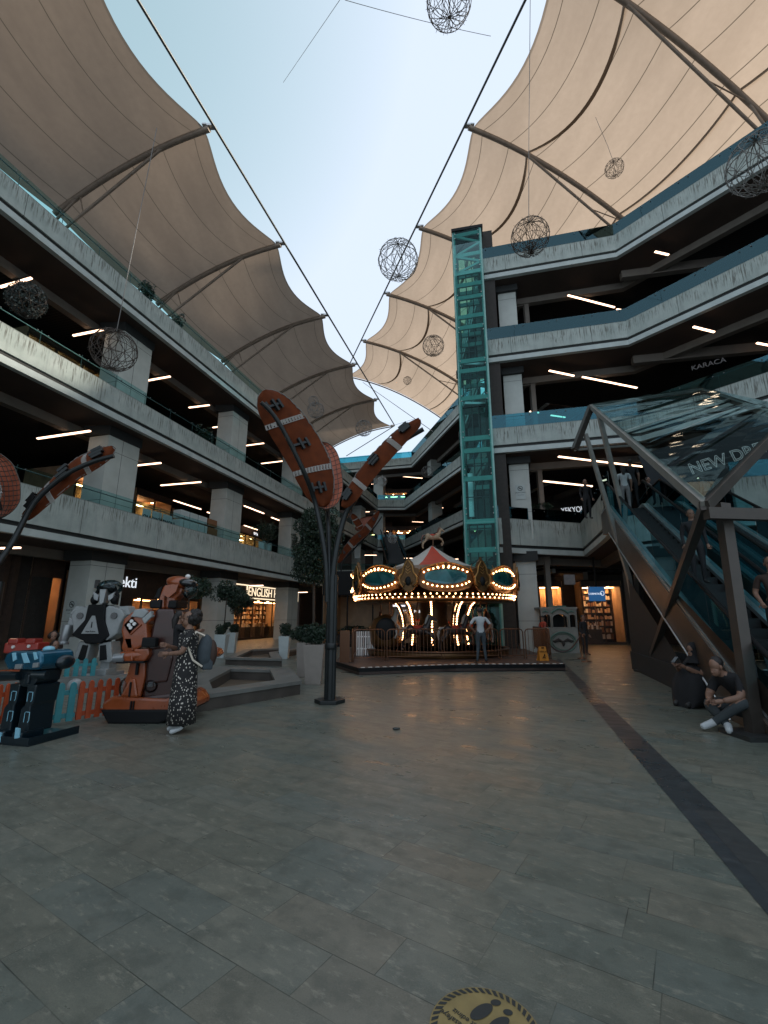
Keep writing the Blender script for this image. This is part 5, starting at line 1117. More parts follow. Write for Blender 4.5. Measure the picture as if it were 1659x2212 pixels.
# ------------------------------------------------------------ plants
def foliage(root, c, r, n, s, rnd, m='leaf', lumps=9, name='foliage'):
    b = MB(); c = Vector(c); L = []
    for k in range(lumps):
        u = Vector((rnd.gauss(0, 1), rnd.gauss(0, 1), rnd.gauss(0, 1))).normalized(); L.append((Vector((u.x * r[0], u.y * r[1], u.z * r[2])) * rnd.uniform(.3, .72), rnd.uniform(.35, .55)))
    for k in range(n):
        o, q = L[rnd.randrange(lumps)]; u = Vector((rnd.gauss(0, 1), rnd.gauss(0, 1), rnd.gauss(0, 1))).normalized() * rnd.uniform(.5, 1.05) ** .5 * q
        leafq(b, c + o + Vector((u.x * r[0], u.y * r[1], u.z * r[2])), s, rnd)
    return b.build(name, m, root)
def planter(px0, px1, ytop, ybot, label, m='planter_white', plants=(), cat='potted plant', h=None, grp='planters of the plaza', z0=0, Y=None):
    """px0, px1 width at the top edge"""
    base = G((px0 + px1) / 2, ybot, z0) if Y is None else PY((px0 + px1) / 2, ybot, Y)
    t = thing('potted_plant', label, cat, base, group=grp); D = math.hypot(base.y * CP, 0) + 0; k = (base.y * CP + (CAMZ - base.z) * -SP) / FPX
    w = (px1 - px0) * k; hh = h or (ybot - ytop) * k * 1.02
    MB().lathe((0, 0, 0), [(w * .52, 0), (w * .70, hh), (w * .63, hh), (w * .6, hh - .06)], 4, sq=True).build('pot', m, t, bevel=.008)
    MB().lathe((0, 0, 0), [(w * .55, hh - .1), (w * .55, hh - .05)], 4, sq=True).build('soil', 'soil', t)
    rnd = random.Random(int(px0 * 7))
    for kind, dx, dz, r, trunk in plants:
        top = (dx * k, 0, hh + dz * k)
        foliage(t, top, (r * k, r * k, r * k * .85), int(4200 if trunk else 1800), .035 if r * k < .6 else .05, rnd, name='crown' if trunk else 'foliage', lumps=12)
        if trunk: MB().tube([(dx * .6 * k, 0, hh - .05), (dx * .9 * k, .01, hh + dz * k * .5), top], [.03, .025, .02], 7).build('trunk', 'bark', t)
    return t
Zp = lambda a, b: Z2(a, 0)[0]
X2 = lambda x: 406.6 + .2451 * x; Y2_ = lambda y: 1118.2 + .2451 * y
planter(X2(230), X2(335), Y2_(1040), Y2_(1235), 'white square planter with a ball topiary beside the second column', plants=[('t', 4, 84, 40, True), ('s', 0, 10, 15, False), ('s', 9, 20, 8, False)])
planter(X2(342), X2(420), Y2_(1022), Y2_(1190), 'white planter just behind the ball topiary, with its own lower ball', plants=[('t', 8, 62, 29, True), ('s', 2, 10, 13, False)])
planter(X2(795), X2(892), Y2_(1055), Y2_(1243), 'slim white planter with a low round bush by the third column', plants=[('s', 0, 12, 19, False)])
planter(X2(950), X2(1050), Y2_(1115), Y2_(1403), 'tall taupe planter with low shrubs, behind the larger taupe planter', 'planter_taupe', [('s', -2, 18, 24, False), ('s', 12, 22, 18, False)])
tt = planter(X2(1015), X2(1198), Y2_(1135), Y2_(1463), 'large taupe planter with shrubs left of the central lamp pole', 'planter_taupe', [('s', 0, 20, 27, False), ('s', 14, 26, 20, False), ('s', -12, 14, 16, False)])
# big tree behind the lamp
tb = G(674, 1425); TR = thing('tree', 'dense dark leafy tree with a thin trunk behind the central lamp pole', 'tree', tb); k = tb.y / FPX * 1.0
rnd = random.Random(5)
def tz(y): return CAMZ + ray(674, y)[1] * tb.y
MB().tube([(0, 0, 0), (.02, 0, tz(1340)), (-.03, 0, tz(1260)), (.05, 0, tz(1200)), (.05, 0, tz(1120))], [.07, .06, .055, .045, .02], 8).build('trunk', 'bark', TR)
m = MB()
for k_ in range(16):
    a = rnd.uniform(0, 6.28); z = rnd.uniform(tz(1255), tz(1130)); l = rnd.uniform(.4, .8); m.tube([(0, 0, z), (l * .5 * math.cos(a), l * .5 * math.sin(a), z + .25), (l * math.cos(a), l * math.sin(a), z + .35)], [.03, .02, .008], 5)
m.build('branches', 'bark', TR)
for (dx, dz0, r, n) in ((-.05, 1150, .95, 4500), (.25, 1125, .8, 2800), (-.3, 1195, .85, 3600), (.5, 1170, .8, 2600), (-.15, 1235, .75, 3000), (.35, 1215, .75, 2400)):
    foliage(TR, (dx, rnd.uniform(-.1, .1), tz(dz0)), (r, r, r), n, .055, rnd, lumps=11, name='crown')
t = planter(658, 690, 1372, 1428, 'dark planter holding the tall leafy tree', 'planter_taupe', [('s', 0, 8, 18, False)])
# loose branchy plant behind the orange robot
pl = G(395, 1440); TP = thing('plant', 'sparse leafy tree behind the head of the orange robot', 'plant', pl); rnd = random.Random(9)
z_ = lambda y: CAMZ + ray(395, y)[1] * pl.y
MB().tube([(0, 0, 0), (0, 0, z_(1290))], [.05, .03], 7).build('trunk', 'bark', TP); foliage(TP, (.15, 0, z_(1268)), (.62, .62, .62), 1500, .05, rnd, name='crown')
MB().lathe((0, 0, 0), [(.24, 0), (.34, .8), (.3, .8)], 4, sq=True).build('pot', 'planter_white', TP)
# hedge behind the fence
for i, (x0, x1, y, lab) in enumerate(((728, 800, 1372, 'low dark hedge beyond the left end of the carousel fence'), (1068, 1118, 1372, 'low dark plants right of the carousel behind the man'))):
    a, b = G(x0, y + 20), G(x1, y + 20); c = (a + b) / 2; t = thing('hedge', lab, 'hedge', c); L = (b - a).length
    mb = MB(); mb.box((0, 0, .3), (L, .5, .6)); mb.build('trough', 'wall_dark', t); rnd = random.Random(i); foliage(t, (0, 0, .85), (L * .55, .4, .35), 1300, .06, rnd, lumps=16)
# ------------------------------------------------------------ people
def person(label, loc, rz, pose={}, top='cloth_dark', bottom='cloth_dark', shoe='shoe_dark', sleeves='half', height=1.72, hair='short', skirt=None, fingers=True, name='person', clothmat=None, lean=0, hijab=False, build=1.0, nofeet=False, robe=False):
    s = height / 1.74
    J = dict(pel=(0, 0, .95), wai=(0, 0, 1.10), che=(0, 0, 1.33), nek=(0, 0, 1.49), hed=(0, -.01, 1.60))
    for sd, n in ((-1, 'l'), (1, 'r')):
        J.update({'sh' + n: (sd * .185, 0, 1.41), 'el' + n: (sd * .23, .03, 1.13), 'wr' + n: (sd * .23, -.08, .89), 'hp' + n: (sd * .095, 0, .90), 'kn' + n: (sd * .10, -.02, .49), 'an' + n: (sd * .10, .02, .085), 'to' + n: (sd * .115, -.16, .035)})
    J.update({k_: v_ for k_, v_ in pose.items() if k_ != 'look'}); J = {k: Vector(v) for k, v in J.items()}
    rad = dict(pel=.135, wai=.115, che=.135, nek=.052, hed=.06); 
    for n in 'lr': rad.update({'sh' + n: .066, 'el' + n: .043, 'wr' + n: .028, 'hp' + n: .10, 'kn' + n: .062, 'an' + n: .04, 'to' + n: .034})
    E = [('pel', 'wai'), ('wai', 'che'), ('che', 'nek'), ('nek', 'hed')]
    for n in 'lr': E += [('che', 'sh' + n), ('sh' + n, 'el' + n), ('el' + n, 'wr' + n), ('pel', 'hp' + n), ('hp' + n, 'kn' + n), ('kn' + n, 'an' + n), ('an' + n, 'to' + n)]
    keys = list(J); me = bpy.data.meshes.new('body'); me.from_pydata([J[k] * s for k in keys], [(keys.index(a), keys.index(b)) for a, b in E], [])
    ob = bpy.data.objects.new('tmp', me); COL.objects.link(ob); md = ob.modifiers.new('skin', 'SKIN'); sv = me.skin_vertices[0].data
    for i, k in enumerate(keys):
        r = rad[k] * s * (build if k not in ('nek', 'hed') else 1); sv[i].radius = (r, r * (.8 if k in ('che', 'wai', 'pel') else 1)); sv[i].use_root = (k == 'pel')
    sub = ob.modifiers.new('sub', 'SUBSURF'); sub.levels = 2; sub.render_levels = 2
    dg = bpy.context.evaluated_depsgraph_get(); bm_ = bpy.data.meshes.new_from_object(ob.evaluated_get(dg)); bpy.data.objects.remove(ob)
    m = MB(); m.add([v.co.copy() for v in bm_.vertices], [tuple(p.vertices) for p in bm_.polygons], smooth=True); nb = len(m.f)
    # head: skull, jaw, nose, ears
    hd = J['hed'] * s; fw = (J['hed'] - J['nek']); look = Vector(pose.get('look', (0, -1, 0))).normalized(); up = Vector((0, 0, 1)); rt = look.cross(up).normalized()
    def hp(x, y, z): return hd + (rt * x + look * y + up * z) * s
    yaw = math.degrees(math.atan2(look.x, -look.y)) ; R0_ = (0, 0, yaw)
    m.sph(hp(0, -.005, .05), (.076 * s, .094 * s, .10 * s), 16, 12, R0_); m.sph(hp(0, .03, -.015), (.058 * s, .062 * s, .075 * s), 12, 8, R0_); m.sph(hp(0, .1, .012), (.013 * s, .02 * s, .022 * s), 8, 6, R0_)
    m.sph(hp(0, .087, -.03), (.024 * s, .01 * s, .008 * s), 8, 5, R0_)
    for sd in (-1, 1): m.sph(hp(sd * .077, -.005, .02), (.01 * s, .02 * s, .03 * s), 8, 6, R0_)
    nh = len(m.f)
    for n in 'lr':                                       # hands with palm, four fingers and thumb
        wv, ev = J['wr' + n] * s, J['el' + n] * s; d = (wv - ev).normalized(); sd = -1 if n == 'l' else 1
        side = d.cross(Vector((0, -1, 0.01))); side = side.normalized() if side.length > .2 else Vector((1, 0, 0)); nor = side.cross(d).normalized()
        c = wv + d * .045 * s; m.tube([wv - d * .01, wv + d * .03 * s, wv + d * .085 * s], [.026 * s, .035 * s, .032 * s], 8)
        for q in range(4):
            o = (q - 1.5) * .019 * s; L = (.068, .078, .074, .058)[q] * s; p0 = wv + d * .08 * s + side * o; m.tube([p0, p0 + d * L * .5 + nor * .006 * s, p0 + d * L * .8 + nor * .025 * s, p0 + d * L * .85 + nor * .045 * s], [.009 * s, .0088 * s, .008 * s, .0065 * s], 6)
        p0 = wv + d * .03 * s - side * .028 * s * sd; m.tube([p0, p0 - side * .03 * s * sd + d * .02 * s, p0 - side * .035 * s * sd + d * .05 * s], [.011 * s, .010 * s, .008 * s], 6)
    me2 = bpy.data.meshes.new('person'); me2.from_pydata([tuple(v) for v in m.v], [], m.f)
    for mm in ('skin', top, bottom, shoe): me2.materials.append(MATS[mm])
    segs = []
    for a, b in E:
        key = a[:2] + b[:2]; mi = 1
        if a == 'nek': mi = 0
        if a in ('hpl', 'hpr', 'knl', 'knr') or a == 'pel' and b[:2] == 'hp': mi = 2
        if a[:2] == 'an': mi = 3
        if a[:2] == 'el': mi = 1 if sleeves == 'long' else 0
        segs.append((J[a] * s, J[b] * s, mi, a))
    for i, p in enumerate(me2.polygons):
        p.use_smooth = True
        if i >= nb: p.material_index = 0; continue
        c = p.center; best = None
        for a, b, mi, an in segs:
            t = max(0, min(1, (c - a).dot(b - a) / max(1e-6, (b - a).length_squared))); dd = (c - a.lerp(b, t)).length
            if best is None or dd < best[0]: best = (dd, mi, t, an)
        mi = best[1]
        if best[3][:2] == 'sh' and sleeves == 'half' and best[2] > .72: mi = 0
        if best[3] == 'che' and best[2] > .85 and c.z > J['nek'].z * s - .02 and abs(c.x - J['nek'].x * s) < .06: mi = 0
        p.material_index = mi
    root = bpy.data.objects.new(name, me2); COL.objects.link(root); root.location = loc; root.rotation_euler = (0, 0, rz); tag(root, label, 'person')
    e = MB()
    for sd in (-1, 1): e.sph(hp(sd * .03, .084, .035), (.011 * s, .008 * s, .008 * s), 6, 5)
    e.build('eyes', 'black', root)
    h = MB(); hm = 'hair'
    if hijab: h.sph(hp(0, -.02, .05), (.095 * s, .10 * s, .118 * s), 16, 12, R0_); h.tube([hp(0, -.01, .02), hp(0, -.01, -.08), hp(0, 0, -.2)], [.09 * s, .085 * s, .15 * s], 12); hm = hijab
    elif hair == 'short': h.sph(hp(0, -.024, .066), (.083 * s, .09 * s, .095 * s), 14, 10, R0_)
    elif hair == 'curly':
        rnd = random.Random(3)
        for q in range(26): u = Vector((rnd.gauss(0, 1), rnd.gauss(0, 1), rnd.gauss(0, 1))).normalized() * .075; h.sph(hp(u.x, -.065 + u.y, .045 + u.z), .06 * s, 8, 6)
    elif hair == 'long': h.sph(hp(0, -.024, .06), (.086 * s, .095 * s, .1 * s), 14, 10, R0_); h.tube([hp(0, -.06, .08), hp(0, -.09, -.05), hp(0, -.1, -.22)], [.06 * s, .08 * s, .04 * s], 10)
    elif hair == 'cap': h.sph(hp(0, -.01, .085), (.088 * s, .1 * s, .075 * s), 14, 10, R0_)
    h.build('headscarf' if hijab else 'hair', hm if isinstance(hm, str) else 'hair', root)
    if skirt:
        c = MB(); b = J['pel'] * s
        c.lathe((b.x, b.y, 0), [(skirt[1], skirt[2]), (skirt[1] * .95, .45 * s), (skirt[0], 1.0 * s), (.125 * s, 1.14 * s), (.15 * s, 1.32 * s), (.13 * s, 1.42 * s)], 18); c.build('dress', clothmat or bottom, root)
    if robe:                                             # long robe falling over the raised knees to the floor
        c = MB(); A = lambda x, y, z: Vector((x, y, z)) * s
        rings = []
        for (y, z0, z1, w_) in ((.16, .02, .34, .20), (.02, .0, .66, .31), (-.2, -.02, .70, .34), (-.4, -.04, .70, .33), (-.54, -.05, .58, .30), (-.62, -.05, .2, .22), (-.64, -.05, .02, .18)):
            rings.append([A(w_ * math.cos(q) * (1 if math.sin(q) < 0 else .9), y, (z0 + z1) / 2 + (z1 - z0) / 2 * math.sin(q)) for q in [2 * math.pi * j / 16 for j in range(16)]])
        vs = [v for r in rings for v in r]; n = len(rings)
        c.add(vs, [(i * 16 + j, i * 16 + (j + 1) % 16, (i + 1) * 16 + (j + 1) % 16, (i + 1) * 16 + j) for i in range(n - 1) for j in range(16)] + [tuple(range(16)), tuple((n - 1) * 16 + j for j in range(16))], smooth=True)
        c.build('robe', bottom, root)
    return root
mat('cloth_dark', (.012, .012, .014), .85, noise=.3); mat('cloth_white', (.42, .45, .46), .85, noise=.08); mat('cloth_grey', (.20, .19, .19), .85, noise=.15); mat('denim', (.045, .06, .07), .85, noise=.3); mat('denim_pale', (.04, .05, .055), .85, noise=.2)
mat('cloth_red', (.30, .05, .03), .85, noise=.15); mat('shoe_dark', (.02, .02, .02), .6); mat('shoe_white', (.42, .45, .46), .6); mat('cloth_teal', (.03, .14, .14), .8); mat('cloth_brown', (.045, .025, .018), .8)
def dots():
    m = bpy.data.materials.new('dotted_cloth'); m.use_nodes = True; t = m.node_tree; b = t.nodes['Principled BSDF']; tc = t.nodes.new('ShaderNodeTexCoord')
    mp = t.nodes.new('ShaderNodeMapping'); mp.inputs['Scale'].default_value = (1, 1, .62); t.links.new(tc.outputs['Object'], mp.inputs['Vector'])
    v = t.nodes.new('ShaderNodeTexVoronoi'); v.inputs['Scale'].default_value = 36; v.inputs['Randomness'].default_value = .75; t.links.new(mp.outputs[0], v.inputs['Vector'])
    t.links.new(mixc(t, rng(t, v.outputs['Distance'], .26, .30, 1, 0), (.01, .01, .011), (.62, .58, .52)), b.inputs['Base Color']); b.inputs['Roughness'].default_value = .8; MATS['dotted_cloth'] = m
dots()
DEG = R_
wl = G(389, 1582)
w1 = person('woman in a black dress with pale dots and white sneakers by the orange robot', wl, DEG(-62), dict(look=(-.1, -1, -.1), ell=(-.23, -.1, 1.16), wrl=(-.08, -.26, 1.22), elr=(.22, -.1, 1.14), wrr=(.04, -.27, 1.12), tol=(-.115, -.18, .035)), 'dotted_cloth', 'dotted_cloth', 'shoe_white', height=1.70, hair='curly', skirt=(.155, .2, .12))
bp = thing('backpack', 'blue grey and brown backpack carried by the woman in the dotted dress', 'backpack', wl + Vector((.17, .08, .98)), rz=DEG(-62))
prims('bag', 'denim', bp, [('s', (0, .06, .12), (.17, .12, .26)), ('b', 0, .1, .02, .26, .14, .3)], .03); prims('front_pocket', 'cloth_brown', bp, [('s', (.02, .15, .1), (.13, .08, .2))])
prims('strap', 'goods_c', bp, [('t', [(-.1, .02, .36), (-.11, -.1, .42), (-.11, -.22, .25), (-.12, -.12, .02), (-.1, .02, -.08)], .016), ('t', [(.1, .02, .36), (.11, -.1, .42), (.11, -.22, .25), (.12, -.12, .02), (.1, .02, -.08)], .016)])
person('dark haired child held up against the woman in the dotted dress', wl + Vector((-.24, .16, .5)), DEG(120), dict(look=(0, -1, .1), knl=(-.14, -.3, .72), anl=(-.12, -.28, .38), tol=(-.12, -.4, .34), knr=(.14, -.3, .72), anr=(.12, -.28, .38), tor=(.12, -.4, .34), ell=(-.2, -.2, 1.25), wrl=(-.1, -.4, 1.3), elr=(.2, -.2, 1.25), wrr=(.1, -.4, 1.3)), 'cloth_dark', 'cloth_dark', 'shoe_dark', height=1.2, hair='long', sleeves='long')
# man in white watching the carousel
person('man in a white t-shirt with hands on hips, watching the carousel', G(1041, 1432, DK), DEG(176), dict(ell=(-.36, .06, 1.16), wrl=(-.2, -.06, 1.0), elr=(.36, .06, 1.16), wrr=(.2, -.06, 1.0), anl=(-.14, .02, .085), anr=(.14, .02, .085), tol=(-.17, -.15, .035), tor=(.17, -.15, .035)), 'cloth_white', 'denim', 'shoe_dark', height=1.72)
# red shirt at the booth
person('person in a red top with a white cap, holding a phone beside the ticket booth', G(1178, 1411), DEG(-70), dict(ell=(-.22, -.1, 1.14), wrl=(-.1, -.32, 1.18), elr=(.22, -.1, 1.14), wrr=(.06, -.32, 1.18), look=(0, -1, -.3)), 'cloth_red', 'cloth_dark', 'shoe_dark', height=1.7, hair='cap')
person('dark dressed person standing between the ticket booth and the perfume shop', G(1266, 1416), DEG(30), {}, 'cloth_dark', 'cloth_dark', sleeves='long', height=1.72)
# seated pair at lower right
sp = dict(pel=(0, 0, .30), wai=(0, -.03, .45), che=(0, -.12, .68), nek=(0, -.17, .83), hed=(0, -.22, .94), shl=(-.18, -.13, .76), shr=(.18, -.13, .76), hpl=(-.1, -.02, .28), hpr=(.1, -.02, .28), knl=(-.14, -.42, .58), knr=(.14, -.42, .58), anl=(-.12, -.52, .10), anr=(.12, -.52, .10), tol=(-.12, -.7, .035), tor=(.12, -.7, .035), ell=(-.2, -.32, .55), wrl=(-.08, -.55, .68), elr=(.2, -.32, .55), wrr=(.08, -.55, .68), look=(0, -1, -.45))
s1 = G(1528, 1526); 
person('seated woman in black with a black headscarf looking at her phone, lower right', s1 + Vector((.12, .12, 0)), DEG(-72), sp, 'cloth_dark', 'cloth_dark', 'shoe_dark', sleeves='half', height=1.8, hijab='cloth_dark', skirt=None, build=1.35, robe=True)
ph = MB().box((0, 0, 0), (.075, .012, .15), (-50, 0, -72)).build('phone', 'black_gloss'); ph.location = s1 + Vector((-.5, -.02, .83)); tag(ph, 'phone held by the seated woman in the headscarf', 'phone')
sp2 = dict(sp); sp2.update(che=(0, -.2, .64), nek=(0, -.34, .76), hed=(0, -.42, .84), shl=(-.18, -.22, .7), shr=(.18, -.22, .7), knl=(-.3, -.36, .34), knr=(.3, -.36, .44), anl=(.1, -.48, .10), anr=(-.05, -.55, .12), tol=(.22, -.62, .05), tor=(-.1, -.74, .05), ell=(-.26, -.32, .45), wrl=(-.12, -.5, .4), elr=(.26, -.36, .48), wrr=(.1, -.52, .42), look=(0, -1, -.8))
person('seated person in black t-shirt and grey jeans, legs crossed, at the lower right', G(1622, 1580) + Vector((.05, .1, 0)), DEG(-75), sp2, 'cloth_dark', 'denim_pale', 'shoe_white', height=1.8, hair='short', build=1.35)
m = MB(); a, b = G(1512, 1494), G(1730, 1612); a.z = b.z = 0; m.beam(a + Vector((.2, .1, .11)), b + Vector((.2, .1, .11)), .55, .22); tag(m.build('kerb_wall', 'stone_rim', bevel=.01), 'low pale stone plinth the two seated people rest on', 'low wall')
def onesc(y, w, dz=0): p = EP(y, w); p.z = (y - 6.4) * 5.62 / 10.1 + .02 + dz; return p
up_ = DEG(180) - math.atan(.3057)
person('person in a black shirt riding the nearest escalator halfway up', onesc(10.6, .75, -.02), up_ + DEG(180), {}, 'cloth_dark', 'cloth_dark', height=1.72, sleeves='long')
person('woman in a white top with a dark backpack at the top of the nearest escalator', onesc(15.7, .55), up_, {}, 'cloth_white', 'cloth_grey', height=1.68, hair='long')
person('person in dark clothes at the top of the escalator beside the woman in white', onesc(16.3, .95), up_, {}, 'cloth_dark', 'cloth_dark', height=1.75)
person('person in black on the landing left of the escalator top', Vector((8.35, 18.3, 5.52)), 0, {}, 'cloth_dark', 'cloth_dark', height=1.7, sleeves='long')
person('person in a pale top with shopping bags on the landing beyond the escalators', Vector((10.8, 18.0, 5.52)), DEG(30), {}, 'cloth_grey', 'cloth_dark', height=1.7)
person('person in a grey t-shirt on the right hand escalator', onesc(8.2, 2.35), up_ + DEG(190), dict(elr=(.34, -.05, 1.2), wrr=(.48, -.26, 1.12)), 'cloth_grey', 'cloth_dark', height=1.74)
person('person in a brown short sleeved shirt behind the thick steel post', onesc(7.9, .9), up_ + DEG(160), dict(ell=(-.26, .02, 1.15), wrl=(-.2, -.16, .98)), 'cloth_brown', 'cloth_dark', height=1.74)
# people on terraces and far galleries
person('person with a grey top leaning at the terrace rail right of the lift tower', Vector((6.3, 22.9, 21.25)), 0, {}, 'cloth_grey', 'cloth_dark', height=1.7)
person('person with a teal top at the terrace rail right of the lift tower', Vector((6.9, 22.8, 21.25)), 0, {}, 'cloth_teal', 'cloth_dark', height=1.7)
pe = PY(840, 1148, 53)
for i, (x, c, l) in enumerate(((833, 'cloth_dark', 'dark dressed person at the top of the distant escalator'), (843, 'cloth_white', 'white shirted person at the top of the distant escalator'))):
    p = PY(x, 1140, 57.5); p.z = 10.75; person(l, p, 0, {}, c, 'cloth_dark', height=1.75)
for i, (x, y, Y) in enumerate(((1180, 1056, 0),)): pass
mat('sign_soft', (.6, .6, .6), emit=(.85, .92, 1), estr=.3)
# ------------------------------------------------------------ shops
def yL(px, d, py=1330):
    p = LP(px, py, d); return p.y
def shop(name_label, y0, y1, d, z0, z1, sign=None, sign_mat='wall_brown', deep=3.6, kind='shelves', lamp='lamp_panel', textm='sign_white', tsize=.5, talign=0, frame='wall_brown', band=.75, pt=None, az=None):
    """room behind a vertical plane; pt = start point and az = running direction when it is not on the left wing"""
    if pt is None: o = Vector((LX(y0, d), y0, 0)); e = Vector((LX(y1, d), y1, 0))
    else: o, e = Vector((*pt[0], 0)), Vector((*pt[1], 0))
    L = (e - o).length; ang = math.atan2(e.y - o.y, e.x - o.x); t = thing('shop', name_label, 'shop', (o.x, o.y, z0), rz=ang); H = z1 - z0
    S = 1                                                     # +y local is inside
    MB().box((L / 2, deep, H / 2), (L, .1, H)).box((0, deep / 2, H / 2), (.1, deep, H)).box((L, deep / 2, H / 2), (.1, deep, H)).build('wall', 'wall_beige', t)
    MB().box((L / 2, deep / 2, H - .04), (L, deep, .06)).build('ceiling', 'wall_brown', t)
    MB().add([(0, 0, .02), (L, 0, .02), (L, deep, .02), (0, deep, .02)], [(0, 1, 2, 3)]).build('shop_floor', 'wall_brown', t)
    m = MB(); n = max(2, int(L / 1.4))
    for k in range(n): m.box((L * (k + .5) / n, deep * .6, H - band - .05), (1.0, .3, .03)); m.box((L * (k + .5) / n, deep * .25, H - band - .02), (.14, .14, .03))
    m.build('ceiling_spots', lamp, t)
    bd = MB().box((L / 2, .0, H - band / 2), (L, .16, band)).build('fascia_board', sign_mat, t)
    m = MB(); k = max(1, round(L / 1.5))
    for i in range(k + 1): m.box((L * i / k, 0, (H - band) / 2), (.06, .1, H - band))
    m.box((L / 2, 0, .08), (L, .1, .16)); m.box((L / 2, 0, H - band - .03), (L, .1, .06)); m.build('window_frame', frame, t)
    for i in range(k): MB().add([(L * i / k + .03, .0, .16), (L * (i + 1) / k - .03, .0, .16), (L * (i + 1) / k - .03, .0, H - band - .06), (L * i / k + .03, .0, H - band - .06)], [(0, 1, 2, 3)]).build('window_glass', 'glass_clear', t)
    rnd = random.Random(int(y0 * 10) + 3)
    if kind == 'shelves':
        m = MB(); g = {k: MB() for k in ('goods_a', 'goods_b', 'goods_c')}; top = H - band - .2
        rows = int(top / .42)
        for r in range(rows): m.box((L / 2, deep - .25, .25 + r * .42), (L - .2, .4, .03))
        for i in range(int(L / 1.1) + 1): m.box((.1 + i * (L - .2) / max(1, int(L / 1.1)), deep - .25, top / 2), (.04, .4, top))
        for r in range(rows):
            x = .2
            while x < L - .2:
                w_, h_ = rnd.uniform(.04, .16), rnd.uniform(.1, .33); g[rnd.choice(list(g))].box((x, deep - .3, .27 + r * .42 + h_ / 2), (w_, rnd.uniform(.15, .3), h_)); x += w_ + rnd.uniform(.005, .06)
        m.build('shelf', 'wall_brown', t)
        for i in range(int(L / 1.5)):
            x = .7 + i * 1.5; m2 = MB().box((x, .9, .45), (.9, .5, .9)); m2.build('display_table', 'wall_brown', t)
            for _ in range(10): g[rnd.choice(list(g))].box((x + rnd.uniform(-.38, .38), .9 + rnd.uniform(-.15, .15), .95 + rnd.uniform(0, .1)), (.1, .1, rnd.uniform(.1, .35)))
        for k_, b in g.items(): b.build('goods', k_, t)
    elif kind == 'clothes':
        for i in range(int(L / .62)):
            x = .4 + i * .62; y_ = rnd.uniform(.5, 1.1); c = rnd.choice(['goods_a', 'goods_c', 'goods_b'])
            MB().lathe((x, y_, .12), [(.05, 0), (.16, .5), (.13, .95), (.2, 1.25), (.06, 1.4)], 10).sph((x, y_, 1.64), (.08, .09, .12), 10, 8).tube([(x - .19, y_, 1.32), (x - .26, y_ - .05, 1.0), (x - .2, y_ - .15, .8)], .04, 6).tube([(x + .19, y_, 1.32), (x + .26, y_ - .05, 1.0), (x + .2, y_ - .15, .8)], .04, 6).build('mannequin', c, t)
        m = MB(); m.tube([(.2, deep - .6, 1.7), (L - .2, deep - .6, 1.7)], .02, 6)
        m.build('clothes_rail', 'steel_dark', t)
        for c in ('goods_a', 'goods_b', 'goods_c'):
            m = MB()
            for i in range(int(L * 5)): m.box((rnd.uniform(.3, L - .3), deep - .6, 1.2 + rnd.uniform(-.1, .1)), (.05, .4, .9))
            m.build('hanging_clothes', c, t)
    if sign: textmesh(sign, tsize, 'lettering', textm, bd, Matrix.Translation((L / 2 + talign, -.10, H - band / 2)) @ Matrix.Rotation(R_(90), 4, 'X'), .015)
    return t
# the room lies behind the window line, so run from far to near on the left wing is not needed: local +y already points inside
def ShopL(lab, px0, px1, d, z0, z1, **k): return shop(lab, yL(px0, d, k.pop('py', 1330)), yL(px1, d, 1330), d, z0, z1, **k)
ZG = 4.15
ShopL('clothes shop with orange lit mannequins left of the near square column', 52, 122, 3.6, 0, ZG, kind='clothes', deep=3)
ShopL('orange lit shop with white letters ending in kti between the near columns', 250, 425, 3.6, 0, ZG, kind='clothes', sign='ekti', sign_mat='wall_brown', tsize=.8, talign=-2.75, band=1.45)
t = ShopL('bright bookshop with a framed lit sign reading ENGLISH HOME', 436, 640, 3.6, 0, ZG, kind='shelves', sign='ENGLISH HOME', sign_mat='board_warm' if False else 'wall_brown', textm='sign_warm', tsize=.95, talign=1.6, band=1.15)
bd_ = [c for c in t.children if c.name.startswith('fascia_board')][0]; Lb = (Vector((LX(yL(640, 3.6), 3.6), yL(640, 3.6), 0)) - Vector((LX(yL(436, 3.6), 3.6), yL(436, 3.6), 0))).length; m = MB(); zb_, zt2 = 4.15 - 1.05, 4.15 - .1
for a, b in (((.1, zb_), (Lb - .1, zb_)), ((.1, zt2), (Lb - .1, zt2)), ((.1, zb_), (.1, zt2)), ((Lb * .36, zb_), (Lb * .36, zt2)), ((Lb - .1, zb_), (Lb - .1, zt2))): m.beam((a[0], -.12, a[1]), (b[0], -.12, b[1]), .05, .09)
m.build('lit_frame', 'sign_warm', bd_)
MB().ribbon([(LX(-4), -4), (LX(yL(52, 3.6)), yL(52, 3.6))], 3.6, 3.8, 0, ZG + .5).build('rear_wall', 'wall_dark', LB)
MB().ribbon([(LX(yL(122, 3.6)), yL(122, 3.6)), (LX(yL(250, 3.6)), yL(250, 3.6))], 3.6, 3.8, 0, ZG + .5).build('rear_wall', 'wall_brown', LB)
ya = yL(640, 3.6)
MB().ribbon([(LX(ya), ya), (LX(62), 62)], 3.6, 3.8, 0, ZG + .5).build('rear_wall', 'wall_brown', LB)
MB().ribbon([(LX(-4), -4), (LX(47), 47)], 3.55, 3.9, ZG, LVL[0] - .3).build('bulkhead', 'beam_paint', LB)
for k in (0, 1):                                           # pilasters by the near shop
    y = yL(-6 + 22 * k, 3.3); MB().box((LX(y, 3.4), y, 2.1), (.3, .28, 4.2)).build('pilaster', 'wall_brown', LB)
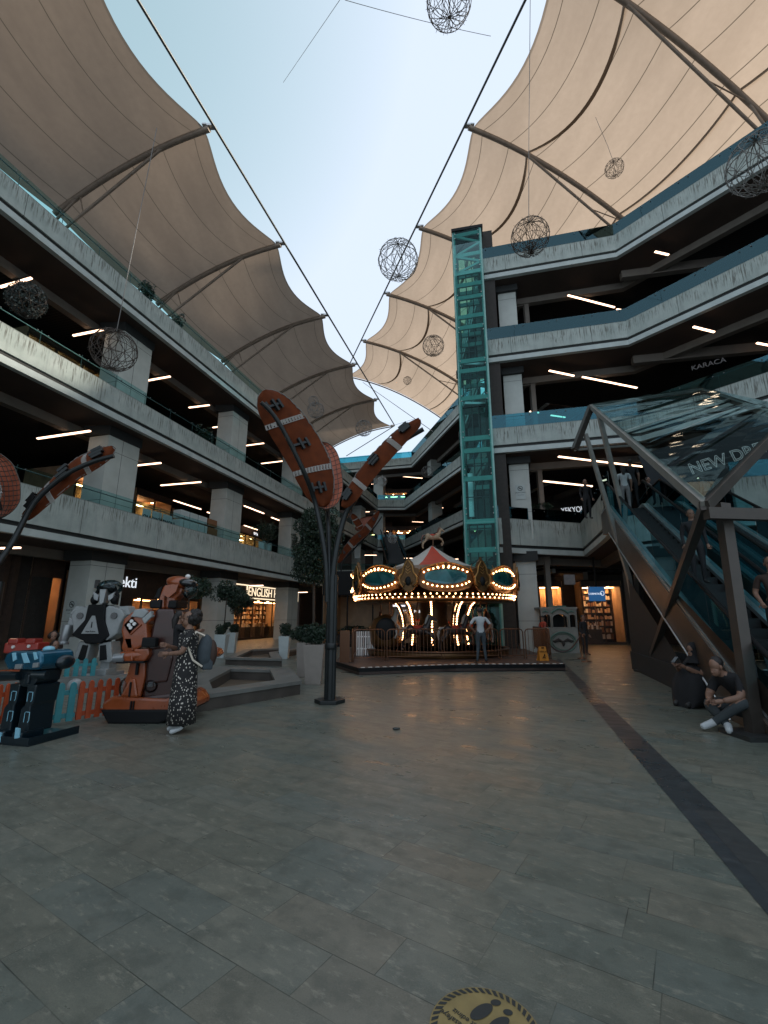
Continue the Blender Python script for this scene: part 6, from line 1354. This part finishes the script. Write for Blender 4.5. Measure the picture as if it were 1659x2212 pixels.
# first and second floors of the left wing: lit shops and dark back walls
z1_ = LVL[0] + .32; z2_f = LVL[1] + .32
ShopL('first floor shop with rows of spot lamps seen behind the left leaf lamp', 118, 215, 5.5, z1_, 9.5, kind='shelves', py=1330, band=.4)
ShopL('first floor shop glowing orange between the first two columns', 262, 345, 6.0, z1_, 9.5, kind='shelves', band=.35)
ShopL('first floor shop front beyond the second column, dim orange', 352, 455, 7.5, z1_, 9.5, kind='shelves', band=.5)
ShopL('first floor shop with a small lit white sign above the planters', 470, 560, 6.5, z1_, 9.5, kind='shelves', sign='sala', tsize=.5, talign=1.5, band=.6)
ShopL('second floor shop lit orange at the far left edge', -60, 150, 4.6, z2_f, 14.7, kind='shelves', band=.3)
ShopL('second floor shop lit orange behind the upper near column', 215, 330, 6.0, z2_f, 14.7, kind='clothes', band=.5)
ShopL('second floor optician with a small lit sign', 425, 520, 6.5, z2_f, 14.7, kind='shelves', sign='optic', tsize=.6, talign=-1.5, band=.6)
shop('lit orange shop on the third gallery of the distant wing, right side', 0, 0, 0, 10.75, 14.4, pt=((8.2, 52), (10.8, 42)), kind='shelves', band=.5)
shop('lit orange shop on the second gallery of the distant wing, right side', 0, 0, 0, 5.2, 9.3, pt=((9.6, 45), (12.6, 34)), kind='shelves', band=.5)
shop('dim lit shop at the far end of the courtyard, highest gallery', 0, 0, 0, 16.0, 19.6, pt=((-4, 64), (5, 63)), kind='shelves', band=.5)
shop('dim lit shop at the far end of the courtyard, middle gallery', 0, 0, 0, 10.75, 14.4, pt=((-2, 65), (6, 64)), kind='clothes', band=.5)
shop('dim shop in the dark second floor of the right wing', 0, 0, 0, 10.75, 14.0, pt=((12, 30.9), (20, 30.8)), kind='shelves', band=.5)
shop('dim shop in the dark first floor of the right wing behind the landing', 0, 0, 0, 5.55, 9.0, pt=((10.5, 30.9), (17, 30.8)), kind='clothes', band=.5, deep=2)
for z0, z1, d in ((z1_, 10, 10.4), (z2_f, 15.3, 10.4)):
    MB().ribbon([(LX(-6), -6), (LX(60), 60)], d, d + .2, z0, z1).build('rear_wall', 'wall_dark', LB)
for ch in LB.children:
    if ch.name.startswith(('rear_wall', 'bulkhead', 'pilaster')): ch.matrix_parent_inverse = Matrix.Translation(-LB.location)
# store behind the carousel and shops of the right wing
shop('dark store behind the carousel with a white square logo and lettering', 0, 0, 0, 0, 4.3, pt=((-3.6, 27.5), (3.8, 25.6)), kind='', sign_mat='black', band=1.35, frame='black', deep=3, lamp='groove_dark')
sg = thing('shop_sign', 'white lit square logo and letters SUR on the dark store behind the carousel', 'sign', PY(905, 1298, 24.6)); pz = 24.6 * .00103
m = MB(); k = .30
for (x0, z0, x1, z1) in ((-.5, .2, .35, .5), (-.5, -.05, -.2, .2), (-.2, -.05, .35, .15), (.1, -.5, .35, -.05), (-.5, -.5, .1, -.25)):
    m.box(((x0 + x1) / 2 * .8 - 1.0, 0, (z0 + z1) / 2 * .6), ((x1 - x0) * .8, .06, (z1 - z0) * .6))
m.build('logo', 'sign_white', sg)
textmesh('SUR', .62, 'lettering', 'sign_white', sg, facing((.15, 0, .0), 0), .02); textmesh('PREMIUM & DAY', .22, 'lettering', 'sign_white', sg, facing((-.2, 0, -.55), 0), .02)
sg = thing('shop_sign', 'dim white letters SILAPI between the carousel and the right column', 'sign', PY(1062, 1296, 24.4)); textmesh('S I L A P I', .36, 'lettering', 'cloth_white', sg, facing((0, 0, 0), 0), .02)
shop('perfume shop glowing orange at the back right of the ground floor', 0, 0, 0, 0, 3.9, pt=((12.6, 29.6), (14.9, 29.2)), kind='shelves', band=.3, deep=2.2)
shop('small orange lit window behind the ticket booth', 0, 0, 0, 0, 3.9, pt=((10.0, 30.0), (11.4, 29.8)), kind='', band=.3, deep=1.2, lamp='lamp_panel')
bs = thing('hanging_sign', 'blue hanging sign with white lettering and a ring mark above the perfume shop', 'sign', PY(1289, 1283, 24)); MB().box((0, 0, 0), (.85, .08, .72)).build('board', 'navy_sign', bs, bevel=.01)
textmesh('ROSSMANN'[:0] or 'COSMETICA', .13, 'lettering', 'sign_white', bs, facing((-.1, -.05, 0), 0), .005)
MB().tube([(.27 + .09 * math.cos(q), -.05, .03 + .11 * math.sin(q)) for q in [j * .45 for j in range(15)]], .012, 5).build('ring_mark', 'sign_white', bs); MB().tube([(0, 0, .36), (0, 0, 1.9)], .05, 6).build('hanger', 'black', bs)
ws = MB().box((0, 0, 0), (.55, .06, .5)).build('blank_sign', 'cloth_grey'); ws.location = PY(1230, 1252, 23.4); tag(ws, 'blank pale square panel hanging above the ticket booth', 'panel')
# ------------------------------------------------------------ ticket booth
b0 = G(1215, 1411); BT = thing('ticket_booth', 'cream ticket booth with three arched windows and a green oval ornament', 'booth', b0); k = 1 / (FPX / (b0.y * CP)) ; 
def kx(x): return (x - 527) * .1838 * k * 1.0
def kz(y): return (1225 - y) * .1838 * k
W0, W1, H0 = kx(315), kx(735), kz(725)
MB().box(((W0 + W1) / 2, .6, kz(1080)), (W1 - W0, 1.1, kz(935))).build('counter_body', 'booth_cream', BT)
arch_ = lambda xa, xb, zb, zt_: [(xa, zb), (xa, zt_ - (xb - xa) * .3)] + [((xa + xb) / 2 - (xb - xa) / 2 * math.cos(q), zt_ - (xb - xa) * .3 + (xb - xa) * .3 * math.sin(q)) for q in [math.pi * j / 8 for j in range(1, 8)]] + [(xb, zt_ - (xb - xa) * .3), (xb, zb)]
top = MB(); xs = [W0, kx(330), kx(425), kx(437), kx(625), kx(637), kx(722), W1]; zb = kz(940)
wins = [(kx(335), kx(424), kz(785)), (kx(440), kx(622), kz(780)), (kx(640), kx(718), kz(785))]
prev = W0
for a, b, zt_ in wins:
    top.box(((prev + a) / 2, .08, (zb + H0) / 2), (a - prev, .1, H0 - zb)); ar = arch_(a, b, zb, zt_)
    up2 = ar[1:-1]; pts = [(a, H0)] + up2 + [(b, H0)]; top.poly(pts, .03, .13); prev = b
    fr = MB().tube([(x, 0, z) for x, z in ar], .025, 6).build('window_arch', 'booth_cream', BT); MB().poly(ar, .5, .52).build('window_dark', 'black', BT)
top.box(((prev + W1) / 2, .08, (zb + H0) / 2), (W1 - prev, .1, H0 - zb)); top.build('arcade', 'booth_cream', BT)
MB().box(((W0 + W1) / 2, .6, H0 + .04), (W1 - W0 + .1, 1.2, .1)).build('roof', 'booth_cream', BT); MB().box((kx(515), .05, kz(705)), (kx(620) - kx(415), .08, .16)).build('name_board', 'booth_green', BT)
textmesh('TICKET', .14, 'lettering', 'booth_cream', BT, facing((kx(515), -.0, kz(705)), 0), .01)
m = MB(); cx, cz = kx(550), kz(1100)
ring = lambda rx, rz, n=40: [(cx + rx * math.cos(2 * math.pi * j / n), -.0, cz + rz * math.sin(2 * math.pi * j / n)) for j in range(n + 1)]
yf = kz(1080) and 0.03
for rx, rz, r in ((kx(700) - kx(550), kz(990) - kz(1100), .045), (kx(675) - kx(550), kz(1010) - kz(1100), .02)): m.tube([(x, .03, z) for x, y, z in ring(rx, rz)], r, 6)
m.build('oval_ornament', 'booth_green', BT); m = MB()
for s in (-1, 1): m.tube([(cx, .03, cz), (cx + s * .22, .02, cz + .1), (cx + s * .4, .03, cz + .02), (cx + s * .5, .02, cz + .05)], [.04, .08, .07, .02], 6)
m.tube([(cx, .03, cz - .2), (cx, .02, cz - .08), (cx, .02, cz + .05)], [.03, .08, .05], 6); m.build('leaf_ornament', 'wall_dark', BT)
for x in (kx(365), kx(670)): MB().tube([(x - .15, .0, kz(762)), (x, 0, kz(750)), (x + .15, 0, kz(762))], [.02, .05, .02], 6).build('leaf_ornament', 'booth_green', BT)
m = MB(); m.tube([(kx(430) + (kx(635) - kx(430)) * j / 10, -.0, kz(785) + .2 * math.sin(math.pi * j / 10) + .05) for j in range(11)], .05, 6); m.build('arch_lettering_band', 'booth_green', BT)
# stanchions and rope
post = []
for px, py, lab in ((1258, 1423, 'rope stanchion nearer the booth'), (1267, 1430, 'rope stanchion nearer the camera, right of the booth')):
    p = G(px, py); t = thing('rope_stanchion', lab, 'stanchion', p, group='rope stanchions'); MB().lathe((0, 0, 0), [(.19, 0), (.19, .02), (.04, .06), (.025, .1), (.025, .93), (.045, .95), (.05, 1.0), (.02, 1.03)], 14).build('post', 'rail_brass', t); post.append(p)
a = post[0] + Vector((0, 0, .9)); b = Vector((post[0].x - 1.35, post[0].y + .5, .85)); c = (a + b) / 2
r_ = MB().tube([a.lerp(b, j / 16) - c - Vector((0, 0, .62 * 4 * (j / 16) * (1 - j / 16))) for j in range(17)], .028, 8).build('barrier_rope', 'robot_dark_red'); r_.location = c; tag(r_, 'dark red rope hanging in a deep curve in front of the ticket booth', 'rope')
# wet floor sign
y0 = G(1174, 1441); YS = thing('wet_floor_sign', 'yellow folding wet floor sign at the right corner of the carousel deck', 'floor sign', y0, rz=R_(8))
for s in (-1, 1): MB().add([Vector(v) for v in ((-.19, s * .16, 0), (.19, s * .16, 0), (.12, s * .02, .66), (-.12, s * .02, .66), (-.19, s * .16 - .012 * s, 0), (.19, s * .16 - .012 * s, 0), (.12, s * .02 - .012 * s, .66), (-.12, s * .02 - .012 * s, .66))], [(0, 1, 2, 3), (7, 6, 5, 4), (0, 3, 7, 4), (1, 5, 6, 2), (3, 2, 6, 7), (0, 4, 5, 1)]).build('panel', 'yellow_sign', YS)
tl = math.degrees(math.atan(.14 / .66)); fm = lambda z: Matrix.Translation((0, -.175 + z * .21, z)) @ Matrix.Rotation(R_(90 - tl), 4, 'X')
textmesh('DİKKAT', .07, 'lettering', 'black', YS, fm(.5), .003); textmesh('KAYGAN ZEMİN', .035, 'lettering', 'black', YS, fm(.2), .003); textmesh('CAUTION', .045, 'lettering', 'black', YS, fm(.12), .003)
MB().box((0, -.175 + .62 * .21, .62), (.1, .01, .035)).build('grip_slot', 'black', YS)
m = MB(); yy = lambda z: -.178 + z * .21; m.sph((.03, yy(.41), .41), (.02, .004, .02), 8, 6); m.tube([(.02, yy(.39), .39), (-.02, yy(.34), .34), (.04, yy(.3), .3)], [.015, .018, .01], 5); m.tube([(-.02, yy(.34), .34), (-.06, yy(.28), .28)], [.015, .01], 5); m.tube([(.02, yy(.38), .38), (.07, yy(.35), .35)], [.009, .007], 5); m.build('falling_figure_mark', 'black', YS)
# ------------------------------------------------------------ floor sticker
SC = Vector((.40, 2.235, .006)); SK = thing('floor_sticker', 'round yellow floor sticker with black footprints and dashed rim at the bottom edge', 'floor sticker', SC); rr = .219
MB().add([(rr * math.cos(2 * math.pi * j / 64), rr * math.sin(2 * math.pi * j / 64), 0) for j in range(64)], [tuple(range(64))]).build('disc', 'sticker_yellow', SK)
mat('sticker_black', (.025, .03, .03), .6)
m = MB(); nd_ = 44
for j in range(nd_):
    a = 2 * math.pi * j / nd_; a1 = a + .085; sk = -.09
    m.add([(.187 * math.cos(a + sk), .187 * math.sin(a + sk), .002), (.187 * math.cos(a1 + sk), .187 * math.sin(a1 + sk), .002), (.213 * math.cos(a1), .213 * math.sin(a1), .002), (.213 * math.cos(a), .213 * math.sin(a), .002)], [(0, 1, 2, 3)])
m.build('rim_dashes', 'sticker_black', SK)
def gs(x, y): p = G(*ZS(x, y)); return Vector((p.x - SC.x, p.y - SC.y, .003))
for c, ax, asp in (((868, 855), (985, 775), .48), ((1035, 750), (1095, 745), .75), ((1075, 1000), (1185, 935), .48), ((1178, 865), (1235, 870), .8)):
    c0, e = gs(*c), gs(*ax); u = e - c0; v = Vector((-u.y, u.x, 0)) * asp
    MB().add([c0 + u * math.cos(q) * (1.0) + v * math.sin(q) for q in [2 * math.pi * j / 28 for j in range(28)]], [tuple(range(28))]).build('footprint', 'sticker_black', SK)
for tx, (xa, ya_), sz in (('dikkat ediniz', (530, 830), .034), ('mesafeye', (380, 838), .036)):
    st_ = gs(xa, ya_); en = gs(xa + 190, ya_ + 140); d = (st_ - en).normalized(); an = math.atan2(d.y, d.x)
    textmesh(tx, sz, 'lettering', 'sticker_black', SK, Matrix.Translation(st_ + Vector((0, 0, .0))) @ Matrix.Rotation(an, 4, 'Z'), .0005, align='RIGHT')
g = MB().sph((0, 0, .02), (.05, .03, .02), 8, 6).sph((.04, .01, .02), (.03, .02, .015), 8, 6).build('litter', 'steel_dark'); g.location = G(855, 1577); tag(g, 'small crumpled scrap lying on the paving right of the lamp base', 'litter')
# ------------------------------------------------------------ things standing on the left gallery
z0g = LVL[0] + .32
def onrail(px, d, z): a, b = ray(px, 1330); p = LP(px, 1330, d); p.z = z; return p
for i, (a, b, tx) in enumerate((((281, 1092), (300, 1100), 'ONI'), ((303, 1096), (325, 1107), 'ARMONI'), ((328, 1104), (349, 1115), 'ARMONI'))):
    p, q_ = onrail(a[0], .5, 5.85), onrail(b[0], .5, 5.85); c = (p + q_) / 2; t = thing('banner', ('first', 'second', 'third')[i] + ' white banner from the left behind the first floor railing, reading ' + tx, 'banner', c, rz=math.pi / 2 - AZL, group='banners on the first floor railing'); L = (q_ - p).length
    MB().box((0, 0, .35), (L, .03, .95)).build('board', 'cloth_white', t); textmesh(tx, .34, 'lettering', 'black', t, Matrix.Translation((0, -.03, .4)) @ Matrix.Rotation(R_(90), 4, 'X'), .005, squash=.8)
for i, (x0, x1, m_, n) in enumerate(((369, 391, 'planter_white', 'first'), (391, 410, 'planter_white', 'second'), (411, 432, 'planter_white', 'third'), (433, 455, 'goods_b', 'fourth'))):
    p, q_ = onrail(x0, .9, z0g), onrail(x1, .9, z0g); c = (p + q_) / 2; t = thing('kiosk_cabinet', '%s %s cabinet from the left on the first floor gallery, behind the glass' % (n, 'brown' if i == 3 else 'white'), 'cabinet', c, rz=math.pi / 2 - AZL, group='cabinets on the first floor gallery'); L = (q_ - p).length
    MB().box((0, .3, .85), (L * .95, .6, 1.7)).build('case', m_, t, bevel=.02); MB().box((0, .3, 2.0), (L * .9, .5, .45)).build('top_box', m_, t, bevel=.02); MB().box((0, -.01, 1.2), (L * .5, .02, .12)).build('label_strip', 'joint_dark', t)
for i, x in enumerate((620, 655)):
    pass
for (x, top, bot, w, lab) in ((628, 1164, 1184, 10, 'small white planter on the first floor gallery between the second and third columns'), (557, 1157, 1184, 11, 'second white planter on the first floor gallery'), (571, 1160, 1186, 11, 'third white planter on the first floor gallery')):
    p = onrail(X2(x) if x > 700 else x, .8, z0g); t = thing('potted_plant', lab, 'potted plant', p, group='planters on the first floor gallery'); MB().lathe((0, 0, 0), [(.2, 0), (.3, 1.75), (.26, 1.75)], 4, sq=True).build('pot', 'planter_white', t)
    foliage(t, (0, 0, 2.5), (.7, .7, .8), 900, .07, random.Random(x), lumps=14); MB().tube([(0, 0, 1.7), (0, 0, 2.4)], .03, 6).build('trunk', 'bark', t)
p = onrail(773, .8, z0g); t = thing('potted_plant', 'white planter with a dark plant above the left end of the carousel', 'potted plant', PY(772, 1207, 45), group='planters on the first floor gallery'); MB().lathe((0, 0, 0), [(.35, 0), (.5, 1.4), (.45, 1.4)], 4, sq=True).build('pot', 'planter_white', t); foliage(t, (0, 0, 1.8), (.8, .8, .6), 500, .1, random.Random(2))
# plants and glints on the upper galleries of the left wing
for i, (x, z, d, lab) in enumerate(((405, z2_f, 1.0, 'spiky plant on the second floor gallery of the left wing'), (215, 16.0, .8, 'small bush on the roof edge of the left wing, nearer one'), (305, 16.0, .9, 'small bush on the roof edge of the left wing, farther one'))):
    p = onrail(x, d, z); t = thing('plant', lab, 'plant', p); MB().lathe((0, 0, 0), [(.25, 0), (.35, .8), (.3, .8)], 10).build('pot', 'planter_white', t); foliage(t, (0, 0, 1.5), (.55, .55, .7), 700, .07, random.Random(i)); MB().tube([(0, 0, .8), (0, 0, 1.4)], .03, 6).build('trunk', 'bark', t)
# white gallery planters of the right wing and their sign
for i, (x0, x1, lab) in enumerate(((1110, 1155, 'wide pale planter behind the railing right of the lift tower, first floor'), (1171, 1199, 'narrow pale planter behind the railing right of the wide one, first floor'))):
    p, q_ = PY(x0, 1100, 23.6), PY(x1, 1100, 24.2); p.z = q_.z = 5.55; c = (p + q_) / 2; t = thing('potted_plant', lab, 'potted plant', c + Vector((0, .5, 0)), group='planters on the right gallery'); L = (q_ - p).length
    MB().box((0, 0, .85), (L, .5, 1.7)).build('pot', 'planter_white', t, bevel=.02); foliage(t, (0, 0, 1.95), (L * .6, .35, .28), 900, .06, random.Random(i + 5))
sg = thing('shop_sign', 'white letters EKYOL on the dark shop front beside the bent concrete parapet', 'sign', PY(1237, 1102, 27)); textmesh('YEKYOL', .5, 'lettering', 'sign_soft', sg, facing((0, 0, 0), 0) @ Matrix.Rotation(R_(6), 4, 'Z'), .02, squash=.75)
sg = thing('shop_sign', 'thin outlined letters NEW DREAM standing for a sign reflection in the escalator glass roof', 'sign', PY(1592, 984, 17.5), rz=R_(-20)); textmesh('NEW DREAM', .66, 'lettering', 'sign_reflection', sg, Matrix.Rotation(R_(90), 4, 'X') @ Matrix.Rotation(R_(14), 4, 'Z'), squash=.9, outline=.012)  # reflection in the roof glass, modelled as faintly glowing letters behind it
MB().box((0, .2, 0), (6.5, .1, 2.6), (0, -14, 0)).build('board', 'navy_wall', sg)
sg = thing('shop_sign', 'small white letters KARACA high on the right wing above the escalator roof', 'sign', PY(1530, 787, 20.5), rz=R_(-36)); textmesh('KARACA', .36, 'lettering', 'cloth_grey', sg, Matrix.Rotation(R_(90), 4, 'X'), .02)
# no smoking notices on the columns
def notice(mtx, lab, s=1.0):
    t = thing('no_smoking_notice', lab, 'notice', (0, 0, 0)); t.matrix_world = mtx
    MB().box((0, 0, 0), (.5 * s, .78 * s, .006)).build('plate', 'white_strip', t)
    MB().tube([(.12 * s * math.cos(q), .2 * s + .12 * s * math.sin(q), .008) for q in [2 * math.pi * j / 20 for j in range(21)]], .012 * s, 5).tube([(-.08 * s, .28 * s, .008), (.08 * s, .12 * s, .008)], .012 * s, 5).box((0, .2 * s, .006), (.14 * s, .03 * s, .006)).build('no_smoking_mark', 'black', t)
    textmesh('SİGARA İÇİLMEZ', .066 * s, 'lettering', 'black', t, Matrix.Translation((0, -.03 * s, .008)), .002); textmesh('NO SMOKING', .05 * s, 'lettering', 'joint_dark', t, Matrix.Translation((0, -.16 * s, .008)), .002)
pc = obox(7.3, 23.75, 1.0, 1.0, azR); mid = ((pc[0][0] + pc[1][0]) / 2, (pc[0][1] + pc[1][1]) / 2)
notice(Matrix.Translation((mid[0] - .03 * math.sin(azR), mid[1] - .03, 8.05)) @ Matrix.Rotation(-azR, 4, 'Z') @ Matrix.Rotation(R_(90), 4, 'X'), 'no smoking notice on the first floor column right of the lift tower')
a_ = math.atan2(1.1 * math.sin(AZL), -1.1 * math.cos(AZL)); xs_, ys_ = LX(19.1, .8) - .65 * math.cos(AZL), 19.1 + .65 * math.sin(AZL)
notice(Matrix.Translation((xs_, ys_ - .03, 1.95)) @ Matrix.Rotation(-AZL, 4, 'Z') @ Matrix.Rotation(R_(90), 4, 'X'), 'no smoking notice on the near ground floor column of the left wing')
for i, dy in enumerate((.35, 1.15)):
    t = tag(MB().box((0, 0, 0), (.14, .16, .34)).build('wall_lamp', 'joint_dark', None, bevel=.02), ('left' if i == 0 else 'right') + ' one of two small grey wall lamps on the near column', 'wall lamp'); t.location = (LX(19.1 + dy, .8) + .08, 19.1 + dy, 3.0); t['group'] = 'wall lamps on the near column'
# seated pair at the left behind the blue robot
sL = G(72, 1470)
sit = dict(sp); sit['look'] = (.3, -1, 0)
person('woman in sunglasses with dark tied hair sitting behind the red robot', sL + Vector((.35, .1, .12)), DEG(20), sit, 'cloth_brown', 'cloth_dark', height=1.8, hair='curly')
person('person with dark hair and a pale face mask sitting behind the blue robot', sL + Vector((.75, -.5, -.05)), DEG(40), sit, 'cloth_grey', 'cloth_dark', height=1.75, hair='long')
# distant escalator
def faresc(x0, y0, x1, y1, Y0, Y1, w, lab):
    a, b = PY(x0, y0, Y0), PY(x1, y1, Y1); t = thing('escalator', lab, 'escalator', a, group='distant escalators'); d = b - a; r = Vector((w / 2, 0, 0)); n = 22
    for k in range(n): p = d * (k + .5) / n; MB().box(p - Vector((0, 0, .1)), (w, abs(d.y) / n + .05, abs(d.z) / n + .1)).build('step', 'esc_step', t)
    for s in (-1, 1):
        m = MB(); o = r * s * 1.1; m.add([o, d + o, d + o + Vector((0, 0, .9)), o + Vector((0, 0, .9))], [(0, 1, 2, 3)]); m.build('glass_balustrade', 'glass_rail', t); MB().tube([o + Vector((0, 0, .92)), d + o + Vector((0, 0, .92))], .06, 6).build('handrail', 'black', t)
    m = MB(); m.add([-r * 1.2 - Vector((0, 0, .3)), r * 1.2 - Vector((0, 0, .3)), d + r * 1.2 - Vector((0, 0, .3)), d - r * 1.2 - Vector((0, 0, .3))], [(0, 1, 2, 3)]); m.build('truss', 'esc_panel', t)
faresc(858, 1215, 838, 1160, 47, 57, 1.7, 'distant escalator climbing behind the carousel between two galleries')
faresc(905, 1082, 935, 1012, 59, 66, 1.8, 'distant dark escalator one level higher, above the bright wire globes')
